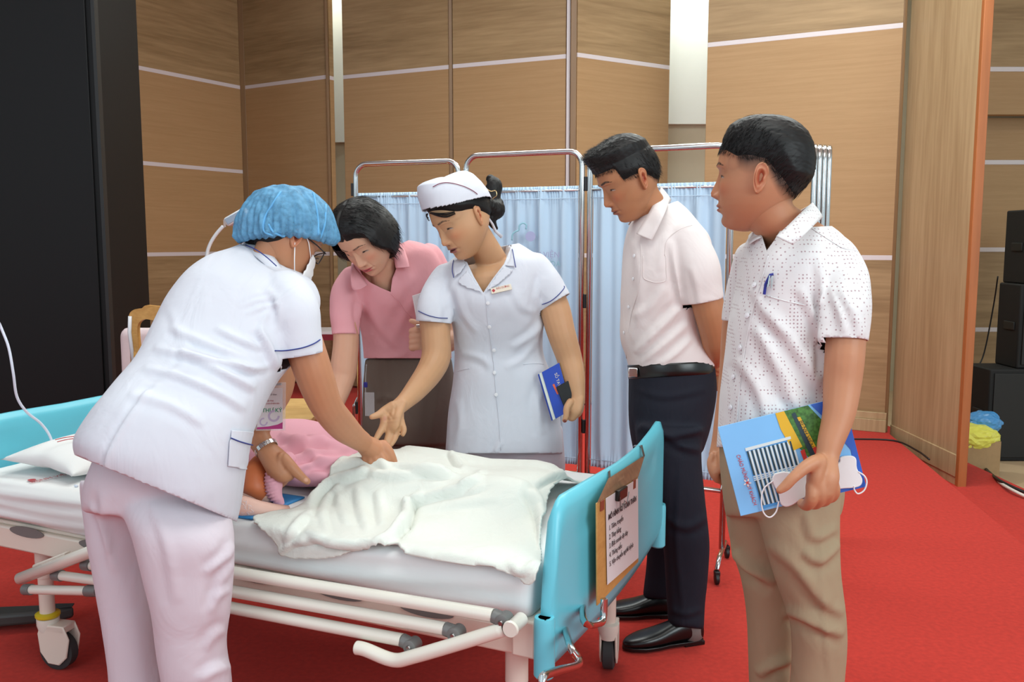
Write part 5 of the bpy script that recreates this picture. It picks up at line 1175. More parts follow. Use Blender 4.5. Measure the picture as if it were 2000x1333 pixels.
TR5 = [sil([(885, 830, 1098, 830, 3.13, .13), (884, 880, 1102, 880, 3.13, .13), (886, 930, 1104, 930, 3.13, .12)]),
       sil([(886, 900, 990, 900, 3.14, .085), (890, 1000, 985, 1000, 3.15, .08), (897, 1100, 975, 1100, 3.16, .07), (900, 1205, 970, 1205, 3.17, .06)], 3), sil([(996, 900, 1104, 900, 3.14, .085), (998, 1000, 1098, 1000, 3.15, .08), (1004, 1100, 1086, 1100, 3.16, .07), (1006, 1205, 1080, 1205, 3.17, .06)], 3)]
cloth('trousers', TR5, M['uniform_pants'], r5, .009, creases=[([(900, 865), (940, 890), (975, 900)], .005, 8), ([(1090, 865), (1050, 885), (1005, 895)], .005, 8)], wav=.001)
M['shoe_beige'] = mat('beige shoe', (170, 150, 130), .5)
for x_ in (935, 1042): q = at(x_, 1200, 3.2); shoe(V((q.x, 3.25, 0)), V((-.1, -1, 0)), r5, .24, 'shoe_beige')
# notebook and phone in her lowered hand
nbk = empty('notebook', at(1085, 815, 2.95), 'blue notebook', 'book')
nbk['label'] = 'blue hardcover notebook with white page edge in the capped nurse\'s lowered hand'
M['book_blue'] = mat('blue book cover', (34, 70, 176), .35); M['pages'] = mat('book pages', (214, 218, 210), .8); M['orange'] = mat('orange print', (226, 96, 50), .4)
q0, q1, q2, q3 = at(1052, 731, 2.965), at(1092, 709, 2.965), at(1117, 800, 2.94), at(1079, 822, 2.94)
nrm_ = (q1-q0).cross(q3-q0).normalized(); nrm_ = nrm_ if nrm_.dot(q0-CAM) < 0 else -nrm_
xl = (q1-q0).normalized()
build('cover', MB().prism([q0+xl*.012, q1, q2, q3+xl*.012], nrm_*.0025), M['book_blue'], nbk, bevel=.001)
build('page_block', MB().prism([q0+xl*.002-nrm_*.014, q1-nrm_*.014, q2-nrm_*.014, q3+xl*.002-nrm_*.014], nrm_*.0138), M['pages'], nbk)
build('cover', MB().prism([q0-nrm_*.017-xl*.004, q1-nrm_*.017, q2-nrm_*.017, q3-nrm_*.017-xl*.004], nrm_*.0025), M['book_blue'], nbk, bevel=.001)
dn_ = (q3-q0).normalized()
build('cover_mark', MB().prism([q0+xl*.035+dn_*.055+nrm_*.003, q0+xl*.042+dn_*.055+nrm_*.003, q0+xl*.046+dn_*.092+nrm_*.003, q0+xl*.041+dn_*.092+nrm_*.003], nrm_*.0004), M['orange'], nbk)
text(nbk, 'SỔ TAY', .014, q0+xl*.052+dn_*.025, dn_, -xl if (dn_.cross(-xl)).dot(nrm_) > 0 else xl, M['cream'], off=.0032)
ph = empty('phone', at(1094, 790, 2.93), 'black phone held on top of the blue notebook', 'phone')
p0 = q0+xl*.045+dn_*.068+nrm_*.004
build('phone_body', MB().prism([p0, p0+xl*.062, p0+xl*.068+dn_*.09, p0+xl*.008+dn_*.09], nrm_*.008), M['black_plastic'], ph, bevel=.003)
# ================================================================== nurse bending over the bed, seen from behind, blue bouffant cap
r1 = empty('person', (at(330, 1250, 2.14).x, 2.14, 0), 'nurse in white uniform and blue bouffant cap bending over the bed, seen from behind', 'person', None)
SK1 = (184, 128, 94)
H1 = Head(560, 462, 2.46, 26, 34, 4, 1.0, left=False)
hp1 = head_parts(H1, SK1, lips=(150, 84, 86), open_eye=.2, female=True, fade=lambda P_: np.clip(((P_[:, 2]-.040)+.9*np.clip(-P_[:, 1]+.03, 0, .09))/.014, 0, 1)*.95)
b1 = [neck(H1, at(520, 522, 2.47), .046, .052), sil([(470, 520, 560, 540, 2.46, .06), (440, 560, 575, 590, 2.44, .11), (400, 620, 570, 650, 2.40, .12), (370, 690, 540, 710, 2.34, .10)]),
      limb([(560, 600, 2.31, 34), (585, 650, 2.29, 38), (603, 700, 2.28, 38), (620, 750, 2.29, 36), (640, 797, 2.32, 31), (668, 832, 2.40, 29), (692, 853, 2.47, 23), (708, 864, 2.51, 20)]),
      limb([(704, 862, 2.51, 20), (724, 876, 2.54, 27), (738, 888, 2.55, 24)], flat=.8), limb([(722, 892, 2.54, 17), (732, 902, 2.55, 16)], flat=.8),
      finger([(748, 872, 2.545), (759, 882, 2.54), (767, 898, 2.545), (773, 914, 2.56)], [13, 10, 8.5, 6.5]),
      finger([(744, 890, 2.53), (752, 902, 2.53), (752, 915, 2.55), (745, 918, 2.57)], [11, 9.5, 8, 7]),
      finger([(735, 896, 2.525), (742, 909, 2.53), (740, 918, 2.55), (733, 918, 2.57)], [11, 9.5, 8, 7]),
      finger([(725, 900, 2.525), (731, 911, 2.53), (727, 918, 2.55), (720, 915, 2.57)], [10, 9, 7.5, 6.5]),
      finger([(714, 896, 2.53), (718, 906, 2.53), (714, 912, 2.54)], [8.5, 7.5, 6]),
      limb([(545, 620, 2.60, 30), (548, 690, 2.60, 32), (540, 760, 2.58, 32), (512, 810, 2.54, 29), (503, 845, 2.51, 24), (512, 868, 2.49, 22), (522, 880, 2.48, 22)]),
      limb([(518, 875, 2.48, 22), (538, 900, 2.46, 29), (552, 918, 2.45, 28)], flat=.75), limb([(530, 905, 2.46, 20), (540, 930, 2.46, 18)], flat=.8),
      finger([(552, 898, 2.445), (568, 912, 2.435), (584, 928, 2.435), (600, 941, 2.44)], [15, 12, 9.5, 7]),
      finger([(560, 925, 2.45), (556, 938, 2.46), (546, 950, 2.47)], [10, 9, 7]), finger([(550, 930, 2.455), (544, 944, 2.465), (537, 955, 2.475)], [10, 9, 7]), finger([(541, 934, 2.46), (535, 950, 2.47), (530, 962, 2.48)], [10, 9, 7]), finger([(532, 932, 2.47), (528, 950, 2.475), (524, 963, 2.485)], [9, 8, 6.5])]
body_mesh('body', b1, H1, SK1, hp1, r1, .0032, nails=[(at(770, 912, 2.545)[:], .005, (214, 160, 134)), (at(598, 938, 2.43)[:], .006, (214, 160, 134))], creases=[([(556, 880), (548, 900), (560, 922)], -.0012, 3), ([(742, 884), (738, 900), (742, 912)], -.001, 2)])
th1 = lambda P_: np.clip((P_[:, 2]-np.interp(P_[:, 1], [-.1, -.07, -.04, -.015, .01, .04, .07, .085, .1], [-.075, -.075, -.045, -.002, .012, .022, .040, .050, .052]))*.5, -.01, .008)
hair_shell(H1, th1, r1, grooves=.0010, gdir=(100, 60, 300), seed=6)
# hair behind the ear and at the nape
nh = remesh([limb([(505, 466, 2.43, 12), (522, 482, 2.42, 16), (534, 500, 2.42, 14), (540, 518, 2.425, 7)]), limb([(478, 462, 2.47, 10), (500, 470, 2.45, 15), (520, 476, 2.43, 12)]), ], .003, 2); nn_ = normals(nh[0], nh[1])
meshobj('hair_nape', nh[0]+nn_*(.0016*lattice_noise(nh[0]*np.array([260, 260, 90]), 8))[:, None], nh[1], M['hair'], r1)
# bouffant cap: pleated, sheer
def capmat():
    m, n, l, p = newmat('sheer blue cap cloth'); p.inputs['Base Color'].default_value = srgb(104, 168, 208); p.inputs['Roughness'].default_value = .6; p.inputs['Alpha'].default_value = .7
    tc = n.new('ShaderNodeTexCoord'); t = n.new('ShaderNodeTexNoise'); t.inputs['Scale'].default_value = 60; l.new(tc.outputs['Object'], t.inputs[0])
    r = n.new('ShaderNodeValToRGB'); r.color_ramp.elements[0].position = .35; r.color_ramp.elements[1].position = .65; r.color_ramp.elements[0].color = (.40, .40, .40, 1); r.color_ramp.elements[1].color = (.74, .74, .74, 1); l.new(t.outputs[0], r.inputs[0]); l.new(r.outputs[0], p.inputs['Alpha'])
    return m
M['bouffant'] = capmat(); M['bouffant_edge'] = mat('blue elastic edge', (96, 166, 214), .7)
cen = at(556, 440, 2.46); nt_, nz_c = 220, 60
dxp = (at(657, 458, 2.52)-at(458, 462, 2.42))/2; cmid = (at(657, 458, 2.52)+at(458, 462, 2.42))/2; ax_ = dxp; vv_ = (cmid-CAM).normalized(); upc = vv_.cross(dxp.normalized()).normalized(); upc = upc if upc.z > 0 else -upc; dep = dxp.normalized().cross(upc)
vs = []; 
for j in range(nz_c):
    q = j/(nz_c-1); ph = q*PI*.5
    for i in range(nt_):
        a = 2*PI*i/nt_; ca, sa = math.cos(a), math.sin(a)
        R_ = math.cos(ph)**.72 if q < 1 else 0; h = math.sin(ph)**1.05*.138
        pl_ = 1+.030*math.sin(a*38+2*math.sin(a*3))*(1-q)**1.5+.02*math.sin(a*7+q*5)*(1-q)+.012*math.sin(a*13-q*9)
        low = -.012*math.cos(a)*0
        back = 1 if ca < 0 else 1
        x_ = ca*R_*pl_; y_ = sa*R_*pl_*.112
        hh = h-.016*(1-q)*max(0, ca)+.012*(1-q)*abs(sa)
        # pouch sags to the back left; top leans forward
        sh = .12*ax_.length*math.sin(ph)
        vs.append(list(cmid+ax_*x_*(1)+ax_.normalized()*sh*.2+dep*y_+upc*(hh-.004+.010*(1-q)**2*math.sin(a*38)*.3)))
    
fs = [(j*nt_+i, j*nt_+(i+1) % nt_, (j+1)*nt_+(i+1) % nt_, (j+1)*nt_+i) for j in range(nz_c-1) for i in range(nt_)]
# turned-in elastic hem
b0 = len(vs); cx_ = np.mean(np.array(vs[:nt_]), 0)
for i in range(nt_): p_ = np.array(vs[i]); vs.append(list(cx_+(p_-cx_)*.93-np.array(upc)*.012)); 
for i in range(nt_): p_ = np.array(vs[i]); vs.append(list(cx_+(p_-cx_)*.80-np.array(upc)*.006))
fs += [(b0+i, b0+(i+1) % nt_, (i+1) % nt_, i) for i in range(nt_)]+[(b0+nt_+i, b0+nt_+(i+1) % nt_, b0+(i+1) % nt_, b0+i) for i in range(nt_)]
A_ = np.array(vs); A_ = A_+normals(A_, fs)*(.0025*lattice_noise(A_*45, 12)*3)[:, None]
cp1 = meshobj('bouffant_cap', A_, fs, M['bouffant'], r1); s_ = cp1.modifiers.new('thick', 'SOLIDIFY'); s_.thickness = .0008
bvb = BVHTree.FromPolygons([V(a) for a in A_], fs)
for pts in ([(548, 375), (532, 400), (517, 425), (514, 448), (525, 458), (545, 462)], [(524, 438), (535, 455), (556, 462)], [(612, 378), (620, 420), (622, 460)], [(636, 400), (634, 440), (625, 466)]):
    piping('cap_crease', bvb, pts, .0030, M['bouffant_edge'], r1, .0005)
# glasses and mask
M['black_frame'] = mat('black glasses frame', (14, 14, 18), .25); M['lens'] = mat('clear lens', (220, 226, 228), .05, alpha=.15)
gl = empty('glasses', H1.p(0, .1, 0), 'black-framed glasses worn by the nurse with the blue bouffant cap', 'glasses'); gl['label'] = 'black-framed glasses worn by the nurse with the blue cap'
for sx_ in (1, -1):
    ring_ = [H1.p(sx_*.033+.025*math.cos(a), .104-.010*abs(math.cos(a)), -.006+.018*math.sin(a)+.003*math.sin(2*a)) for a in np.linspace(0, 2*PI, 26)]
    build('rim', MB().tube(ring_, .0016, 8, cap=False), M['black_frame'], gl, smooth=True); build('lens', MB().prism(ring_[:-1], H1.f*.0006), M['lens'], gl)
    build('temple', MB().tube([H1.p(sx_*.059, .098, .004), H1.p(sx_*.072, .060, .004), H1.p(sx_*.079, .0, .004), H1.p(sx_*.078, -.022, -.006)], .0018, 8), M['black_frame'], gl, smooth=True)
build('bridge', MB().tube([H1.p(-.009, .108, -.002), H1.p(0, .110, .001), H1.p(.009, .108, -.002)], .0016, 8), M['black_frame'], gl, smooth=True)
mk1 = empty('face_mask', H1.p(0, .09, -.06), 'white surgical mask worn by the nurse with the blue cap', 'mask')
gx = np.linspace(-1, 1, 25); gz = np.linspace(0, 1, 17); vs = []
for v_ in gz:
    for u_ in gx:
        a = u_*.95; vs.append(list(H1.p(.071*math.sin(a*1.15), .040+.072*math.cos(a*1.25)*(1-.25*abs(v_-.45)) + .012*math.exp(-(u_/.25)**2)*math.exp(-((v_-.3)/.3)**2)+.0015*math.sin(v_*34), -.028-.092*v_+.012*abs(u_)*(v_-.5)*2*-.6)))
fs = [(j*25+i, j*25+i+1, (j+1)*25+i+1, (j+1)*25+i) for j in range(16) for i in range(24)]
mo = meshobj('mask_body', vs, fs, M['mask'], mk1); s_ = mo.modifiers.new('thick', 'SOLIDIFY'); s_.thickness = .0018
for sx_ in (1, -1):
    build('ear_loop', MB().tube([H1.p(sx_*.062, .066, -.034), H1.p(sx_*.079, .030, -.006), H1.p(sx_*.083, .000, .012)], .0014, 8), M['mask'], mk1, smooth=True)
    build('ear_loop', MB().tube([H1.p(sx_*.062, .050, -.104), H1.p(sx_*.078, .018, -.068), H1.p(sx_*.083, -.006, -.030)], .0014, 8), M['mask'], mk1, smooth=True)
# trousers
TR1 = [sil([(205, 850, 455, 880, 2.14, .10), (185, 905, 452, 940, 2.15, .12), (170, 950, 448, 990, 2.15, .13), (168, 1000, 455, 1040, 2.15, .12)]),
       sil([(162, 940, 290, 960, 2.26, .085), (166, 1000, 300, 1015, 2.26, .085), (178, 1080, 300, 1085, 2.25, .08), (190, 1160, 306, 1165, 2.24, .075), (205, 1250, 316, 1250, 2.23, .07), (214, 1333, 322, 1333, 2.22, .065), (222, 1440, 325, 1440, 2.21, .06), (228, 1490, 328, 1490, 2.21, .06)], e=.95),
       sil([(244, 950, 446, 975, 2.10, .06), (244, 1005, 456, 1030, 2.07, .085), (262, 1060, 456, 1070, 2.05, .09), (280, 1130, 452, 1130, 2.05, .085), (298, 1200, 446, 1200, 2.05, .08), (308, 1260, 440, 1260, 2.06, .078), (318, 1333, 452, 1333, 2.06, .075), (325, 1440, 448, 1440, 2.07, .07), (328, 1550, 445, 1550, 2.07, .068)], e=.95)]
cr1 = [([(455, 1060), (440, 1090), (400, 1120)], .006, 8), ([(456, 1100), (435, 1130), (420, 1170)], .005, 8), ([(450, 1150), (425, 1165), (410, 1200)], .005, 8), ([(440, 1230), (420, 1240), (400, 1270)], .005, 9), ([(455, 1300), (420, 1310), (390, 1330)], .006, 10), ([(300, 980), (330, 1080), (345, 1180)], .004, 12), ([(200, 960), (205, 1040), (225, 1120)], .005, 9), ([(175, 985), (200, 1030), (215, 1080)], .006, 6)]
cloth('trousers', TR1, M['uniform_pants'], r1, .008, creases=cr1, wav=.0012, seed=31)
for x_, Yd in ((385, 2.07), (275, 2.22)): q = at(x_, 1500, Yd); shoe(V((q.x-.08, Yd-.06, 0)), V((.8, .5, 0)), r1, .24, 'shoe_beige')
SH1 = [sil([(156, 900, 460, 1024, 2.12, .185), (154, 862, 470, 965, 2.12, .18), (185, 812, 480, 895, 2.13, .165), (212, 778, 492, 840, 2.15, .155), (240, 740, 515, 790, 2.19, .145), (272, 700, 545, 740, 2.24, .145), (296, 655, 578, 700, 2.29, .15), (318, 615, 606, 650, 2.34, .155), (340, 570, 622, 600, 2.38, .155), (372, 528, 615, 565, 2.41, .145), (412, 500, 598, 540, 2.44, .12), (450, 487, 580, 528, 2.45, .085), (478, 475, 566, 520, 2.46, .06)], e=.85),
       limb([(556, 575, 2.33, 50), (574, 610, 2.29, 50), (582, 650, 2.275, 47), (587, 680, 2.27, 46), (590, 698, 2.27, 46)], 5, 28, fe=True),
       limb([(545, 590, 2.57, 45), (556, 660, 2.6, 42), (552, 700, 2.6, 40)], 4, 24, fe=True)]
cs1 = [([(290, 766), (262, 802), (236, 842), (214, 885), (205, 925)], .0055, 5, 1), ([(512, 590), (470, 640), (440, 690), (408, 740), (380, 790), (365, 850)], .0016, 3), ([(400, 520), (360, 620), (330, 700), (300, 770), (290, 800)], .0014, 3), ([(590, 556), (560, 575), (520, 615), (508, 650), (520, 690)], .003, 4), ([(470, 600), (510, 585), (550, 580)], .0035, 5), ([(480, 615), (515, 600), (548, 596)], .0035, 4), ([(470, 590), (500, 575), (535, 570)], .003, 4), ([(500, 640), (520, 670), (540, 720)], .008, 8), ([(510, 640), (530, 690), (545, 725)], .004, 6), ([(300, 680), (380, 700), (460, 740), (500, 760)], .008, 8), ([(330, 640), (400, 670), (480, 700)], .006, 8), ([(280, 720), (350, 735), (430, 770), (480, 800)], .007, 8), ([(420, 640), (470, 665), (515, 680)], .006, 7), ([(350, 690), (420, 705), (500, 725)], .007, 6), ([(250, 770), (330, 790), (400, 830)], .004, 9), ([(440, 700), (490, 720), (530, 715)], .006, 6), ([(330, 600), (360, 700), (300, 760)], .0025, 8), ([(520, 560), (545, 600), (540, 650)], .004, 7)]
o1, v1, f1 = cloth('tunic', SH1, M['uniform'], r1, .0075, cuts=[(at(590, 698, 2.27), at(590, 698, 2.27)-at(587, 680, 2.27), .078), (at(552, 700, 2.6), at(552, 700, 2.6)-at(556, 660, 2.6), .07), endcut((478, 475, 566, 520, 2.46), .10, True), endcut((156, 900, 458, 1024, 2.12), .34, False)], creases=cs1, wav=.0013, seed=25)
bv1 = tree(v1, f1)
piping('sleeve_piping', bv1, [(536, 686), (560, 685), (590, 680), (612, 672), (624, 664)], .0016, M['blue_pipe'], r1, .002)
False and patch('back_flap', bv1, [(285, 773), (235, 798), (195, 830), (160, 868), (187, 921), (213, 880), (250, 825)], .006, .002, M['uniform'], r1, 8)
patch('pocket', bv1, [(448, 838), (494, 842), (492, 872), (480, 920), (440, 912)], .004, .0022, M['uniform'], r1, 6)
piping('pocket_piping', bv1, [(447, 856), (465, 863), (488, 869)], .0016, M['blue_pipe'], r1, .007)
collar_strip('collar', r1, M['uniform'], [at(560, 545, 2.36), at(548, 520, 2.37), at(525, 490, 2.40), at(500, 468, 2.47), at(515, 470, 2.54), at(560, 500, 2.58)], [at(540, 548, 2.34), at(522, 522, 2.34), at(500, 502, 2.36), at(472, 480, 2.46), at(490, 478, 2.57), at(560, 515, 2.62)])
build('collar_piping', MB().tube(smoothpts([at(540, 520, 2.325), at(520, 502, 2.335), at(500, 488, 2.36), at(480, 479, 2.42)]), .0015, 8), M['blue_pipe'], r1, smooth=True)
# wrist watch
wc = at(520, 876, 2.475); wd_ = (at(540, 902, 2.46)-at(504, 848, 2.505)).normalized()
watch = empty('wrist_watch', wc, 'steel bracelet watch on the left wrist of the bending nurse', 'watch')
e1_ = wd_.cross(V((0, 0, 1))).normalized(); e2_ = wd_.cross(e1_)
for k in range(20):
    a = 2*PI*k/20; dr = e1_*math.cos(a)+e2_*math.sin(a); tg = -e1_*math.sin(a)+e2_*math.cos(a); rr = .0325
    if k == 0: continue
    build('link', MB().box(wc+dr*rr, tg*.0046, wd_*.0065, dr*.0015).box(wc+dr*(rr+.0012), tg*.0046, wd_*.0022, dr*.001), M['chrome'], watch, bevel=.0006)
# lanyard card hanging from her neck
cq = [at(500, 748, 2.47), at(558, 747, 2.47), at(560, 843, 2.44), at(498, 842, 2.44)]
card = empty('name_card', cq[3], 'clear hanging card holder with a white and magenta card below the bending nurse', 'card')
cx1 = (cq[1]-cq[0]); cw = cx1.length; cx1.normalize(); cy1 = cq[3]-cq[0]; cy1 = cy1-cx1*cy1.dot(cx1); ch = cy1.length; cy1.normalize(); cn = cx1.cross(cy1); cn = cn if cn.dot(cq[0]-CAM) < 0 else -cn
M['clear'] = mat('clear plastic', (236, 236, 240), .08, alpha=.28); M['magenta'] = mat('magenta print', (186, 60, 130), .4); M['lilac'] = mat('lilac print', (196, 178, 206), .4); M['green_ink'] = mat('green ink', (44, 140, 100), .5)
build('holder', MB().prism([cq[0], cq[0]+cx1*cw, cq[0]+cx1*cw+cy1*ch, cq[0]+cy1*ch], cn*-.004), M['clear'], card, bevel=.0015)
FC = (cq[0], cx1*cw, cy1*ch, cn)
o_ = printed(card, FC, [(.08, .12), (.90, .12), (.92, .97), (.06, .97)], M['paper'], 'paper_card', .0006, .0006)
printed(card, FC, [(.06, .93), (.45, .915), (.75, .88), (.92, .83), (.92, .97), (.06, .97)], M['magenta'], 'print', .0014)
for c_, rr in (((.62, .70), .20), ((.28, .82), .14)):
    printed(card, FC, [(c_[0]+rr*math.cos(a), c_[1]+rr*.62*math.sin(a)) for a in np.linspace(0, PI*1.55, 16)]+[(c_[0]+rr*.66*math.cos(a), c_[1]+rr*.40*math.sin(a)) for a in np.linspace(PI*1.55, 0, 16)], M['lilac'], 'print', .0013)
text(card, 'THƯ KÝ', .0155, cq[0]+cx1*cw*.22+cy1*ch*.62, cx1, -cy1, M['green_ink'], off=.0014, bold=.0002)
text(card, 'HỘI THI', .006, cq[0]+cx1*cw*.34+cy1*ch*.40, cx1, -cy1, M['red_ink'], off=.0014)
text(card, 'ĐIỀU DƯỠNG GIỎI CẤP BỆNH VIỆN', .0048, cq[0]+cx1*cw*.12+cy1*ch*.455, cx1, -cy1, M['red_ink'], off=.0014, sx=.72)
text(card, 'SỞ Y TẾ TỈNH', .0048, cq[0]+cx1*cw*.34+cy1*ch*.27, cx1, -cy1, M['ink'], off=.0014)
build('clip', MB().box(cq[0]+cx1*cw*.75+cy1*.006+cn*.001, cx1*.010, cy1*.003, cn*.002), M['chrome'], card, bevel=.001)
build('lanyard', MB().tube(smoothpts([cq[0]+cx1*cw*.6, at(535, 720, 2.5), at(545, 640, 2.56), at(548, 560, 2.57)]), .0018, 8), M['magenta'], card, smooth=True)

# ================================================================== woman in the pink polo shirt
r4 = empty('person', (at(790, 1000, 3.48).x, 3.48, 0), 'black-haired woman in pink polo shirt and taupe trousers leaning over the bed', 'person', None)
SK4 = (208, 160, 132)
H4 = Head(712, 462, 3.10, -60, 42, -13, 1.04)
hp4 = head_parts(H4, SK4, lips=(186, 70, 84), open_eye=.22, female=True, cheek=.05, nose=.95, ears=True, fade=lambda P_: np.clip((P_[:, 2]-.058+.9*np.clip(-P_[:, 1]+.03, 0, .1))/.012, 0, 1)*.95)
b4 = [neck(H4, at(752, 548, 3.22), .046, .048), sil([(710, 530, 790, 505, 3.25, .05), (705, 560, 820, 545, 3.28, .08), (730, 610, 830, 610, 3.34, .07), (740, 660, 840, 660, 3.38, .06)]),
      limb([(676, 575, 3.22, 23), (674, 620, 3.20, 25), (676, 665, 3.19, 25), (672, 712, 3.18, 26), (668, 740, 3.17, 25), (655, 785, 3.12, 19), (645, 815, 3.08, 14), (640, 826, 3.06, 13)]),
      limb([(642, 822, 3.06, 14), (634, 836, 3.04, 17), (630, 846, 3.03, 15)], flat=.8), finger([(628, 830, 3.03), (619, 836, 3.02), (612, 845, 3.02)], [7, 6, 5]), finger([(626, 840, 3.03), (621, 850, 3.02), (622, 858, 3.02)], [7, 6, 5]), finger([(634, 845, 3.03), (632, 855, 3.02), (634, 862, 3.02)], [7, 6, 5]), finger([(642, 846, 3.03), (643, 856, 3.02), (646, 862, 3.02)], [7, 6, 5]),
      limb([(850, 520, 3.36, 24), (872, 600, 3.34, 26), (878, 660, 3.28, 25), (850, 668, 3.2, 20), (832, 662, 3.16, 17)]),
      limb([(838, 652, 3.15, 17), (826, 652, 3.13, 17)], flat=.9)]+[finger([(832, y, 3.12), (818, y+1, 3.10), (805, y+3, 3.105), (807, y+5, 3.13)], [7.5, 7.5, 7, 6]) for y in (644, 655, 666, 676)]+[finger([(832, 640, 3.13), (816, 632, 3.11), (803, 627, 3.105)], [7, 6.5, 5])]
body_mesh('body', b4, H4, SK4, hp4, r4, .0034)
def th4(P_):
    x, y, z = P_.T; ax = np.abs(x)
    hl_ = np.interp(y, [-.1, -.05, -.0, .03, .06, .08, .1], [-.115, -.115, -.115, .000, .035, .056, .056])-.05*np.clip((ax-.05)/.02, 0, 1)*(y < .06)-.03*(ax < .012)*0
    t = np.clip((z-hl_)*.8, -.02, .016)
    side_ = np.clip((ax-.03)/.04, 0, 1)*np.clip((-z+.06)/.08, 0, 1)
    t = t+np.where(t > 0, .020*side_*np.clip((z+.11)/.04, 0, 1)-.006*np.exp(-(x/.004)**2)*(y > -.03)*(z > .05), 0); return t
hair_shell(H4, th4, r4, grooves=.0013, gdir=(120, 130, 30), seed=16)
rg = np.random.default_rng(18); tt = th4(P0); ok = np.nonzero((tt > .010))[0]; pk = rg.choice(ok, 1500); c_ = P0[pk]-np.array([0, -.005, 0]); c_[:, 2] = np.where(P0[pk][:, 2] < 0, c_[:, 2]*.25, c_[:, 2]); c_ /= np.linalg.norm(c_, axis=1)[:, None]
roots = P0[pk]+c_*(tt[pk]-.001)[:, None]; dirs = np.stack([np.sign(P0[pk][:, 0])*np.where(P0[pk][:, 2] > .05, .9, .05), np.full(len(pk), -.15), np.where(P0[pk][:, 2] > .09, -.2, -1.)], -1)+rg.normal(size=(len(pk), 3))*.07
strands(H4, roots, dirs, .034, .0007, r4, M['hair'], .15, 3, droop=.12)
SH4 = [sil([(712, 704, 882, 704, 3.40, .12), (708, 670, 880, 670, 3.38, .125), (704, 630, 876, 630, 3.34, .13), (694, 590, 872, 590, 3.30, .13), (678, 556, 868, 550, 3.27, .12), (678, 532, 862, 515, 3.26, .10), (690, 518, 845, 486, 3.25, .085), (706, 508, 822, 474, 3.25, .065), (722, 500, 792, 468, 3.25, .045)], e=.85),
       limb([(688, 545, 3.24, 26), (676, 575, 3.22, 30), (673, 615, 3.20, 29), (675, 640, 3.195, 27), (675, 657, 3.19, 27)], 5, 28, fe=True),
       limb([(838, 505, 3.34, 30), (862, 560, 3.35, 30), (868, 600, 3.34, 29)], 5, 28, fe=True)]
cs4 = [([(700, 590), (702, 620), (712, 660)], .007, 5), ([(845, 540), (800, 600), (760, 680)], .005, 10), ([(720, 600), (750, 650), (800, 690)], .004, 9), ([(712, 690), (750, 700), (800, 690)], .004, 7), ([(700, 560), (705, 590), (703, 620)], .004, 5), ([(780, 520), (800, 560), (820, 640)], .003, 9)]
nh4 = [(716, 520), (700, 520), (706, 535), (722, 552), (742, 562), (763, 571), (766, 545), (776, 520), (770, 480), (730, 480)]
o4, v4, f4 = cloth('polo_shirt', SH4, M['pink'], r4, .0075, cuts=[(at(675, 657, 3.19), at(675, 657, 3.19)-at(675, 640, 3.195), .058), (at(868, 600, 3.34), at(868, 600, 3.34)-at(862, 560, 3.35), .064), endcut((722, 500, 792, 468, 3.25), .10, True), endcut((712, 704, 882, 704, 3.40), .3, False)], creases=cs4, wav=.0012, seed=35, holes=[nh4])
bv4 = tree(v4, f4)
collar_strip('collar', r4, M['pink'], [at(718, 557, 3.14), at(704, 535, 3.15), at(692, 516, 3.17), at(712, 505, 3.27), at(748, 488, 3.32)], [at(703, 566, 3.12), at(688, 564, 3.12), at(686, 530, 3.14), at(694, 503, 3.26), at(748, 470, 3.34)])
collar_strip('collar', r4, M['pink'], [at(773, 524, 3.13), at(768, 498, 3.15), at(764, 475, 3.2), at(756, 474, 3.27), at(748, 488, 3.32)], [at(800, 522, 3.12), at(796, 505, 3.14), at(784, 476, 3.2), at(768, 468, 3.28), at(748, 470, 3.34)])
piping('placket_edge', bv4, [(722, 552), (745, 563), (765, 574), (785, 600), (805, 625)], .0014, M['pink'], r4, .002); piping('placket_edge', bv4, [(776, 525), (765, 545), (763, 570)], .0014, M['pink'], r4, .002)
TR4 = [sil([(713, 700, 882, 700, 3.42, .115), (709, 760, 890, 760, 3.46, .13), (708, 830, 892, 830, 3.48, .13), (710, 870, 892, 870, 3.49, .12)]),
       sil([(710, 850, 806, 850, 3.50, .085), (712, 950, 802, 950, 3.51, .08), (722, 1040, 796, 1040, 3.52, .07), (728, 1115, 790, 1115, 3.53, .06)], 3), sil([(812, 850, 892, 850, 3.50, .085), (812, 950, 884, 950, 3.51, .08), (814, 1040, 876, 1040, 3.52, .07), (818, 1115, 870, 1115, 3.53, .06)], 3)]
cloth('trousers', TR4, M['brown'], r4, .009, creases=[([(722, 720), (740, 760), (735, 800)], .004, 7), ([(756, 716), (757, 790), (755, 860)], .003, 5), ([(730, 780), (760, 775), (790, 790)], .004, 7), ([(860, 720), (850, 790), (840, 860)], .005, 8)], wav=.001)
for x_ in (765, 850): q = at(x_, 1110, 3.6); shoe(V((q.x, 3.62, 0)), V((-.2, -1, 0)), r4, .23)
pk4 = empty('card_holder', at(713, 740, 3.30), 'clear card holder with blue clip hanging at the taupe trousers', 'card')
build('holder', MB().box(at(722, 790, 3.31), .018, .0012, .045), M['clear'], pk4, bevel=.001); build('clip', MB().box(at(714, 752, 3.30), .007, .004, .010), M['pen_blue'], pk4, bevel=.002); build('strap', MB().tube([at(716, 712, 3.31), at(714, 735, 3.30), at(714, 768, 3.30)], .0014, 6), M['clear'], pk4)
bk4 = empty('brochure', at(818, 620, 3.10), 'white brochure with a teal cover print, held upright by the woman in pink', 'brochure')
a0, a1, a2, a3 = at(806, 578, 3.13), at(835, 568, 3.16), at(860, 680, 3.16), at(826, 690, 3.12)
nb_ = (a1-a0).cross(a3-a0).normalized(); nb_ = nb_ if nb_.dot(a0-CAM) < 0 else -nb_
build('cover', MB().prism([a0, a1, a2, a3], nb_*-.006), M['paper'], bk4, bevel=.001); M['teal'] = mat('teal print', (84, 170, 196), .35)
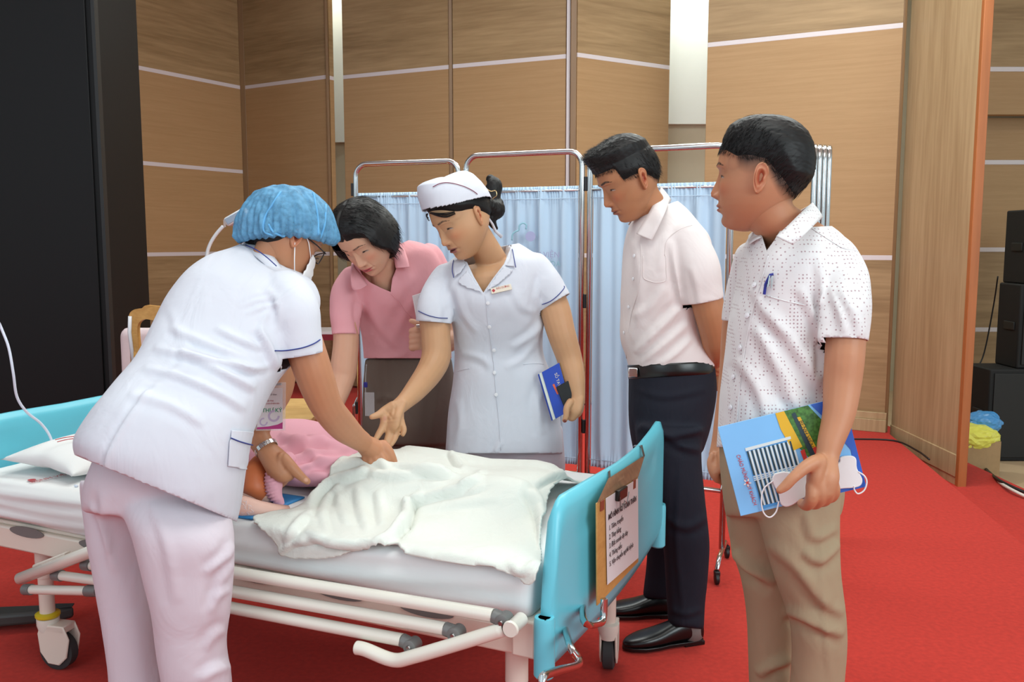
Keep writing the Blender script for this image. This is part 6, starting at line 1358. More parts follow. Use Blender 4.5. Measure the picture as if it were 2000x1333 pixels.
X4, Y4 = a1-a0, a3-a0; printed(bk4, (a0, X4, Y4, nb_), [(.38, .05), (1, .03), (1, .8), (.5, .45), (.42, .2)], M['teal'], 'print', .0008)
printed(bk4, (a0, X4, Y4, nb_), [(.62, .14), (.80, .13), (.82, .30), (.66, .31)], M['paper'], 'print', .0012); printed(bk4, (a0, X4, Y4, nb_), [(.67, .17), (.75, .165), (.77, .27), (.69, .275)], M['teal'], 'print', .0016)
pn4 = empty('pen', at(818, 637, 3.09), 'black pen with a silver end gripped in the fist of the woman in pink', 'pen')
build('barrel', MB().tube([at(819, 637, 3.085), at(850, 632, 3.10)], .006, 12), M['black_plastic'], pn4); build('end_cap', MB().tube([at(813, 637, 3.082), at(820, 637, 3.085)], [.0055, .0062], 12), M['chrome'], pn4)
# ================================================================== training mannequin on the bed
man = empty('mannequin', B(1.2, .45, .622), 'nursing mannequin in pink clothes lying on the bed under the white blanket', 'mannequin')
def bl(rows, k=5, n=24, fe=False): # s,t,z,r in bed space
    return limb([(*B(s, t, z), r) for s, t, z, r in rows], k, n, world=True)
def bloft(rows, e=.85, n=32, k=5): # s, t centre, half width, z centre, half height
    R = catmull(np.array(rows, float), k); C = [list(B(s, t, z)) for s, t, hw, z, hh in R]; A = [list(BW*hw) for s, t, hw, z, hh in R]; Bv = [[0, 0, hh] for s, t, hw, z, hh in R]
    return ringloft(C, A, Bv, n, e)
mb_ = [bloft([(1.42, .45, .19, .70, .068), (1.30, .45, .20, .70, .07), (1.1, .45, .165, .695, .062), (.95, .45, .17, .69, .055)]), bl([(1.36, .45, .70, .05), (1.45, .45, .71, .05), (1.5, .45, .73, .05)]),
       bl([(1.36, .24, .70, .045), (1.2, .18, .67, .040), (1.06, .16, .66, .036), (.95, .155, .655, .03), (.86, .16, .65, .026)]), bl([(.90, .16, .65, .03), (.84, .165, .65, .034), (.80, .17, .648, .026)]),
       bl([(1.36, .66, .70, .045), (1.2, .72, .67, .040), (1.05, .74, .66, .034), (.95, .74, .65, .028), (.9, .74, .65, .026)]),
       bl([(.97, .38, .675, .05), (.7, .36, .664, .037), (.5, .36, .664, .035), (.3, .36, .655, .03), (.14, .36, .65, .025), (.13, .355, .668, .02)]), bl([(.97, .52, .675, .05), (.7, .54, .664, .037), (.5, .54, .664, .035), (.3, .54, .655, .03), (.14, .54, .65, .025), (.13, .545, .668, .02)])]
vv, fs, ee = remesh(mb_, .0055, 2)
HM = Head(500, 500, 3, 0, 0, 0, .98); HM.o = B(1.53, .43, .765); HM.r = -BW; HM.f = V((0, 0, 1)); HM.u = BU; HM.Mx = np.array([HM.r[:], HM.f[:], HM.u[:]])*.98
hv, hf, hc = head_parts(HM, (214, 160, 130), lips=(170, 90, 84), open_eye=.1, female=True)
c_ = np.tile(lin((222, 176, 156)), (len(vv), 1)); b = len(vv)
meshobj('body', np.vstack([vv, hv]), fs+[tuple(i+b for i in q) for q in hf], M['skin'], man, True, attr=np.vstack([c_, hc]))
hair_shell(HM, lambda P_: np.where(P_[:, 2] > .045-.7*np.clip(-P_[:, 1]+.03, 0, .1), .006, -.01), man, seed=3)
M['pink_cloth'] = mat('pink pyjama cloth', (230, 168, 182), .85, bump=.2, bscale=900); M['flesh'] = mat('orange mannequin skin', (204, 112, 66), .5)
pk_ = [bloft([(1.44, .45, .20, .70, .072), (1.3, .45, .215, .70, .080), (1.15, .45, .20, .698, .082), (1.0, .46, .20, .70, .088), (.88, .46, .20, .698, .075), (.76, .46, .19, .688, .062), (.68, .46, .17, .675, .045)], k=8)]
def pk_cr(): 
    return [([(560, 905), (600, 890), (680, 880)], .010, 7), ([(540, 880), (580, 868), (640, 862)], .011, 7), ([(570, 925), (610, 905), (670, 898)], .010, 6), ([(545, 850), (570, 862), (600, 866)], .012, 8), ([(590, 880), (640, 905), (690, 890)], .009, 7), ([(520, 860), (535, 890), (545, 920)], .010, 8), ([(600, 855), (650, 868), (700, 880)], .010, 7), ([(560, 890), (575, 910), (600, 930)], .008, 6)]
cloth('pyjama_top', pk_, M['pink_cloth'], man, .006, creases=pk_cr(), wav=.0045, seed=44)
build('pelvis_pad', MB().tube([at(520, 968, 2.46), at(497, 950, 2.46), at(497, 925, 2.48), at(510, 905, 2.52)], [.030, .036, .036, .028], 24), M['flesh'], man, smooth=True)
cf = remesh([limb([(548, 985, 2.44, 8), (537, 965, 2.44, 15), (535, 935, 2.46, 18), (545, 912, 2.50, 16), (560, 900, 2.54, 18)])], .004, 1); cn_ = normals(cf[0], cf[1])
pxx, pyy, _ = project(cf[0]); meshobj('shorts_cuff', cf[0]+cn_*(.0032*np.sin(pyy*.9+pxx*.25)*np.clip((545-pxx)/20, 0, 1)+.002*lattice_noise(cf[0]*60, 3))[:, None], cf[1], M['pink_cloth'], man)
build('forearm', MB().tube([at(455, 985, 2.36), at(480, 992, 2.355), at(505, 998, 2.36), at(535, 1004, 2.38), at(560, 1006, 2.4)], [.030, .029, .027, .027, .026], 24), mat('mannequin arm', (226, 182, 166), .5, var=.03, vscale=20), man, smooth=True)
tp = MB(); rg = np.random.default_rng(5)
for k in range(16):
    x_, y_ = rg.uniform(462, 490), rg.uniform(978, 1004); a_ = rg.uniform(0, PI); q1_ = at(x_, y_, 2.326); q2_ = at(x_+8*math.cos(a_), y_+8*math.sin(a_), 2.328); tp.tube([q1_, q2_], .0009, 5)
tag(build('wrapping_tape', tp, M['clear'], man), kind='stuff')
padv, padf = rounded_slab(.74, 1.0, .035, .26, .6215, .628, .003, 20, 16, 2)
M['pad_blue'] = mat('blue pad', (40, 130, 190), .5); tag(meshobj('bed_pad', padv, padf, M['pad_blue'], None), 'small blue pad under the mannequin\'s arm on the mattress', 'pad')

# ================================================================== blanket
# outline traced over the mattress; t < 0 is the part that hangs over the near edge
def toST(px, py, z=.66):
    """point of the outline: on top (height z) or, past the near edge, on the upright side"""
    q = atz(px, py, z); d = q-N0; s, t = d.dot(BU), d.dot(BW)
    if t < -.005:
        q = bp(px, py, -.012); s = (q-N0).dot(BU); t = q.z-.632
    return s, t
out = [(487, 1010, .64), (520, 985, .66), (548, 962, .68), (570, 945, .70), (600, 925, .715), (640, 905, .725), (690, 886, .725), (740, 882, .72), (800, 882, .71), (885, 880, .67), (905, 905, .67), (950, 921, .66), (1000, 922, .66), (1040, 912, .66), (1075, 905, .68), (1105, 915, .67), (1142, 935, .64),
       (1120, 950, .64), (1075, 985, .64), (1064, 1020, .64), (1058, 1060, .635), (1060, 1095, .63), (1050, 1128, .63), (1032, 1146, .63), (1010, 1128, .63), (990, 1120, .63), (960, 1108, .63), (880, 1098, .63), (820, 1090, .63), (785, 1078, .63), (765, 1060, .64), (735, 1068, .63), (700, 1074, .63), (660, 1086, .63), (620, 1090, .63), (572, 1090, .63), (548, 1084, .63), (545, 1068, .63), (520, 1040, .63)]
ST = np.array([toST(*o) for o in out]); STc = catmull(np.vstack([ST, ST[:1]]), 4)[:-1]
h_ = .006; s0_, t0_ = STc.min(0)-h_; s1_, t1_ = STc.max(0)+h_; ns_, nt2 = int((s1_-s0_)/h_)+1, int((t1_-t0_)/h_)+1
SG, TG = np.meshgrid(s0_+h_*np.arange(ns_), t0_+h_*np.arange(nt2), indexing='ij')
def pip(X, Yy, P_):
    c = np.zeros(X.shape, bool); j = len(P_)-1
    for i in range(len(P_)):
        a, b = P_[i], P_[j]; m_ = ((a[1] > Yy) != (b[1] > Yy)) & (X < (b[0]-a[0])*(Yy-a[1])/(b[1]-a[1]+1e-12)+a[0]); c ^= m_; j = i
    return c
cellc = pip(SG[:-1, :-1]+h_/2, TG[:-1, :-1]+h_/2, STc)
idx = -np.ones((ns_, nt2), int); used = np.zeros((ns_, nt2), bool); used[:-1, :-1] |= cellc; used[1:, :-1] |= cellc; used[:-1, 1:] |= cellc; used[1:, 1:] |= cellc; idx[used] = np.arange(used.sum())
s = SG[used]; t = TG[used]; I, J = np.nonzero(cellc); F = np.stack([idx[I, J], idx[I, J+1], idx[I+1, J+1], idx[I+1, J]], -1)
E = np.vstack([F[:, [0, 1]], F[:, [1, 2]], F[:, [2, 3]], F[:, [3, 0]]]); E = np.sort(E, 1); Eu, cnt = np.unique(E, axis=0, return_counts=True); Eb = Eu[cnt == 1]; bd = np.unique(Eb)
st = np.stack([s, t, np.zeros(len(s))], -1)
for _ in range(14):      # smooth the rim only
    m_ = lap(st, Eb, 1, .5); k_ = np.zeros(len(s), bool); k_[bd] = True; st[k_] = m_[k_]
st2 = lap(st, Eu, 4, .5); kk = np.ones(len(s), bool); kk[bd] = False; st[kk] = st2[kk]
s, t = st[:, 0], st[:, 1]
leg = np.exp(-((t-.36)/.085)**2)+np.exp(-((t-.56)/.085)**2)
body_h = np.interp(s, [-.1, .04, .10, .15, .30, .5, .7, .9, 1.0, 1.2], [.0, .03, .085, .09, .075, .09, .095, .115, .13, .13])
cross = np.clip(np.maximum(np.minimum(1, leg), np.exp(-((t-.46)/.17)**4)*.92), 0, 1)
z = .632+body_h*cross
z += .004*np.sin(s*21+3*np.sin(t*6))*np.clip(1-cross, 0, 1)*np.clip(t/.1, 0, 1)+.003*np.sin(t*30+s*9)
foot_drop = 0
tt_ = t.copy(); hang = t < 0.004
tpos = np.where(hang, -.010-.004*np.sin(s*17)-.004, t); zpos = np.where(hang, .632+(t-.004)*.98, z)
edge = np.clip(1-np.abs(t-.004)/.02, 0, 1); zpos = zpos-.0*edge
P3 = np.array(N0)+s[:, None]*np.array(BU)+tpos[:, None]*np.array(BW)+zpos[:, None]*np.array(BZ)
P3 = lap(P3, Eu, 3, .5); N_ = normals(P3, F); N_ *= np.sign((N_*np.array([0, 0, 1])).sum(1).mean())
bc = [([(500, 1000), (560, 960), (640, 925), (700, 905), (770, 900)], .010, 9), ([(600, 1010), (620, 970), (650, 940), (700, 925), (720, 915)], .014, 8), ([(640, 1050), (630, 1000), (650, 960), (690, 930)], .006, 8),
      ([(700, 920), (760, 930), (830, 925), (880, 930)], .008, 8), ([(770, 905), (830, 922), (900, 925), (950, 922)], .012, 7), ([(790, 1040), (800, 1000), (790, 980)], .012, 7), ([(765, 1058), (790, 1020), (800, 985), (830, 970)], .014, 8), ([(720, 1070), (770, 1045), (800, 1010)], .012, 7),
      ([(640, 1060), (690, 1065), (730, 1060)], .010, 6), ([(600, 1040), (640, 1060), (700, 1070)], .010, 7), ([(560, 1060), (580, 1030), (600, 1010)], .009, 8), ([(545, 1082), (580, 1060), (640, 1055)], .008, 6),
      ([(800, 985), (850, 970), (900, 955), (950, 935)], .012, 7), ([(900, 955), (930, 935), (950, 925)], .010, 6), ([(870, 970), (920, 960), (950, 950)], .007, 6), ([(820, 1000), (900, 985), (980, 975)], .004, 9), ([(700, 950), (705, 1000), (720, 1040)], .006, 10), ([(740, 960), (745, 1010), (750, 1030)], .006, 10), ([(660, 940), (665, 990), (680, 1030)], .005, 9),
      ([(1035, 960), (1050, 990), (1060, 1030), (1062, 1080)], .014, 9), ([(1040, 950), (1080, 930), (1110, 925)], .010, 7), ([(990, 1100), (1020, 1120), (1050, 1100)], .007, 6), ([(860, 1085), (900, 1090), (960, 1100)], .004, 6), ([(760, 1062), (775, 1075), (800, 1085)], .010, 5), ([(620, 960), (600, 990), (560, 1010)], .006, 9), ([(700, 890), (740, 905), (760, 915)], .008, 6), ([(880, 885), (890, 905), (910, 925)], .010, 6)]
P3 = folds(P3, N_, [(a_, b_*1.0, c_*.8) for a_, b_, c_ in bc]); P3 = lap(P3, Eu, 1, .4)
bo = meshobj('blanket', P3, [tuple(int(i) for i in q) for q in F], M['blanket'], None); md = bo.modifiers.new('thick', 'SOLIDIFY'); md.thickness = .006; md.offset = 1
nn2 = normals(P3, F); 
if nn2[:, 2].mean() < 0: bo.data.flip_normals()
tag(bo, 'rumpled white cotton blanket drawn over the mannequin\'s legs', 'blanket')
bvB = BVHTree.FromPolygons([V(p) for p in P3], [tuple(int(i) for i in q) for q in F])
# prints on sheet and pillow
for px_, py_, L_ in ((62, 944, 22), (118, 855, 18)):
    pz = .626 if py_ > 900 else None
    if pz:
        a_ = atz(px_, py_, pz); xa = (atz(px_+60, py_-14, pz)-a_).normalized(); ya = BZ.cross(xa).normalized()
        text(mattress, 'BỆNH VIỆN', .026, a_, xa, ya, M['red_ink'], off=.0008); build('emblem', MB().prism([a_+ya*.035+xa*(.02+.012*math.cos(q_))+ya*.012*math.sin(q_) for q_ in np.linspace(0, 2*PI, 10, endpoint=False)], BZ*.0006), M['red_ink'], mattress)
bvP = BVHTree.FromObject(pil_o, bpy.context.evaluated_depsgraph_get()) if False else BVHTree.FromPolygons([V(v.co)+V(pil_o.location) for v in pil_o.data.vertices], [tuple(p.vertices) for p in pil_o.data.polygons])
for pts in ([(108, 860), (125, 856), (146, 853)], [(112, 864), (128, 860), (148, 857)]): piping('red_print', bvP, pts, .0016, M['red_ink'], pil_o, .0005)

# ================================================================== clipboard hooked on the foot board
c0, c1_, c2, c3 = bs(1166, 984, -.172), bs(1246, 932, -.172), bs(1247, 1098, -.172), bs(1167, 1184, -.172)
clb = empty('clipboard', c3*1, 'brown clipboard with a printed list, hung on the foot board by metal hooks', 'clipboard')
pn_ = (c1_-c0).cross(c3-c0).normalized(); pn_ = pn_ if pn_.dot(c0-CAM) < 0 else -pn_
build('board', MB().prism([c0, c1_, c2, c3], pn_*-.004), M['clipwood'], clb, bevel=.001)
M['clipwood2'] = mat('worn hardboard underside', (150, 112, 82), .7, var=.15, vscale=60)
f0, f1_ = at(1199, 920, 2.30), at(1258, 893, 2.60)
ft = (V(f0)-c0); fl_ = [c0+pn_*.001, c1_+pn_*.001, bs(1259, 892, -.155), bs(1188, 938, -.160)]
build('top_flap', MB().prism(fl_, (0, 0, .004)), M['clipwood2'], clb, bevel=.001)
px0, px1, px2, px3 = [bs(x, y, -.172) for x, y in ((1181, 974), (1244, 935), (1245, 1090), (1184, 1143))]
pp = [q+pn_*.003 for q in (px0, px1, px2, px3)]
build('paper_sheet', MB().prism(pp, pn_*-.0006), M['paper'], clb)
xa = (pp[1]-pp[0]); pw = xa.length; xa.normalize(); ya = -(pp[3]-pp[0]).normalized(); ya = (ya-xa*ya.dot(xa)).normalized(); PH = (pp[3]-pp[0]).length
def line(txt, v_, sz, ind=.08, sx=1., bold=0.): text(clb, txt, sz, pp[0]+xa*pw*ind+(pp[3]-pp[0])*v_+pn_*.0008, xa, ya if xa.cross(ya).dot(pn_) > 0 else ya, M['ink'], off=.0005 if xa.cross(ya).dot(pn_) > 0 else -.0005, sx=sx, bold=bold)
line('MÔ HÌNH NỮ TOÀN THÂN', .26, .0195, .05, .98, .0004)
for k, tx in enumerate(('1. Tiêm, truyền', '2. Thay băng', '3. Đặt sonde dạ dày', '4. Thông tiểu', '5. Vận chuyển người bệnh')): line(tx, .385+k*.105, .0185, .06)
cm = (pp[0]+pp[1])/2+(pp[3]-pp[0])*.035
build('bulldog_clip', MB().box(cm-xa*.03+pn_*.006, xa*.035, ya*.014, pn_*.006), mat('black clip', (40, 38, 34), .3, metal=.6), clb, bevel=.003)
build('clip_wire', MB().tube([cm-xa*.06-ya*.004+pn_*.012, cm-xa*.055-ya*.035+pn_*.012, cm-xa*.03-ya*.030+pn_*.012, cm-xa*.02-ya*.02+pn_*.012, cm-ya*.03+pn_*.012, cm+xa*.015-ya*.004+pn_*.012], .0013, 6), M['steel'], clb)
for (xa_, ya_), (xb_, yb_), (xc_, yc_), Yh in (((1176, 920), (1190, 922), (1191, 943), 0), ((1238, 872), (1253, 872), (1258, 893), 0)):
    a0_, b0_, c0_ = bs(xa_, ya_, -.105), bs(xb_, yb_, -.145), bs(xc_, yc_, -.160)
    ww = BW*.008
    h = MB()
    for pa, pb in ((a0_, b0_), (b0_, c0_)): h.prism([pa-ww, pa+ww, pb+ww, pb-ww], (0, 0, .002))
    build('hook', h, M['steel'], clb)
for q in (c0+(c1_-c0)*.1, c0+(c1_-c0)*.88): build('hinge', MB().box(q-ya*.012+pn_*.002, xa*.012, ya*.012, pn_*.0012), mat('red hinge tape', (140, 66, 44), .6), clb)

# ================================================================== folding privacy screen
scn = empty('privacy_screen', (0, 3.95, 0), 'chrome folding privacy screen with pale blue gathered curtains on castors', 'screen')
SP = [V((-.755, 4.30, 0)), V((-.222, 4.09, 0)), V((.315, 3.86, 0)), V((.885, 3.585, 0))]
HT = [1.718, 1.738, 1.735]
def curtmat():
    m = mat('pale blue curtain', (192, 216, 236), .8, var=.02, vscale=5, bump=.15, bscale=900); return m
M['curtain'] = curtmat()
for k in range(3):
    a, b = SP[k], SP[k+1]; d = (b-a).normalized(); a = a+d*.018; b = b-d*.018; H_ = HT[k]; r_ = .0125
    arc = lambda c, q0_, q1_: [c+d*(.06*math.cos(q))+BZ*(.06*math.sin(q)) for q in np.linspace(q0_, q1_, 7)]
    pts = [a+BZ*.09]+arc(a+d*.06+BZ*(H_-.06), PI, PI/2)+arc(b-d*.06+BZ*(H_-.06), PI/2, 0)+[b+BZ*.09]
    fr_ = build('frame', MB().tube(pts, r_, 14), M['chrome'], scn, smooth=True)
    zb = .335 if k == 2 else .335
    build('cross_rail', MB().tube([a+BZ*zb, b+BZ*zb], .010, 12), M['chrome'], scn, smooth=True); zt = (1.565, 1.575, 1.575)[k]
    build('cross_rail', MB().tube([a+BZ*zt, b+BZ*zt], .006, 10), M['chrome'], scn, smooth=True)
    # curtain: gathered at top and bottom
    nx, nz = 200, 60; L = (b-a).length-.028; nr = V((d.y, -d.x, 0)); vs = []; ph = k*2.1
    for j in range(nz):
        v_ = j/(nz-1); z_ = .375+(zt+.018-.375)*v_; g_ = math.exp(-((1-v_)/.05)**2)+math.exp(-(v_/.035)**2)
        for i in range(nx):
            u_ = i/(nx-1); w_ = .010*math.sin(u_*28+ph+1.3*math.sin(u_*7+v_*1.2))+.006*math.sin(u_*61+ph*2+v_*.8)+.0035*math.sin(u_*17+v_*3)
            w_ = w_*(1-.7*min(1, g_))+.0045*math.sin(u_*230+2*math.sin(u_*40)+v_*3)*min(1, g_); vs.append(list(a+d*(.014+L*u_)+nr*w_+BZ*z_))
    fs = [(j*nx+i, j*nx+i+1, (j+1)*nx+i+1, (j+1)*nx+i) for j in range(nz-1) for i in range(nx-1)]
    co = meshobj('curtain', vs, fs, M['curtain'], scn); s_ = co.modifiers.new('thick', 'SOLIDIFY'); s_.thickness = .0015
    for zz2 in (zt-.035, .41): build('hem_seam', MB().tube([a+d*.014+nr*.012+BZ*zz2, b-d*.014+nr*.012+BZ*zz2], .0018, 6), M['curtain'], co, smooth=True)
    if k == 1:
        M['cu_green'] = mat('faded green print', (150, 196, 210), .8); M['cu_violet'] = mat('faded violet print', (172, 176, 212), .8)
        o_ = at(1035, 460, 3.93)
        build('emblem', MB().disc(at(1036, 462, 3.915), (0, -1, 0), .022, .001, 28), M['cu_violet'], co)
        build('emblem', MB().tube([at(x, y, 3.93) for x, y in catmull(np.array([(1000, 470), (1001, 458), (1008, 452), (1013, 450), (1015, 440), (1022, 436), (1028, 440), (1027, 448)], float), 3)], .004, 6), M['cu_green'], co, smooth=True)
        text(co, 'BỆNH VIỆN', .034, at(1093, 503, 3.875), d, BZ, M['cu_violet'], align='RIGHT')
        text(co, 'ĐA KHOA', .034, at(1095, 521, 3.875), d, BZ, M['cu_green'], align='RIGHT')
for a in SP:
    for zz2 in (.55, 1.1, 1.6): build('hinge', MB().box(a+BZ*zz2, .008, .006, .03), M['black_plastic'], scn, bevel=.002)
def foot(parent, p, d, sp=.16):
    for sgn in (-1, 1):
        q = p+d*sp*sgn
        build('caster_wheel', MB().lathe(q+BZ*.024-V((.009, 0, 0)), V((1, 0, 0)), [(0, .018), (.003, .024), (.015, .024), (.018, .018)], 18), M['black_plastic'], parent)
        build('caster_fork', MB().box(q+BZ*.045, .011, .014, .010), M['black_plastic'], parent, bevel=.003)
    build('foot_bar', MB().tube([p-d*sp+BZ*.058, p-d*sp*.6+BZ*.09, p+d*sp*.6+BZ*.09, p+d*sp+BZ*.058], .010, 12), M['chrome'], parent, smooth=True)
for k in (0, 3):
    d = V((.35, .94, 0)).normalized(); foot(scn, SP[k]+V((-.015 if k == 3 else 0, 0, 0)), d)
for k in (1, 2): foot(scn, SP[k], V((.35, .94, 0)).normalized())
# second screen, folded shut, behind the man in khaki trousers
sc2 = empty('privacy_screen', at(1592, 1000, 3.5)+V((0, 0, 0)), 'second privacy screen folded shut, chrome posts behind the man in khaki trousers', 'screen')
bx_ = at(1583, 470, 3.5); sc2.location = (bx_.x, 3.6, 0)
for k in range(4):
    x_ = bx_.x+k*.0235-.012; Y0 = 3.45+k*.015; d = V((bx_.x, 3.5, 0)).normalized(); a = V((x_, Y0, 0)); b = a+d*.55
    arc = lambda c, q0_, q1_: [c+d*(.06*math.cos(q))+BZ*(.06*math.sin(q)) for q in np.linspace(q0_, q1_, 7)]
    pts = [a+BZ*.09]+arc(a+d*.06+BZ*(1.72-.06), PI, PI/2)+arc(b-d*.06+BZ*(1.72-.06), PI/2, 0)+[b+BZ*.09]
    build('frame', MB().tube(pts, .0105, 14), M['chrome'], sc2, smooth=True)
    for zb in (.335, 1.56): build('cross_rail', MB().tube([a+BZ*zb, b+BZ*zb], .006, 10), M['chrome'], sc2, smooth=True)
    if k == 1: foot(sc2, a, V((-1, 0, 0)), .07); foot(sc2, b, V((-1, 0, 0)), .07)

# ================================================================== things at the left and behind
def chair_w():
    r = empty('wooden_chair', at(262, 800, 3.8)*1, 'wooden chair with a curved oval cut-out back, behind the bending nurse', 'chair'); r.location.z = 0
    m = wood('chair wood', (178, 128, 66), (204, 156, 90), (4, 4, 12), 2); Y = 3.8
    outl = [(256, 690), (252, 640), (252, 615), (262, 605), (276, 603), (284, 597), (300, 598), (330, 600), (350, 597), (362, 602), (378, 612), (380, 640), (374, 690)]
    inn = [(272, 690), (268, 645), (272, 630), (284, 624), (300, 626), (316, 624), (335, 626), (352, 624), (364, 632), (366, 645), (362, 690)]
    P1 = catmull(np.array(outl, float), 4); P2 = catmull(np.array(inn, float), 4); n_ = 44; rs = lambda P_: np.stack([np.interp(np.linspace(0, 1, n_), np.linspace(0, 1, len(P_)), P_[:, k]) for k in (0, 1)], -1); P1, P2 = rs(P1), rs(P2)
    vs = [at(x, y, Y) for x, y in P1]+[at(x, y, Y) for x, y in P2]+[at(x, y, Y)+V((0, .03, 0)) for x, y in P1]+[at(x, y, Y)+V((0, .03, 0)) for x, y in P2]; n = n_; fs = []
    for i in range(n-1): fs += [(i, i+1, n+i+1, n+i), (2*n+i, 3*n+i, 3*n+i+1, 2*n+i+1), (i, 2*n+i, 2*n+i+1, i+1), (n+i, n+i+1, 3*n+i+1, 3*n+i)]
    o = meshobj('backrest', vs, fs, m, r, False); autosmooth(o.data)
    bmx = bmesh.new(); bmx.from_mesh(o.data); bmesh.ops.recalc_face_normals(bmx, faces=bmx.faces); bmx.to_mesh(o.data); bmx.free()
    xa, xb = at(262, 690, Y).x, at(368, 690, Y).x; zt = at(262, 688, Y).z
    for x in (xa, xb): build('leg', MB().tube([V((x, Y+.015, zt)), V((x, Y-.02, .45)), V((x, Y-.0, 0))], [.022, .02, .018], 14), m, r, smooth=True); build('leg', MB().tube([V((x, Y+.29, .45)), V((x, Y+.29, 0))], [.02, .016], 14), m, r)
    build('seat', MB().box(((xa+xb)/2, Y+.16, .46), (xb-xa)/2+.02, .165, .015), m, r, bevel=.006)
    build('side_trim', MB().tube([at(254, 618, Y-.004), at(253, 650, Y-.004), at(262, 720, Y-.004)], .008, 10), M['white_plastic'], r, smooth=True)
chair_w()
def chair_p():
    Y = 4.18; a, b = at(231, 650, Y), at(330, 650, Y); r = empty('covered_chair', ((a.x+b.x)/2, Y, 0), 'chair under a pale pink cloth cover, left of the wooden chair', 'chair'); m = mat('pale pink cover', (226, 206, 208), .85, var=.03, bump=.2)
    xa, xb = a.x, b.x; zt = at(260, 642, Y).z; v, f, e_ = remesh([ringloft([[(xa+xb)/2, Y+.03, z_] for z_ in (.46, .6, zt-.03, zt)], [[(xb-xa)/2*q, 0, 0] for q in (.96, .98, 1, .86)], [[0, .04*q, 0] for q in (1.3, 1.1, .9, .5)], 32, .35), ringloft([[(xa+xb)/2, Y+.24, z_] for z_ in (.42, .50)], [[(xb-xa)/2, 0, 0]]*2, [[0, .24, 0]]*2, 32, .4)], .012, 2)
    meshobj('cover', v, f, m, r)
    for x in (xa+.03, xb-.03):
        for yy in (Y+.03, Y+.44): build('leg', MB().tube([V((x, yy, .44)), V((x, yy, 0))], .013, 10), M['steel'], r)
chair_p()
# wooden table behind the bed
tb = at(545, 800, 4.1); te = at(618, 800, 4.1); zt = at(600, 822, 3.95).z
tbl = empty('wooden_table', (te.x-.35, 4.25, 0), 'small pale wooden table behind the bed, partly hidden by the bending nurse', 'table'); mt_ = wood('table wood', (190, 150, 92), (214, 176, 116), (2, 9, 9), 2)
build('table_top', MB().box((te.x-.23, 4.25, zt-.012), .23, .26, .014), mt_, tbl, bevel=.005); build('apron', MB().box((te.x-.23, 4.25, zt-.055), .20, .22, .03), mt_, tbl)
for x in (te.x-.41, te.x-.05):
    for y in (4.05, 4.45): build('leg', MB().box((x, y, (zt-.03)/2), .018, .018, (zt-.03)/2), mt_, tbl)
# grey device on a bent arm with a small notice on the wall panel
lp = empty('bedside_lamp', at(360, 700, 4.6)*1, 'white lamp head on a bent white arm behind the bending nurse', 'lamp'); lp.location.z = 0
Yl = 4.6; aa = [at(x, y, Yl) for x, y in ((404, 540), (404, 500), (410, 478), (422, 458), (436, 442))]
build('arm', MB().tube(smoothpts([V((aa[0].x, Yl, .03)), V((aa[0].x, Yl, .8))]+aa), .009, 12), M['white_plastic'], lp, smooth=True)
h0, h1 = at(442, 436, Yl), at(484, 412, Yl); hd = (h1-h0).normalized(); hn = V((0, 1, 0)); hu = hd.cross(hn).normalized()
build('lamp_head', MB().box((h0+h1)/2, (h1-h0)/2, hu*.024, hn*.03), M['white_plastic'], lp, bevel=.014, segs=3); build('lamp_face', MB().box((h0+h1)/2-hn*.029, (h1-h0)*.42, hu*.016, hn*.003), mat('pale grey face', (150, 166, 186), .4), lp, bevel=.002)
build('base', MB().lathe(V((aa[0].x, Yl, 0)), BZ, [(0, .14), (.02, .14), (.03, .12), (.035, .02)], 28), M['white_plastic'], lp)
nt0 = at(434, 437, 8.55); tag(build('wall_notice', MB().box(nt0+V((0, .0, 0)), .034, .004, .034), M['paper']), 'small white notice stuck on the wood panel behind the lamp head', 'notice')
# IV line and its stand
iv = empty('drip_stand', atz(-60, 1240, 0), 'grey drip stand base with a dark foot reaching under the bed head', 'stand')
ib = atz(-60, 1232, 0); ie = atz(148, 1218, 0)
di = (ie-ib).normalized(); ni = V((-di.y, di.x, 0))
lgm = MB(); lgm.prism([ib+ni*.05+BZ*.02, ib-ni*.05+BZ*.02, ie-ni*.035-di*.06+BZ*.02, ie+BZ*.02, ie+ni*.03-di*.05+BZ*.02], BZ*.045)
build('foot', lgm, mat('dark grey enamel', (62, 62, 60), .5), iv, bevel=.012, segs=3)
pole_x = ib-di*.05; build('pole', MB().tube([pole_x+BZ*.05, pole_x+BZ*2.0], .014, 14), M['chrome'], iv, smooth=True)
build('rubber_tip', MB().prism([ie-di*.07+ni*.02+BZ*.066, ie-di*.07-ni*.02+BZ*.066, ie-di*.005-ni*.012+BZ*.066, ie-di*.005+ni*.012+BZ*.066], BZ*.004), M['rubber'], iv)
build('foot', MB().box(pole_x-di*.2+BZ*.04, di*.2, ni*.03, BZ*.02), M['rubber'], iv, bevel=.01)
for q in (ie-di*.06, pole_x-di*.36, pole_x+ni*.2): build('caster_wheel', MB().lathe(q+BZ*.012-ni*.01, ni, [(0, .008), (.002, .012), (.018, .012), (.02, .008)], 14), M['black_plastic'], iv)
build('foot', MB().box(pole_x+ni*.1+BZ*.035, ni*.12, di*.025, BZ*.012), M['rubber'], iv, bevel=.006)
M['iv'] = mat('milky drip tube', (214, 222, 236), .25)
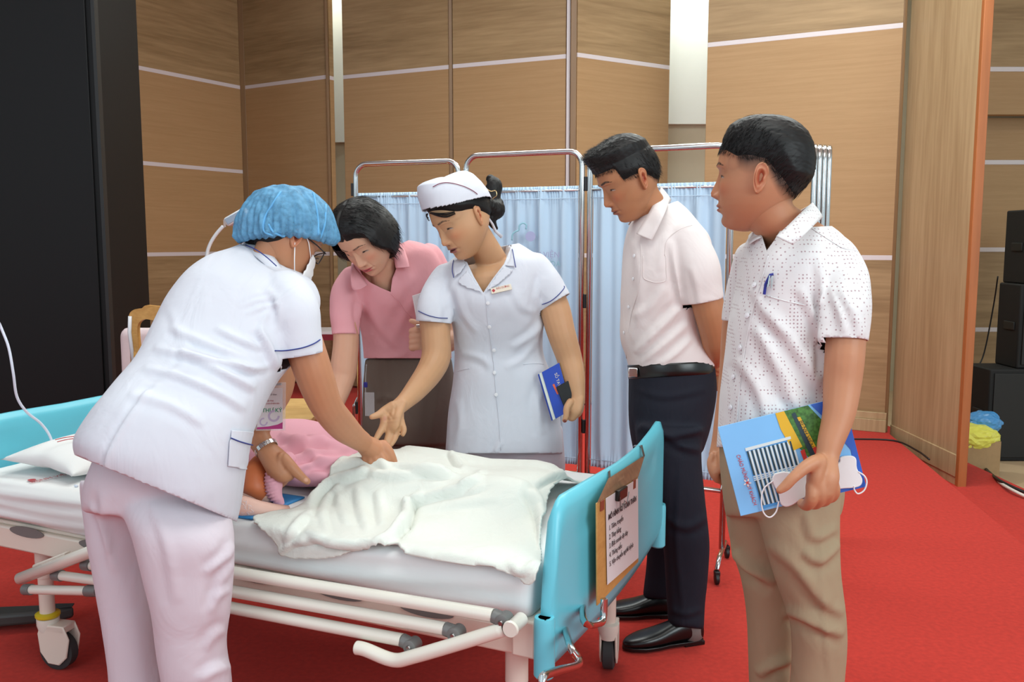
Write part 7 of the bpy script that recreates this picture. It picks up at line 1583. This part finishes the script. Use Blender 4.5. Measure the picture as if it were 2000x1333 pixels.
tag(build('drip_tube', MB().tube(smoothpts([pole_x+BZ*1.9, at(-30, 560, 2.75), at(2, 640, 2.75), at(17, 680, 2.75), at(26, 730, 2.75), at(33, 775, 2.77), at(52, 805, 2.8), at(80, 828, 2.84), at(99, 856, 2.86), at(104, 890, 2.86), at(113, 925, 2.84), at(124, 946, 2.84), atz(150, 950, .628)], 6), .0042, 10), M['iv'], smooth=True), 'thin white drip tube hanging from the left down to the bed', 'tube')
# chrome trolley leg and red-topped table seen between the women
tr_ = empty('instrument_trolley', at(690, 800, 4.9)*1, 'chrome framed trolley with a dark castor behind the woman in pink', 'trolley'); tr_.location.z = 0
Yt = 4.9
build('frame', MB().tube(smoothpts([at(715, 768, Yt), at(702, 776, Yt), at(695, 790, Yt), at(692, 806, Yt), V((at(692, 806, Yt).x, Yt, .07))]), .011, 12), M['chrome'], tr_, smooth=True)
build('caster_wheel', MB().lathe(V((at(692, 806, Yt).x-.012, Yt, .035)), V((1, 0, 0)), [(0, .026), (.003, .034), (.021, .034), (.024, .026)], 18), M['black_plastic'], tr_)
x1_, x2_ = at(700, 700, Yt).x, at(760, 700, Yt).x; z1_, z2_ = at(700, 768, Yt).z, at(700, 690, Yt).z
build('shelf', MB().box(((x1_+x2_)/2, Yt+.18, z1_-.02), (x2_-x1_)/2, .2, .012), M['steel'], tr_, bevel=.003); build('shelf', MB().box(((x1_+x2_)/2, Yt+.18, z2_), (x2_-x1_)/2, .2, .012), M['steel'], tr_, bevel=.003)
for x, y in ((x1_+.01, Yt+.02), (x2_-.01, Yt+.02), (x2_-.01, Yt+.36), (x1_+.01, Yt+.36)): build('post', MB().tube([V((x, y, .06)), V((x, y, z2_+.05))], .009, 10), M['chrome'], tr_)
rt0, rt1 = at(626, 650, 7.6), at(700, 650, 7.6)
rt = empty('long_table', ((rt0.x+rt1.x)/2-.1, 7.7, 0), 'table with white top and dark red cloth edge against the far wood panels', 'table'); M['red_cloth'] = mat('dark red cloth', (130, 34, 48), .8)
build('table_top', MB().box(((rt0.x+rt1.x)/2, 7.75, rt0.z), .42, .2, .012), M['paper'], rt, bevel=.003); build('cloth_edge', MB().box(((rt0.x+rt1.x)/2, 7.545, rt0.z-.035), .42, .006, .025), M['red_cloth'], rt)
for x in (rt0.x-.15, rt1.x+.15): build('leg', MB().box((x, 7.75, rt0.z/2-.01), .015, .015, rt0.z/2-.005), M['steel'], rt)
